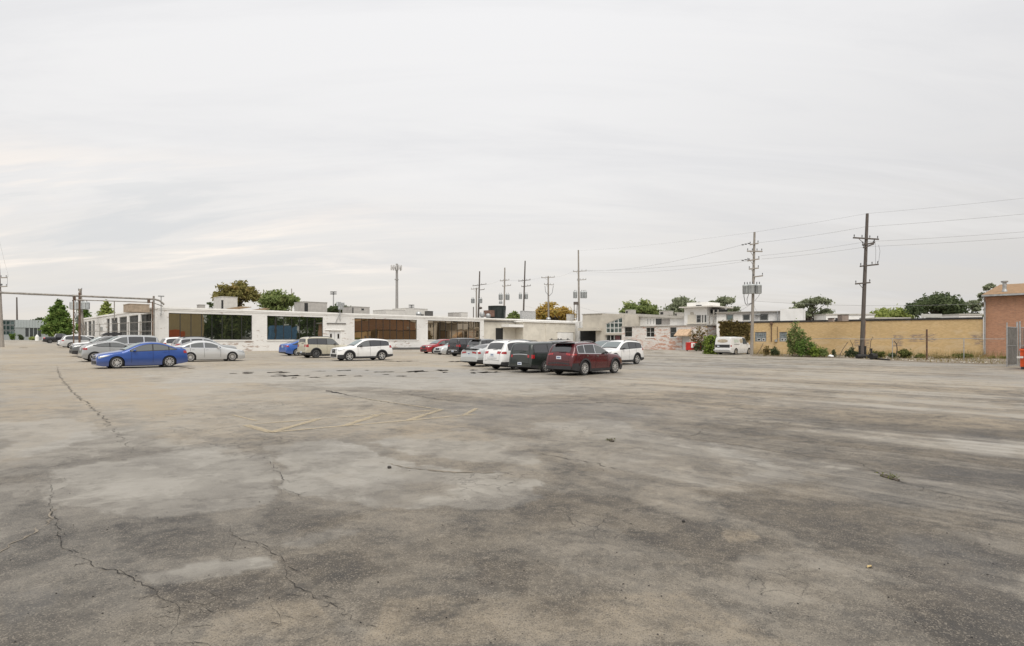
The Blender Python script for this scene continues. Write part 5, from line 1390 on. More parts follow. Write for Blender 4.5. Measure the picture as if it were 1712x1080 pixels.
def lane_rail():
    p0, p1 = Vector(ES(15.6, 112)), Vector(ES(15.6, 70)); d = (p1 - p0).normalized(); L = (p1 - p0).length
    t = thing('pipe_rail_fence', 'thin two bar pipe fence along the lane windows', 'fence', gl(*p0), math.atan2(d.y, d.x)); z0 = float(gz(*p0))
    zr = lambda x, h: float(gz(*(p0 + d * x))) - z0 + h
    for h in (2.3, 3.3): MB().tube([(0, 0, zr(0, h)), (L, 0, zr(L, h))], .035, 6).build('rail', pipe_m, t, True)
    for i in range(8):
        x = L * i / 7; MB().tube([(x, 0, zr(x, -.3)), (x, 0, zr(x, 3.4))], .045, 6).build('post', pipe_m, t, True)
lane_rail()

# ------------------------------------------------------------------ utility poles
wood = pm('pole_wood', (.155, .125, .105), .9, var=.25, scale=2.0, stretch=(6, 6, .6), bump=.3)
wood_g = pm('pole_wood_grey', (.27, .245, .215), .9, var=.22, scale=2.0, stretch=(6, 6, .6), bump=.3)
wood_d = pm('pole_wood_dark', (.10, .085, .075), .9, var=.25, scale=2.0, stretch=(6, 6, .6), bump=.3)
insul = pm('insulator', (.10, .10, .105), .35, var=.3)
can_m = pm('transformer_grey', (.40, .42, .42), .45, .1, var=.10, scale=3)
POLES = {}
INS = MB().cyl(0, 0, 0, .12, .025, 6).cyl(0, 0, .10, .26, .06, 8, .035).mesh('insulator', insul, True)
def pole(key, label, px, Y, pyt, lean=(0, 0), mat=None, arms=(), cans=(), r0=.17, r1=.11, zb=None, extra=None, name='utility_pole', group=None, armdir=None):
    """arms: (photo row, left px, right px, tilt px); cans: (row top, row bottom, [px centres], radius)"""
    x, y = at(px, Y); z0 = float(gz(x, y)) if zb is None else zb
    t = thing(name, label, 'utility pole', (x, y, z0), 0, group)
    zt = Zat(pyt, Y) - z0; lx = lean[0] * Y / F
    mat = mat or wood
    cx = lambda z: lx * z / zt
    MB().tube([(cx(-.4), 0, -.4), (cx(zt * .5), 0, zt * .5), (lx, 0, zt)], [r0, (r0 + r1) / 2, r1], 10).build('shaft', mat, t, True)
    ad_ = armdir if armdir is not None else .12
    for i, (py, pl, pr, tilt) in enumerate(arms):
        z = Zat(py, Y) - z0; c = cx(z); a = (pl - px) * Y / F; b = (pr - px) * Y / F; dz = tilt * Y / F
        sk = (b - a) * ad_
        ar = MB().bar((a, -.16 - sk / 2 * -1, z + dz / 2), (b, -.16 - sk / 2, z - dz / 2), .10, .13).build('crossarm', mat, t)
        n = 4 if b - a > 1.6 else 2
        for k in range(n):
            f = (k + .15) / (n - .7) if n > 2 else k * .92 + .04
            xx, zz_ = a + (b - a) * f, z + dz / 2 - dz * f + .06; yy = -.16 + sk / 2 - sk * f
            link('insulator', INS, ar, (xx, yy, zz_))
        if b - a > 1.0: MB().bar((c, -.13, z - .75), (a + (b - a) * .2, -.20, z - .04), .05, .03).build('brace', mat, ar)
    for (pa, pb, cs, rr) in cans:
        za, zb_ = Zat(pb, Y) - z0, Zat(pa, Y) - z0
        for i, pc in enumerate(cs):
            xx = (pc - px) * Y / F; yy = -.38 - (0.12 if i % 2 else 0)
            if abs(xx - cx(za)) > .5: yy = -.10
            h = zb_ - za
            q = MB().lathe([(0, 0), (rr * .9, 0), (rr, .06), (rr, h * .82), (rr * 1.04, h * .84), (rr * 1.04, h * .90), (rr * .8, h), (0, h)], 14, 'z').shift((xx, yy, za)).build('transformer', can_m, t, True)
            mm = MB().cyl(xx - rr * .4, yy, za + h, za + h + .28, .05, 6).cyl(xx + rr * .4, yy, za + h, za + h + .28, .05, 6)
            for k in range(3):
                an = 1.2 + k * 1.2; mm.bar((xx + rr * 1.02 * math.cos(an + 3.0), yy + rr * 1.02 * math.sin(an + 3.0), za + .1), (xx + rr * 1.02 * math.cos(an + 3.0), yy + rr * 1.02 * math.sin(an + 3.0), za + h * .8), .03)
            mm.build('bushings', insul, q, True)
    POLES[key] = (x, y, z0, cx, Y)
    if extra: extra(t, z0, Y, px)
    return t
def zrow(Y, py, z0): return Zat(py, Y) - z0

def exA(t, z0, Y, px):
    q = lambda x_, py: ((x_ - px) * Y / F, -.25, Zat(py, Y) - z0)
    MB().tube([q(1460, 403), q(1461.5, 420), q(1461, 444)], .015, 4).build('jumper_wire', insul, t)
    MB().tube([q(1466, 410), q(1468.5, 420), q(1466.5, 436), q(1464, 444)], .015, 4).build('jumper_wire', insul, t)
    MB().tube([(.2, -.05, -.2), (.35, -.05, Zat(536, Y) - z0)], .05, 8).build('riser_guard', pm('rusty_guard', (.30, .19, .12), .8, var=.3), t, True)
pole('A', 'tall dark leaning utility pole with five crossarms in front of the buff wall', 1440.5, 55.5, 357, (9.5, 0), wood_d,
     [(408, 1440.5, 1460, -3.5), (399.2, 1426, 1466, 3.5), (411.5, 1442, 1458.5, -6), (444, 1437, 1466, -3), (473.8, 1429, 1452.5, -2)], r0=.21, r1=.13, extra=exA)
def exB(t, z0, Y, px):
    q = lambda x_, py, y=-.3: ((x_ - px) * Y / F, y, Zat(py, Y) - z0)
    MB().tube([q(1242, 480), q(1242, 496), q(1244, 507), q(1247, 511), q(1254, 508)], .035, 6).tube([q(1250, 492), q(1247, 500), q(1248, 509), q(1255, 507)], .03, 6).tube([q(1269, 490), q(1266, 496), q(1260, 503)], .02, 5).build('service_cable', insul, t, True)
    for py in (408, 434):
        for k in range(3): MB().ball(q(1250 - k * 5.0, py - .3 + k * 1.1), (.16, .07, .07), 8, 5).build('strain_insulator', insul, t, True)
pole('B', 'weathered utility pole carrying three big grey transformers beside the white van', 1256.5, 63.5, 388, (5.0, 0), wood_g,
     [(408.3, 1253, 1266.5, -2), (420.5, 1248.5, 1273, 1), (434.8, 1249, 1268, -3), (449.3, 1251.5, 1267, -1.5), (462.3, 1258, 1274, -2)], [(476, 491.5, [1246.5, 1253, 1265], .36)], r0=.18, r1=.11, extra=exB)
back = 4.75
pole('C', 'utility pole with paired dark transformers where the white roof ends', 968.5, 122, 418, (-1.5, 0), wood_g, [(453.6, 958, 980.5, -1), (468, 964.5, 980, -1)], [(487, 498.5, [961.5, 973.5, 978], .42)], r0=.26, r1=.15,
     extra=lambda t, z0, Y, px: (MB().bar(((959 - px) * Y / F, 0, Zat(507, Y) - z0), ((967 - px) * Y / F, 0, Zat(507, Y) - z0), .5, .6).bar(((960 - px) * Y / F, 0, Zat(535, Y) - z0), ((960 - px) * Y / F, 0, Zat(508, Y) - z0), .14).bar(((964 - px) * Y / F, 0, Zat(535, Y) - z0), ((965 - px) * Y / F, 0, Zat(508, Y) - z0), .14).build('cable_platform', wood_d, t)))
pole('D', 'short utility pole with two crossarms and hanging loops before the yellow tree', 917.5, 132, 461.5, (-1, 0), wood_g, [(464, 905, 927.5, -1), (476, 909.5, 926, 1)], r0=.24, r1=.16,
     extra=lambda t, z0, Y, px: MB().tube([((911 - px) * Y / F, -.2, Zat(478, Y) - z0), ((912 - px) * Y / F, -.2, Zat(488, Y) - z0), ((917 - px) * Y / F, -.2, Zat(494, Y) - z0)], .05, 5).tube([((925 - px) * Y / F, -.2, Zat(478, Y) - z0), ((923 - px) * Y / F, -.2, Zat(490, Y) - z0), ((918 - px) * Y / F, -.2, Zat(495, Y) - z0)], .05, 5).build('cable_loop', insul, t, True))
pole('E', 'dark leaning utility pole rising beside the perforated roof screen', 873.5, 128, 436, (4.5, 0), wood_d, [(469, 866.5, 887, -2), (478.5, 871.5, 887.5, -1.5)], [(491, 500, [870, 880], .36)], r0=.24, r1=.14)
pole('F', 'utility pole directly behind the dark green cooling tower', 842, 132, 447.5, (2, 0), wood_g, [(469, 836, 851.5, -1.5), (478, 839.5, 854.5, -1.5)], [(491.5, 501.5, [837, 848.5], .46), (504, 508, [837], .4)], r0=.24, r1=.15)
pole('G', 'taller of the paired utility poles left of the cooling tower', 798.5, 136, 453.5, (3.5, 0), wood_d, [(476.5, 790, 813.5, -3), (484.5, 800, 810, -1)], [(499, 507, [790.5, 803.5], .42)], r0=.25, r1=.15)
pole('H', 'shorter of the paired utility poles, its crossarm just under the longer arm', 796.5, 134, 481.5, (0, 0), wood_g, [(483, 787.5, 801, -1)], r0=.2, r1=.16,
     extra=lambda t, z0, Y, px: MB().bar(((791.5 - px) * Y / F, 0, 0), ((791.5 - px) * Y / F, 0, Zat(513, Y) - z0), .2).ball(((803 - px) * Y / F, -.3, Zat(515, Y) - z0), (.5, .4, .3), 8, 6).build('stub_post', wood_d, t))
def exL(t, z0, Y, px):
    q = lambda x_, py: ((x_ - px) * Y / F, -.2, Zat(py, Y) - z0)
    MB().tube([q(14.5, 461), q(14.5, 478)], .02, 4).build('jumper_wire', insul, t)
    MB().ball(q(2, 475.5), (.4, .12, .12), 8, 5).ball(q(3, 488.5), (.35, .14, .12), 8, 5).build('strain_insulator', insul, t, True)
pole('L', 'utility pole at the mouth of the lane with two short crossarms', 3.8, 79, 440, (-6.5, 0), wood_g, [(464.5, -16, 15, 0), (479.5, -13, 15, -1)], r0=.24, r1=.15, extra=exL)
def exP(t, z0, Y, px):
    q = lambda x_, py, y=-.25: ((x_ - px) * Y / F, y, Zat(py, Y) - z0)
    for pts in ([(127, 522), (130, 532), (137, 545), (140, 560)], [(126, 526), (128, 534), (134, 543), (139, 552)], [(130, 518), (131, 530), (136, 538), (141, 548)]):
        MB().tube([q(*p) for p in pts], .05, 6).build('service_cable', insul, t, True)
    MB().tube([q(141, 553, .2), q(135, 527, .2)], .09, 8).build('push_brace', wood_g, t, True)
    MB().tube([q(139.5, 520), q(139.5, 505)], .08, 8).build('riser', galv, t, True)
pole('P', 'leaning utility pole with grey transformers beside the lane, cables drooping from it', 139.5, 88, 483, (-5.5, 0), wood_g, [(485.5, 132, 138.5, -1)], [(504.5, 517.5, [124.5, 129, 139, 143.5], .55)], r0=.26, r1=.19, extra=exP)
pole('T', 'slim brown pole far beyond the low grey office roof', 29, 250, 497, (-1, 0), wood_d, [], r0=.4, r1=.25)
pole('N', 'utility pole beyond the frame holding the far ends of the high lines', 2496, 35, 357 - 150, (3, 0), wood_d, [(260, 2470, 2520, 0), (300, 2475, 2515, 0)], r0=.2, r1=.12)

# ------------------------------------------------------------------ overhead lines
wire_m = pm('wire', (.22, .22, .22), .6, var=.1)
def wire(label, a, b, sag=.5, r=.016, n=12, name='power_line', group=None, mat=None):
    a, b = Vector(a), Vector(b); pts = []
    for i in range(n + 1):
        u = i / n; p = a.lerp(b, u); p.z -= sag * 4 * u * (1 - u); pts.append(p)
    o = MB().tube(pts, r * .46, 4, False).build(name, mat or wire_m, None, True, fixn=False); return tag(o, label, 'cable', group)
def wp_(px, py, Y): x, y = at(px, Y); return (x, y, Zat(py, Y))
N_ = (59.5, 35.0)
def spanN(z): return (N_[0], N_[1], z)
zA = lambda py: Zat(py, 55.5); zB = lambda py: Zat(py, 63.5)
wire('topmost thin line from the top of the leaning pole out of the frame', wp_(1449, 357, 55.5), spanN(zA(357) + .3), .4)
wire('second highest line leaving the leaning pole towards the frame edge', wp_(1448, 379, 55.5), spanN(zA(379) + .1), .4, .02)
wire('upper of the two low close lines leaving the leaning pole for the frame edge', wp_(1449, 404, 55.5), spanN(zA(405)), .4, .02)
wire('lower of the two low close lines leaving the leaning pole for the frame edge', wp_(1450, 412.5, 55.5), spanN(zA(413)), .4, .02)
wire('topmost thin line between the transformer pole and the leaning pole', wp_(1261.5, 388, 63.5), wp_(1449, 357, 55.5), .05)
wire('second line between the transformer pole and the leaning pole', wp_(1266, 406, 63.5), wp_(1448, 379, 55.5), .1, .02)
wire('third line between the transformer pole and the leaning pole', wp_(1272, 427.5, 63.5), wp_(1449, 404, 55.5), .1, .02)
wire('lowest high line between the transformer pole and the leaning pole', wp_(1273, 433, 63.5), wp_(1450, 412.5, 55.5), .1, .02)
wire('upper line from the roof end pole to the transformer pole', wp_(980, 452, 122), wp_(1240, 409.5, 63.5), .9, .025)
wire('middle line from the roof end pole to the transformer pole', wp_(980, 452.5, 122), wp_(1240, 434.5, 63.5), .3, .025)
wire('faint highest line from the roof end pole to the transformer pole', wp_(967, 419, 122), wp_(1261, 388, 63.5), .3, .014)
wire('lowest line from the roof end pole to the transformer pole', wp_(981, 453.5, 122), wp_(1250, 436.5, 63.5), .7, .02)
wire('low slack cable from the transformer pole past the leaning pole to the red brick building', wp_(1258, 503, 63.4), wp_(1643, 507.5, 57.0), .35, .026)
wire('short slack cable dropping from the transformer pole to the white block', wp_(1258, 503, 63.6), wp_(1275, 527, 80), .6, .022)
wire('thick cable looping from the transformer pole down to the white tower', wp_(1256, 508, 63.5), wp_(1196, 529, 87), .5, .032)
wire('thin cable from the transformer pole to the roof over the painted annex', wp_(1256, 506, 63.5), wp_(1180, 515, 88), .5, .018)
wire('cable from the roof end pole across to the entrance roof', wp_(970, 513, 122), wp_(1043, 522.5, 103), .5, .03)
wire('low cable from the roof end pole back towards the dark leaning pole', wp_(967, 516, 122), wp_(874, 510, 128), .8, .025)
wire('high line between the dark leaning pole and the two armed pole', wp_(885, 467, 128), wp_(908, 463, 132), .15, .02)
wire('high line between the two armed pole and the roof end pole', wp_(926, 463, 132), wp_(959, 453, 122), .3, .02)
wire('high line between the pole behind the cooling tower and the dark leaning pole', wp_(850, 468, 132), wp_(868, 468, 128), .1, .02)
wire('high line from the paired poles to the pole behind the cooling tower', wp_(812, 476, 136), wp_(837, 468, 132), .2, .02)
wire('thin line rising from the lane pole out of the frame', wp_(14.5, 463, 79), wp_(-6, 380, 60), .2, .014)
wire('thin line from the lane pole to the leaning transformer pole', wp_(8, 489, 79), wp_(134, 491, 88), .4, .02)

# ------------------------------------------------------------------ far masts
def cell_tower():
    x, y = at(663.5, 210); t = thing('cell_tower', 'slim grey cell tower with a crown of antennas', 'cell tower', gl(x, y), 0); z0 = float(gz(x, y)); Y = 210
    zt = Zat(441, Y) - z0; cm = pm('tower_grey', (.30, .29, .28), .6, .3, var=.15)
    MB().tube([(0, 0, 0), (0, 0, zt)], [.62, .40], 10).build('mast', cm, t, True)
    zr = Zat(448, Y) - z0; m = MB()
    for k in range(3):
        a = 2 * math.pi * k / 3 + .3; d = Vector((math.cos(a), math.sin(a), 0)); e = Vector((-d.y, d.x, 0))
        c = d * 1.3; m.bar((0, 0, zr), tuple(c + Vector((0, 0, zr))), .16); m.bar(tuple(c - e * 1.5 + Vector((0, 0, zr))), tuple(c + e * 1.5 + Vector((0, 0, zr))), .16)
        for j in (-1.4, -.5, .5, 1.4):
            p = c + e * j + d * .15; MB().box(p.x - .2, p.x + .2, p.y - .14, p.y + .14, zr - .8, zr + .9).build('antenna', pm('antenna_panel', (.45, .44, .43), .5, var=.1), t)
    m.build('platform', cm, t)
    MB().box(-.7, .5, -.6, .6, Zat(468, Y) - z0, Zat(466.5, Y) - z0).build('bracket', cm, t)
cell_tower()
def stadium(px, Y, pyt, label, rows=2, w=9.0):
    x, y = at(px, Y); z0 = float(gz(x, y)); t = thing('stadium_light', label, 'stadium light', (x, y, z0), 0); zt = Zat(pyt, Y) - z0
    pmm = pm('light_pole', (.34, .34, .34), .5, .4)
    MB().tube([(0, 0, 0), (0, 0, zt)], [.45, .28], 8).build('mast', pmm, t, True)
    W_ = w * Y / F
    for i in range(rows):
        z = zt - i * 3.2 * Y / F; b = MB().bar((-W_ / 2, 0, z - .2), (W_ / 2, 0, z + .1), .16).build('lamp_bar', pmm, t)
        for k in range(5):
            u = -W_ / 2 + W_ * (k + .5) / 5; MB().box(u - .5, u + .5, -.4, .2, z - .30, z + .18).build('flood_lamp', pm('lamp_dark', (.16, .16, .165), .5, .3), b)
stadium(557.5, 300, 488, 'tall field light with two rows of lamps behind the floodlight mast', 2, 9)
stadium(688, 330, 510, 'distant field light peeping over the cream rooftop structure', 2, 8)
def whip(px, Y, py0, label):
    x, y = at(px, Y); z0 = float(gz(x, y)); t = thing('mast', label, 'mast', (x, y, z0), 0)
    MB().tube([(0, 0, 0), (0, 0, Zat(py0, Y) - z0)], [.22, .14], 6).build('pole', wood_g, t, True)
whip(487.5, 190, 482.5, 'thin pole sticking up behind the bright green tree'); whip(440.8, 190, 485, 'thin pole sticking up between the two trees behind the building')

# ------------------------------------------------------------------ foliage
def leaves(blobs, n, size, flat=.5):
    """n small leaf clumps spread through ellipsoid blobs [(x,y,z,rx,ry,rz)]; returns an MB-like (verts, faces)"""
    w = np.array([b[3] * b[4] * b[5] for b in blobs]) ** .75; w /= w.sum()
    idx = rng.choice(len(blobs), n, p=w); B = np.array(blobs)[idx]
    d = rng.normal(size=(n, 3)); d /= np.linalg.norm(d, axis=1)[:, None]
    rad = rng.random(n) ** .6
    c = B[:, :3] + d * (rad * (1 + .35 * np.abs(rng.normal(size=n)) * (rng.random(n) < .35)))[:, None] * B[:, 3:6]
    nrm = d * .6 + rng.normal(size=(n, 3)) * .8 + np.array([0, 0, .4]); nrm /= np.linalg.norm(nrm, axis=1)[:, None]
    a = np.cross(nrm, rng.normal(size=(n, 3))); a /= np.linalg.norm(a, axis=1)[:, None]; b = np.cross(nrm, a)
    s = size * (.55 + .9 * rng.random(n))[:, None]
    v = np.stack([c - a * s, c - b * s * flat + a * s * .2, c + a * s * 1.1, c + b * s * flat + a * s * .1], 1).reshape(-1, 3)
    f = np.arange(4 * n).reshape(n, 4)
    return v, f
def leaf_obj(name, v, f, mat, parent):
    me = bpy.data.meshes.new(name); me.from_pydata(v.tolist(), [], f.tolist()); me.materials.append(mat)
    o = bpy.data.objects.new(name, me); COL.objects.link(o); o.parent = parent; return o
LF_ = dict(green=leaf_mat('leaf_green', (.045, .078, .020), (.105, .150, .042), (.15, .175, .055)),
           mid=leaf_mat('leaf_mid', (.075, .10, .036), (.15, .178, .068), (.20, .21, .09)),
           olive=leaf_mat('leaf_olive', (.085, .082, .030), (.165, .145, .055), (.20, .15, .06)),
           dark=leaf_mat('leaf_dark', (.036, .050, .026), (.074, .090, .045)),
           grey=leaf_mat('leaf_grey', (.095, .11, .068), (.165, .178, .118)),
           light=leaf_mat('leaf_light', (.115, .145, .042), (.19, .21, .07)),
           yellow=leaf_mat('leaf_yellow', (.20, .135, .035), (.30, .215, .065), (.13, .125, .04)),
           hedge=leaf_mat('leaf_hedge', (.07, .10, .022), (.15, .19, .042), (.19, .21, .05)),
           brown=leaf_mat('leaf_brown', (.075, .058, .026), (.14, .11, .042), (.075, .09, .03)),
           dry=leaf_mat('leaf_dry', (.12, .095, .045), (.19, .155, .075), (.075, .08, .026)),
           weed=leaf_mat('leaf_weed', (.045, .055, .02), (.11, .115, .04), (.17, .14, .06)))
bark = pm('bark', (.085, .07, .055), .95, var=.3, scale=4, bump=.4)
def tree(name, label, cat, px0, px1, pyt, pyb, Y, mat, n=2600, leaf=None, kind='round', seed=0, group=None, base=None, gaps=.0):
    """crown fills photo columns px0..px1 and rows pyt..pyb at depth Y"""
    rd = random.Random(seed * 7 + int(px0)); global rng
    rng = np.random.default_rng(seed * 13 + int(px0))
    xc, y = at((px0 + px1) / 2, Y); W = (px1 - px0) * Y / F; z0 = float(gz(xc, y)) if base is None else base
    zt, zb_ = Zat(pyt, Y) - z0, Zat(pyb, Y) - z0; H = zt - zb_
    t = thing(name, label, cat, (xc, y, z0), 0, group)
    leaf = leaf or max(.16, Y * .0026)
    tops = []; tr = MB()
    zf = max(.3, zb_ + H * .10)
    R0 = max(.12, W * .035)
    tr.tube([(0, 0, -.3), (rd.uniform(-.1, .1), 0, zf * .6), (rd.uniform(-.1, .2), .1, zf)], [R0 * 1.35, R0, R0 * .85], 8)
    blobs = []
    if kind == 'cone':
        tr.tube([(0, 0, zf), (0, 0, zt * .96)], [R0 * .85, .03], 7)
        for i in range(26):
            u = (i + rd.random()) / 26; z = zb_ + H * u; prof = (min(1, u / .22) ** .6) * (1 - max(0, (u - .22) / .78)) ** .75
            rr = W / 2 * max(.10, prof); a = i * 2.4
            rx = rr * .55
            blobs.append((math.cos(a) * rr * .55, math.sin(a) * rr * .55, z, rx + .2, rx + .2, H * .055 + .25))
            tr.tube([(0, 0, z - H * .06), (math.cos(a) * rr * .8, math.sin(a) * rr * .8, z + .1)], [R0 * .35, .02], 5)
    else:
        nb = 26 if kind == 'round' else 19
        for i in range(nb):
            a = i * 2.399 + rd.random() * .7; u = (i + .5) / nb
            r = (W / 2) * (.25 + .55 * math.sqrt(rd.random()))
            zz = zb_ + H * (.22 + .68 * (1 - (r / (W / 2)) ** 2 * .7) * rd.uniform(.45, 1.0))
            if kind == 'sparse': zz = zb_ + H * rd.uniform(.25, .95); r = (W / 2) * rd.uniform(.2, .85)
            x_, y_ = math.cos(a) * r, math.sin(a) * r * .8
            br = W * (.085 if kind == 'sparse' else .12) * rd.uniform(.7, 1.35)
            zz = min(zz, zt - br * .55)
            blobs.append((x_, y_, zz, br * 1.15, br * 1.15, br * .70))
            m = Vector((x_ * .35 + rd.uniform(-.2, .2), y_ * .35, zf + (zz - zf) * .5))
            tr.tube([(0, .1, zf * .9), tuple(m), (x_, y_, zz)], [R0 * .6, R0 * .32, .03], 5)
        top_b = W * .14; blobs.append((rd.uniform(-.12, .12) * W, 0, zt - top_b * .6, top_b * 1.2, top_b * 1.2, top_b * .6))
        if kind == 'round':
            for s in (-1, 1): blobs.append((s * W * .40, 0, zb_ + H * rd.uniform(.3, .5), W * .12, W * .12, H * .12 + .2))
            for i in range(4): blobs.append((rd.uniform(-.3, .3) * W, rd.uniform(-.2, .2) * W, zb_ + H * rd.uniform(.15, .45), W * .18, W * .18, H * .16))
        # loose sprays break the outline
        for i in range(16):
            a = rd.uniform(0, 6.28); b0 = rd.choice(blobs); blobs.append((b0[0] + math.cos(a) * b0[3] * .95, b0[1] + math.sin(a) * b0[4] * .6, b0[2] + rd.uniform(-.3, .9) * b0[5], b0[3] * .35, b0[4] * .35, b0[5] * .4))
    tr.build('trunk', bark, t, True)
    v, f = leaves(blobs, n, leaf)
    leaf_obj('crown', v, f, mat, t)
    return t
def at_es(e, s): return ES(e, s)
tree('maple_tree', 'green cone shaped maple tree beside the far grey building', 'tree', 75, 121, 502.5, 566, 140, LF_['green'], 5200, .40, 'cone', 1)
tree('maple_tree', 'green treetop behind the transformers of the leaning lane pole', 'tree', 128, 152, 506, 560, 150, LF_['green'], 1800, .42, 'cone', 2)
tree('maple_tree', 'small pale green treetop over the white lane wall', 'tree', 162, 193, 503.5, 545, 150, LF_['light'], 1800, .38, 'cone', 3)
tree('broadleaf_tree', 'olive brown broad tree rising behind the roof planks', 'tree', 358, 434, 468, 518, 140, LF_['olive'], 5200, .36, 'round', 4, gaps=.2)
tree('broadleaf_tree', 'bright green rounded tree next to the olive brown tree', 'tree', 434, 504, 483, 524, 140, LF_['mid'], 4600, .36, 'round', 5)
tree('low_tree', 'low dark treetop showing under the floodlight boxes', 'tree', 546, 588, 507, 530, 170, LF_['dark'], 1500, .42, 'round', 6)
tree('low_tree', 'dark tips of a tree between the roof planks and the pale housing', 'tree', 346, 372, 506, 525, 150, LF_['dark'], 900, .3, 'sparse', 7)
tree('golden_tree', 'yellow orange autumn tree behind the far end of the white roof', 'tree', 894, 962, 503.5, 545, 150, LF_['yellow'], 7000, .30, 'round', 8)
tree('low_tree', 'green treetop beside the dark green cooling tower', 'tree', 846, 874, 520.5, 545, 150, LF_['mid'], 1500, .38, 'round', 9)
tree('low_tree', 'dark narrow treetop between the roof end pole and the entrance', 'tree', 972, 986, 527, 560, 150, LF_['dark'], 700, .36, 'round', 10)
tree('broadleaf_tree', 'green broad tree behind the upper end of the pale hall roof', 'tree', 1036, 1102, 501, 540, 150, LF_['mid'], 4200, .38, 'round', 11)
tree('broadleaf_tree', 'dark green tree rising just behind the white tower', 'tree', 1104, 1180, 496, 540, 142, LF_['grey'], 4800, .38, 'round', 12)
tree('broadleaf_tree', 'feathery grey green tree between the white tower and the transformer pole', 'tree', 1172, 1234, 497, 535, 142, LF_['grey'], 3600, .36, 'sparse', 13)
tree('broadleaf_tree', 'open grey green tree with bare forks behind the end of the white block', 'tree', 1312, 1390, 499, 545, 105, LF_['grey'], 3600, .27, 'sparse', 14)
tree('broadleaf_tree', 'low light green tree line hump behind the tar roof edge', 'tree', 1456, 1526, 514, 545, 120, LF_['light'], 4200, .30, 'round', 15)
tree('broadleaf_tree', 'biggest dark tree standing behind the buff wall, over the pale board', 'tree', 1518, 1610, 487, 545, 105, LF_['dark'], 7000, .27, 'round', 16)
tree('broadleaf_tree', 'thin grey tree beside the corner of the red brick building', 'tree', 1600, 1648, 502, 540, 108, LF_['grey'], 2400, .26, 'sparse', 17)
tree('broadleaf_tree', 'small treetop peeping over the roof corner of the red brick building', 'tree', 1636, 1675, 475, 530, 85, LF_['grey'], 2200, .22, 'sparse', 18)
tree('low_tree', 'thin line of far treetops above the low grey office roof', 'tree', 52, 76, 531, 545, 260, LF_['dark'], 700, .6, 'round', 19)
# far white sheds over the tar edge
def far_shed(px0, px1, py0, py1, Y, label, mat, dep=4, name='far_shed', cat='building'):
    a, b = at(px0, Y), at(px1, Y); z0 = 0.0
    t = thing(name, label, cat, (a[0], a[1], z0), 0); L = b[0] - a[0]; h = Zat(py0, Y)
    MB().box(0, L, 0, dep, -.5, h - .2).build('wall', mat, t); MB().box(-.1, L + .1, -.15, dep + .1, h - .199, h).build('roof_edge', pm('pale_roof', (.42, .40, .36), .7), t)
    for i in range(int(max(2, L / 4))):
        u = (i + .5) * L / int(max(2, L / 4)); MB().box(u - .5, u + .5, -.02, -.002, h - 1.5, h - .7).build('window', frame_d, t)
far_shed(1381, 1462, 524.5, 534, 100, 'white shed roofline left of the light green trees', white_paint)
far_shed(1464, 1521, 530.6, 536, 95, 'thin pale roofline in front of the light green trees', white_paint)
far_shed(1603, 1642, 524.5, 536, 92, 'white shed between the thin grey tree and the red brick building', white_paint)
def board():
    Y = 74; a, b = at(1540.5, Y), at(1575, Y); z1, z0 = Zat(524.8, Y), Zat(531, Y)
    t = thing('sign_board', 'blank pale board standing behind the tar roof edge by the biggest dark tree', 'sign', (a[0], a[1], 0), 0); L = b[0] - a[0]
    MB().box(0, L, 0, .1, z0, z1).build('panel', pm('pale_board', (.52, .52, .48), .6, var=.06), t)
    for x in (.3, L - .3): MB().box(x - .05, x + .05, .11, .2, -.2, z1 - .05).build('post', galv, t)
board()
for a, b, c, d, lb in [(1417, 1428, 525.8, 533, 'small brown cooler box on the tar roof behind the leaning pole'), (1400.5, 1404, 531.5, 534, 'tiny dark vent on the tar roof edge')]:
    Y = 62; p, q = at(a, Y), at(b, Y); h = (d - c) * Y / F
    t = thing('rooftop_unit', lb, 'rooftop unit', (p[0], p[1], Zat(d, Y)), 0); MB().box(0, q[0] - p[0], 1, 1.9, -.2, h).build('casing', pm('brown_unit', (.26, .21, .18), .7, var=.15), t)
    MB().box(-.04, q[0] - p[0] + .04, .96, 1.94, h + .002, h + .05).build('lid', roof_dark, t)

# bushes, weeds, hedge, ivy
def bush(name, label, cat, px0, px1, pyt, pyb, Y, mat, n=600, leaf=.09, stems=5, seed=0, tall=False, group=None):
    rd = random.Random(seed + int(px0 * 3)); global rng; rng = np.random.default_rng(seed + int(px0 * 3))
    xc, y = at((px0 + px1) / 2, Y); z0 = float(gz(xc, y)); W = (px1 - px0) * Y / F; H = Zat(pyt, Y) - z0
    t = thing(name, label, cat, (xc, y, z0), 0, group)
    st = MB(); blobs = []
    for i in range(stems):
        u = (i + .5) / stems - .5; x = u * W * .85; h = H * (1 - abs(u) * (.7 if not tall else .3)) * rd.uniform(.7, 1.0)
        st.tube([(x * .4, 0, -.05), (x * .8, rd.uniform(-.1, .1), h * .5), (x, rd.uniform(-.2, .2), h)], [.03, .02, .008], 5)
        for k in range(4 if not tall else 6):
            z = h * (.2 + .8 * (k + rd.random() * .6) / (4 if not tall else 6)); w = W / stems * rd.uniform(.5, .95) * (1.1 if tall and k < 4 else .9)
            blobs.append((x * (.6 + .4 * z / max(h, .1)) + rd.uniform(-.15, .15) * W / stems, rd.uniform(-.3, .3) * min(W, 1.0), z * .97, w + .08, w + .05, H * .10 + .06))
    st.build('stem', bark, t, True)
    v, f = leaves(blobs, n, leaf, .42); v[:, 2] = np.maximum(v[:, 2], .01)
    leaf_obj('foliage', v, f, mat, t); return t
bush('sapling', 'tall green sapling thicket growing against the buff wall, hiding a window', 'sapling', 1313, 1349, 531, 594, 59.5, LF_['mid'], 2000, .12, 9, 1, True)
bush('bush', 'dense dark green bush at the foot of the sapling thicket', 'bush', 1326, 1372, 558, 594, 58.3, LF_['green'], 1500, .11, 9, 2)
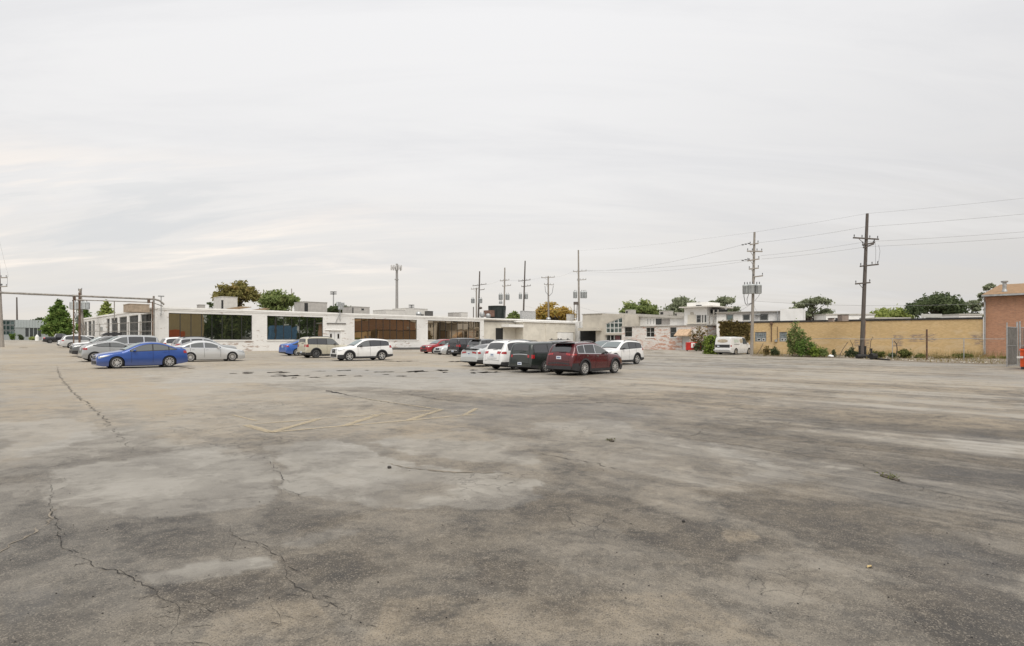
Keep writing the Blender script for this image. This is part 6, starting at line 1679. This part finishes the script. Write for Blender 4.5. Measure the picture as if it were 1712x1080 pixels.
bush('bush', 'yellow green weed clump just beyond the dense dark bush', 'bush', 1352, 1374, 574, 595, 57.8, LF_['hedge'], 900, .11, 5, 3)
bush('bush', 'rounded green weed clump halfway to the leaning pole', 'bush', 1369, 1384, 579, 595, 57.5, LF_['mid'], 600, .10, 4, 4)
bush('bush', 'slim spire of dark weeds against the buff wall', 'bush', 1391, 1396, 579, 595, 57.5, LF_['dark'], 160, .09, 2, 5, True)
bush('bush', 'dark weed mound left of the leaning pole foot', 'bush', 1413, 1437, 580, 597, 56.5, LF_['dark'], 900, .10, 5, 6)
bush('bush', 'dry brown shrub under the two glass block windows', 'bush', 1276, 1286, 576, 593, 62.5, LF_['brown'], 350, .09, 3, 7)
bush('bush', 'low dark green shrub by the second glass block window', 'bush', 1288, 1303, 578, 593.5, 62, LF_['dark'], 500, .10, 4, 8)
bush('bush', 'grey green weeds just beyond the leaning pole', 'bush', 1458, 1482, 583, 600, 55, LF_['weed'], 600, .09, 5, 9)
bush('bush', 'tallest bushy weed between the leaning pole and the rusty post', 'bush', 1502, 1524, 580, 603, 54, LF_['weed'], 1100, .10, 6, 10)
bush('bush', 'low weed patch at the foot of the rusty fence post', 'bush', 1528, 1550, 590, 603, 53.5, LF_['weed'], 500, .09, 5, 11)
bush('bush', 'sprawling dry weeds past the rusty fence post', 'bush', 1590, 1628, 589, 602, 53.5, LF_['weed'], 800, .09, 6, 12)
bush('bush', 'olive weed tuft below the red brick wall corner', 'bush', 1650, 1664, 594, 602, 52, LF_['olive'], 250, .08, 3, 13)
bush('bush', 'second olive weed tuft under the red brick wall', 'bush', 1672, 1684, 594, 602, 51.5, LF_['olive'], 220, .08, 3, 14)
bush('bush', 'small green weeds by the dark stub posts', 'bush', 1484, 1500, 588, 601, 54.5, LF_['dark'], 350, .09, 4, 15)
bush('bush', 'dead looking low weed among pale rubble', 'bush', 1562, 1588, 594, 604, 52.5, LF_['dry'], 400, .09, 5, 16)
bush('sapling', 'bare dark leaved sapling leaning over the red dumpster by the annex door', 'sapling', 1152, 1184, 541, 586, 84.5, LF_['brown'], 620, .17, 6, 17, True)
bush('bush', 'tangled weeds growing up behind the red dumpster', 'bush', 1157, 1182, 565, 587, 83.5, LF_['dark'], 500, .15, 5, 18)
for px, py, lb in [(1021, 737, 'small dead yellow green weed in the middle of the asphalt'), (1480, 797, 'sprig of green weeds growing in the long curved crack'), (1494, 801.5, 'second tiny weed sprig farther along the curved crack')]:
    x, y = G(px, py); bush('weed', lb, 'weed', px - 6, px + 6, py - 2.2, py, y, LF_['weed'], 45, .018, 4, px)
# hedge and ivy wall
def hedge():
    Y = 69.0; xc, y = at(1191, Y); z0 = float(gz(xc, y)); W = 22 * Y / F; H = Zat(557.5, Y) - z0
    t = thing('ivy_hedge', 'thick upright green ivy hedge between the painted annex and the white van', 'hedge', (xc, y, z0), 0)
    bl = []
    for i in range(5):
        for j in range(7): bl.append((W * (i / 4 - .5) * .8 + random.uniform(-.1, .1), random.uniform(-.2, .2), H * (.06 + .13 * j) * (1 - .15 * abs(i - 1.5) / 2.5), .42, .5, .30))
    global rng; rng = np.random.default_rng(3)
    v, f = leaves(bl, 4200, .10, .6); v[:, 2] = np.maximum(v[:, 2], .01); leaf_obj('foliage', v, f, LF_['hedge'], t)
    MB().box(-W * .35, W * .35, -.2, .2, 0, H * .85).build('stem', pm('dark_twigs', (.03, .03, .018), .95, var=.4, scale=8), t)
hedge()
def ivy():
    p0 = YF.p0 + YF.d * YF.x(1203.2); L = YF.x(1254.5) - YF.x(1203.2)
    t = thing('ivy', 'mass of brown green ivy covering the blank wall end behind the white van', 'ivy', (p0.x, p0.y, YF.z0), math.atan2(YF.d.y, YF.d.x))
    z1, z0 = YF.z(1230, 536.5), YF.z(1230, 564.5); bl = []
    for i in range(13):
        for j in range(7):
            if random.random() < (.45 if j in (0, 6) or i in (0, 12) else .14): continue
            bl.append((L * (i + .5) / 13 + random.uniform(-.12, .12), -.12, z0 + (z1 - z0) * (j + .5) / 7 - (random.uniform(0, .7) if j == 0 else 0), random.uniform(.2, .34), .18, random.uniform(.18, .34)))
    global rng; rng = np.random.default_rng(9)
    v, f = leaves(bl, 5600, .085, .7); v[:, 1] = np.minimum(v[:, 1], -.01); leaf_obj('foliage', v, f, LF_['brown'], t)
    st = MB()
    for i in range(9): st.tube([(L * i / 8, -.06, -.3), (L * i / 8 + random.uniform(-.3, .3), -.05, z0 + .3), (L * i / 8 + random.uniform(-.4, .4), -.05, z1 - .4)], .02, 4)
    st.build('stem', bark, t, True)
ivy()
for px, a, b, lb in [(1365, 1414, 583, 'dry vine stalk leaning on the buff wall past the sapling thicket'), (1408, 1421, 0, ''), ]:
    pass
def vine(pts, label, Y=None, r=.03):
    x0, y0 = at(pts[0][0], Y); t = thing('vine_stalk', label, 'vine', (x0, y0, float(gz(x0, y0))), 0); z0 = float(gz(x0, y0))
    P = [((p[0] - pts[0][0]) * Y / F, 0, Zat(p[1], Y) - z0) for p in pts]
    MB().tube(P, [r * (1 - .5 * i / len(P)) for i in range(len(P))], 6).build('stem', bark, t, True)
    MB().tube([P[-2], (P[-2][0] + .25, -.05, P[-2][2] + .35)], [r * .5, .006], 5).build('twig', bark, t, True)
vine([(1404, 594), (1409, 584), (1414, 577), (1417, 572)], 'dry stalk leaning on the buff wall right of the slim weed spire', 58.2)
vine([(1498, 594), (1500, 584), (1499, 575), (1495, 570)], 'dark crooked stalk hooked over the thin fence rail', 54.6, .05)
vine([(1266, 592), (1272, 582), (1276, 574)], 'leaning dry stalk under the first glass block window', 63.4)
vine([(1452, 592), (1455, 580), (1456, 570), (1459, 563)], 'thin stalk rising just beyond the leaning pole', 55.2)
vine([(1428, 590), (1425, 576), (1421, 568)], 'thin bare stalk arching left of the leaning pole', 56.6)

# rubble verge and dry grass in front of the walls
def verge():
    top = [YF.p0 + YF.d * YF.x(p) + Vector((0, -.06)) for p in (1258, 1400, 1500, 1600, 1642)] + [CF.p0 + CF.d * 4, CF.p0 + CF.d * 14]
    bot = [at(1258, 62.5)] + [G(p, q) for p, q in ((1330, 597), (1410, 598.5), (1470, 602), (1560, 606.5), (1640, 608.5), (1700, 609.5))]
    bot[0] = G(1258, 595.5)
    rows = []
    n = 40
    for k in range(7):
        row = []
        for i in range(n + 1):
            u = i / n * (len(top) - 1); j = min(int(u), len(top) - 2); f = u - j
            a = Vector(top[j][:2]).lerp(Vector(top[j + 1][:2]), f); b = Vector(bot[j]).lerp(Vector(bot[j + 1]), f)
            p = a.lerp(b, k / 6); hh = .06 * math.sin(math.pi * min(1, k / 6 + .12)) * (random.random() * .8 + .4) if k < 6 else 0
            p += Vector((0, random.uniform(-.35, .35) if k == 6 else 0)); row.append((p.x, p.y, float(gz(p.x, p.y)) + .012 + hh))
        rows.append(row)
    m = pm('verge_soil', (.17, .135, .095), .95, var=.45, scale=1.6, bump=.6, dirt=(.26, .235, .20), dirt_amt=.7)
    o = MB().grid(rows).build('verge', m, None, True); o['kind'] = 'structure'
    # tufts
    V, Fc = [], []; mb = MB()
    for _ in range(2600):
        u = random.random() * (len(top) - 1); j = min(int(u), len(top) - 2); f = u - j; k = random.random() ** .8
        a = Vector(top[j][:2]).lerp(Vector(top[j + 1][:2]), f); b = Vector(bot[j]).lerp(Vector(bot[j + 1]), f); p = a.lerp(b, k * .97); z = float(gz(p.x, p.y))
        if float(fbm(np.array([p.x * .5]), np.array([p.y * .5]), 3)[0]) < .42: continue
        h = random.uniform(.08, .38); an = random.random() * 6.28; w = .025; dx, dy = math.cos(an), math.sin(an)
        q = (p.x + random.uniform(-.2, .2), p.y + random.uniform(-.2, .2))
        mb.add([(p.x - dx * w, p.y - dy * w, z), (p.x + dx * w, p.y + dy * w, z), (q[0], q[1], z + h)], [(0, 1, 2)])
    for _ in range(1500):
        u = random.random() * (len(top) - 1.6); j = min(int(u), len(top) - 2); f = u - j; k = random.random() ** 2 * .5
        a = Vector(top[j][:2]).lerp(Vector(top[j + 1][:2]), f); b = Vector(bot[j]).lerp(Vector(bot[j + 1]), f); p = a.lerp(b, k); z = float(gz(p.x, p.y))
        if float(fbm(np.array([p.x * .35 + 9]), np.array([p.y * .35]), 3)[0]) < .46: continue
        h = random.uniform(.3, .95); w = .018; q = (p.x + random.uniform(-.3, .3), p.y + random.uniform(-.2, .1))
        mb.add([(p.x - w, p.y, z), (p.x + w, p.y, z), (q[0], q[1], z + h)], [(0, 1, 2)])
    o = mb.build('dry_grass', LF_['dry'], fixn=False); tag(o, 'thin dry grass growing along the foot of the brick walls', 'grass', kind='stuff')
    mb = MB()
    for _ in range(420):
        u = 1.5 + random.random() * (len(top) - 2.5); j = min(int(u), len(top) - 2); f = u - j; k = .35 + .6 * random.random()
        a = Vector(top[j][:2]).lerp(Vector(top[j + 1][:2]), f); b = Vector(bot[j]).lerp(Vector(bot[j + 1]), f); p = a.lerp(b, k); z = float(gz(p.x, p.y)) + .03; r_ = random.uniform(.03, .12)
        vs = [(p.x + r_ * random.uniform(.6, 1.2) * math.cos(q), p.y + r_ * random.uniform(.6, 1.2) * math.sin(q), z) for q in (0, 1.3, 2.5, 3.8, 5)] + [(p.x + random.uniform(-.02, .02), p.y, z + r_ * random.uniform(.5, .9))]
        mb.add(vs, [(i, (i + 1) % 5, 5) for i in range(5)])
    o = mb.build('rubble', pm('rubble', (.36, .33, .28), .9, var=.4, scale=5)); tag(o, 'pale broken rubble strewn along the verge below the walls', 'rubble', kind='stuff')
verge()

# chain link fence line along the verge: posts and a top rail
def fence_line():
    base = [G(1300, 594.5), G(1492, 600), G(1549.5, 602.5), G(1611.5, 603.5), G(1690, 606)]
    a, b = Vector(base[0]), Vector(base[-1]); d = (b - a).normalized(); L = (b - a).length
    t = thing('pipe_fence', 'thin rusted fence posts joined by one top rail before the buff wall', 'fence', gl(*a), math.atan2(d.y, d.x)); z0 = float(gz(*a))
    def xy(px): k = ray(px); tt = (k * a.y - a.x) / (d.x - k * d.y); return tt, (a + d * tt).y
    pts = []
    for px in range(1300, 1700, 20):
        x, Y = xy(px); pts.append((x, 0, Zat(566.3 + .5 * math.sin(px), Y) - z0))
    MB().tube(pts, .022, 6).build('top_rail', galv, t, True)
    for px, py, r_, m in ((1345, 566, .03, galv), (1492, 566, .03, galv), (1549.5, 550.5, .075, rust), (1611.5, 566, .035, galv), (1688, 566, .035, galv)):
        x, Y = xy(px); w = a + d * x; MB().tube([(x, .0, float(gz(w.x, w.y)) - z0 - .2), (x, 0, Zat(py, Y) - z0)], r_, 8).build('post', m, t, True)
fence_line()
def stub(px, pyt, pyb, Y, label, r_=.10):
    x, y = at(px, Y); z0 = float(gz(x, y)); t = thing('stub_post', label, 'post', (x, y, z0), 0); h = Zat(pyt, Y) - z0
    MB().tube([(0, 0, -.1), (.01, 0, h)], r_, 10).build('post', pm('charred', (.02, .019, .018), .85, var=.3), t, True)
    MB().cyl(.01, 0, h + .001, h + .03, r_ * 1.12, 10).build('cap', pm('charred', (.02, .019, .018), .85), t, True)
stub(1437, 578.5, 596, 54.6, 'black stub post hugging the foot of the leaning pole'); stub(1446.5, 579, 597, 54.2, 'black stub post on the other side of the leaning pole'); stub(1456.5, 583, 599, 53.8, 'shortest black stub post, out in the weeds')
def log_(px0, px1, py, r_, label, tilt=0):
    a, b = G(px0, py), G(px1, py + tilt); z = float(gz(*a)); t = thing('fallen_timber', label, 'timber', (a[0], a[1], z), 0)
    MB().tube([(0, 0, r_), ((b[0] - a[0]) * .5, (b[1] - a[1]) * .5 + .05, r_ * 1.1), (b[0] - a[0], b[1] - a[1], r_ * .9)], [r_, r_ * .95, r_ * .7], 9).build('log', pm('charred', (.02, .019, .018), .85), t, True)
    MB().tube([((b[0] - a[0]) * .7, (b[1] - a[1]) * .7, r_), ((b[0] - a[0]) * .7 + .1, (b[1] - a[1]) * .7 - .2, r_ * 2.2)], [r_ * .4, .02], 6).build('branch_stub', bark, t, True)
log_(1432, 1460, 599.5, .20, 'black log lying at the foot of the leaning pole'); log_(1456, 1466, 601.3, .28, 'thick black stump end lying beside the log'); log_(1464, 1488, 601, .07, 'thin black pole lying flat on the lot edge', 2.0)
def trash():
    x, y = G(1389, 597.8); mb = MB().ball((0, 0, .14), (.26, .2, .15), 10, 7); mb.v = [(a * random.uniform(.8, 1.2), b * random.uniform(.8, 1.2), max(0, c * random.uniform(.85, 1.1))) for a, b, c in mb.v]
    o = mb.build('trash_bag', pm('white_plastic', (.70, .70, .69), .4, var=.06), None, True); o.location = gl(x, y); tag(o, 'crumpled white plastic bag lying at the lot edge', 'bag')
trash()

# red wheeled dumpster by the annex
def dumpster(label, px0, px1, pyt, pyb, Y, mat, sign=True, ang=None, name='dumpster', L=None, dep=1.3, z1=None):
    x, y = at(px0, Y); z0 = float(gz(x, y)); ang = -.78 * .25 if ang is None else ang
    t = thing(name, label, 'dumpster', (x, y, z0), ang); L = L or (px1 - px0) * Y / F; h = (z1 if z1 else Zat(pyt, Y) - z0)
    b = MB().prism([(-.0, .16), (dep * .9, .16), (dep, h), (-.12, h)], 0, L, 'x').build('bin', mat, t)
    MB().box(-.03, L + .03, -.17, -.121, h - .10, h + .0).build('rim', mat, t)
    for i in range(5):
        u = L * (i + .5) / 5; MB().bar((u, -.06, .2), (u, -.145, h - .12), .07, .05).build('rib', mat, b)
    for s in (0, 1):
        MB().box(L * .5 * s + .03, L * .5 * (s + 1) - .03, -.10, dep * .98, h + .005, h + .06).build('lid', pm('dark_lid', (.035, .032, .03), .6, var=.2) if not sign else mat, t)
    for s in (.12, L - .12):
        MB().box(s - .09, s + .09, -.02, .16, .02, .158).build('foot', black_m, t)
    if sign:
        sg = MB().box(L * .30, L * .62, -.20, -.172, h * .42, h * .97).build('notice', pm('notice_white', (.75, .74, .72), .5, var=.05), t)
        MB().prism([(L * .42, h * .55), (L * .50, h * .55), (L * .50, h * .88), (L * .42, h * .82)], -.206, -.2015, 'y').build('notice_print', pm('red_print', (.45, .10, .08), .6), sg)
red_d = pm('dumpster_red', (.55, .03, .022), .5, var=.18, scale=2, dirt=(.30, .05, .04), dirt_amt=.4)
orange_d = pm('dumpster_orange', (.62, .085, .015), .5, var=.2, scale=2, dirt=(.28, .06, .03), dirt_amt=.5)
dumpster('red dumpster with a white notice standing by the annex door', 1147.5, 1172.5, 573, 587, 84.0, red_d)
o_x, o_y = at(1705.5, 35.5)
dumpster('orange red steel dumpster cut by the frame edge beside the chain link gate', 1705.5, 0, 583, 617, 35.5, orange_d, False, -.74, L=2.6, dep=1.5)
def castors():
    for o in list(bpy.data.objects):
        if o.get('label', '').startswith('orange red steel'):
            MB().cyl(.35, .3, 0, .01, .12, 10).tube([(.1, .25, .08), (.2, .25, .08)], .08, 10).build('castor', black_m, o, True)
            MB().bar((0, -.22, .75), (0, -.14, .75), .3, .12).build('lift_pocket', pm('worn_white', (.6, .58, .55), .6), o)
castors()

# chain link gate at the frame edge
def chain_gate():
    p0 = Vector(G(1683.5, 613.5)); z0 = float(gz(*p0)); pend = Vector(at(1702, 33.6))
    t = thing('chain_link_gate', 'tall grey chain link gate standing open at the frame edge', 'gate', (p0.x, p0.y, z0), 0)
    H = Zat(545.5, p0.y) - z0
    def leaf(a, b, h, nm):
        a, b = Vector(a), Vector(b); d = b - a; L = d.length; d.normalize()
        P = lambda u, z: (a.x + d.x * u, a.y + d.y * u, z)
        fr = MB()
        for u in (0, L): fr.tube([P(u, .02), P(u, h + (.25 if u == 0 else .1))], .035, 8)
        for z in (.10, h * .52, h - .05): fr.tube([P(0, z), P(L, z)], .024, 6)
        fo = fr.build('gate_frame', galv, t, True)
        m = MB(); st = .085; w = .006
        for sgn in (1, -1):
            c = -h
            while c < L + h:
                # line z = .1 + sgn*(u-c)
                u0, u1 = (c, c + h - .15) if sgn > 0 else (c, c - (h - .15))
                lo, hi = min(u0, u1), max(u0, u1)
                a0, a1 = max(lo, 0), min(hi, L)
                if a1 - a0 > .02:
                    f = lambda u: .10 + abs(u - c)
                    m.bar((P(a0, f(a0))[0], P(a0, 0)[1] + sgn * .004, f(a0)), (P(a1, f(a1))[0], P(a1, 0)[1] + sgn * .004, f(a1)), w)
                c += st
        m.build('wire_mesh', galv, fo)
        sl = MB(); n = int(L / .09)
        for i in range(n): sl.box(0, 0, 0, 0, 0, 0) if False else sl.bar(P((i + .5) * L / n, .12), P((i + .5) * L / n, h - .07), .058, .004)
        sl.build('privacy_slats', pm('grey_slat', (.26, .245, .225), .7, var=.2, scale=3), fo)
    a = (0, 0); b = tuple(Vector(G(1700.5, 611.5)) - p0); c_ = tuple(Vector(G(1705, 613)) - p0)
    leaf(a, b, H, 'l'); leaf((b[0] + .15, b[1]), (c_[0] + 3.4, c_[1] - .4), H, 'r')
    for p in (b, c_):
        MB().tube([(p[0], p[1], 0), (p[0], p[1], H + .35)], .05, 10).build('gate_post', galv, t, True)
chain_gate()

# far lane details
def hydrant(px, py, lb, h=1.6):
    x, y = at(px, 150); z0 = float(gz(x, y)); t = thing('bollard', lb, 'bollard', (x, y, z0), 0)
    MB().tube([(0, 0, 0), (0, 0, h * 1.3), (0, 0, h * 1.45)], [.45, .42, .25], 10).build('post', white_paint, t, True)
    MB().ball((0, 0, h * 1.5), (.25, .25, .25), 10, 6).build('cap', white_paint, t, True)
hydrant(62, 567, 'white bollard like marker at the lane end beside the black pickup', .9)
bush('bush', 'clipped dark bush before the glass corner of the grey office', 'bush', 16, 25, 553.5, 565, 185, LF_['green'], 500, .3, 4, 21)
bush('bush', 'small square dark bush beside the grey office wall', 'bush', 31, 38, 557, 566, 180, LF_['dark'], 350, .3, 3, 22)
bush('bush', 'yellow green low bushes at the end of the grass verge', 'bush', 48, 63, 562, 568, 172, LF_['light'], 400, .3, 5, 23)
def manhole():
    x, y = G(39, 581.5); o = MB().cyl(0, 0, .004, .02, .45, 20).build('manhole_cover', pm('iron', (.05, .045, .04), .8, .4)); o.location = gl(x, y); tag(o, 'dark round manhole cover in the lane', 'manhole cover')
manhole()

# what the mirrored bays look out on, beyond the right edge of the frame
for i, (e, s_, w, hh, m) in enumerate([(60, -50, 8, 12, 'green'), (64, -42, 8, 13, 'mid'), (66, -47, 10, 12, 'dark'), (74, -43, 10, 13, 'green'), (82, -48, 10, 12, 'mid'), (90, -43, 10, 13, 'green'), (99, -47, 11, 13, 'dark'), (108, -42, 11, 12, 'green')]):
    x, y = ES(e, s_); rd_ = random.Random(i)
    z0 = float(gz(x, y)); t = thing('broadleaf_tree', '%s green tree beyond the frame edge, mirrored in the window bays, %s along its row' % ('dark' if m == 'dark' else 'mid', ('first', 'second', 'third', 'fourth', 'fifth', 'sixth', 'seventh', 'last')[i]), 'tree', (x, y, z0), 0, 'trees mirrored in the window bays')
    rng = np.random.default_rng(100 + i)
    bl = [(rd_.uniform(-.4, .4) * w, rd_.uniform(-.4, .4) * w, hh * rd_.uniform(.08, .92), w * .2, w * .2, hh * .14) for _ in range(30)]
    v, f = leaves(bl, 3200, .5); leaf_obj('crown', v, f, LF_[m], t)
    MB().tube([(0, 0, -.3), (0, 0, hh * .6)], [.4, .15], 8).build('trunk', bark, t, True)
cx_, cy_ = ES(71.5, -33)
dumpster('blue steel container beyond the frame edge, mirrored in the second window bay', 0, 0, 0, 0, 35.5, pm('container_blue', (.10, .24, .44), .5, var=.15), False, ANG_U, L=8.0, dep=2.6, z1=6.0)
for o in bpy.data.objects:
    if o.get('label', '').startswith('blue steel'): o.location = (cx_, cy_, float(gz(cx_, cy_)))

def far_store():
    x, y = ES(36, -44); t = thing('brick_store', 'tan brick store beyond the frame edge, mirrored in the first window bay', 'building', gl(x, y), ANG_U)
    MB().box(-4, 20, -9, 0, -.5, 11).build('wall', brick_mat('pale_buff_brick', ((.66, .50, .28), (.56, .41, .21)), (.5, .4, .26)), t); MB().box(-4.1, 20.1, -9.1, .1, 11.002, 11.4).build('roof_edge', roof_dark, t)
    MB().box(-4, 15, .01, .06, .2, 4.6).build('orange_dumpster_sheet', pm('dumpster_sheet_orange', (.66, .14, .04), .7), t)  # added unseen sheet, gives the first bay its orange dumpster reflection
far_store()

for i, (e, s_, w, hh, m) in enumerate([(-14, 178, 12, 15, 'green'), (-24, 190, 13, 16, 'dark'), (-36, 200, 14, 16, 'green'), (-6, 168, 9, 12, 'dark')]):
    x, y = ES(e, s_); rd_ = random.Random(50 + i); z0 = float(gz(x, y))
    t = thing('broadleaf_tree', '%s tree outside the frame past the lane end, mirrored in the lane windows' % ('first', 'second', 'third', 'fourth')[i], 'tree', (x, y, z0), 0, 'trees mirrored in the lane windows')
    rng = np.random.default_rng(140 + i)
    bl = [(rd_.uniform(-.4, .4) * w, rd_.uniform(-.4, .4) * w, hh * rd_.uniform(.06, .92), w * .2, w * .2, hh * .14) for _ in range(30)]
    v, f = leaves(bl, 2600, .55); leaf_obj('crown', v, f, LF_[m], t)
    MB().tube([(0, 0, -.3), (0, 0, hh * .6)], [.4, .15], 8).build('trunk', bark, t, True)
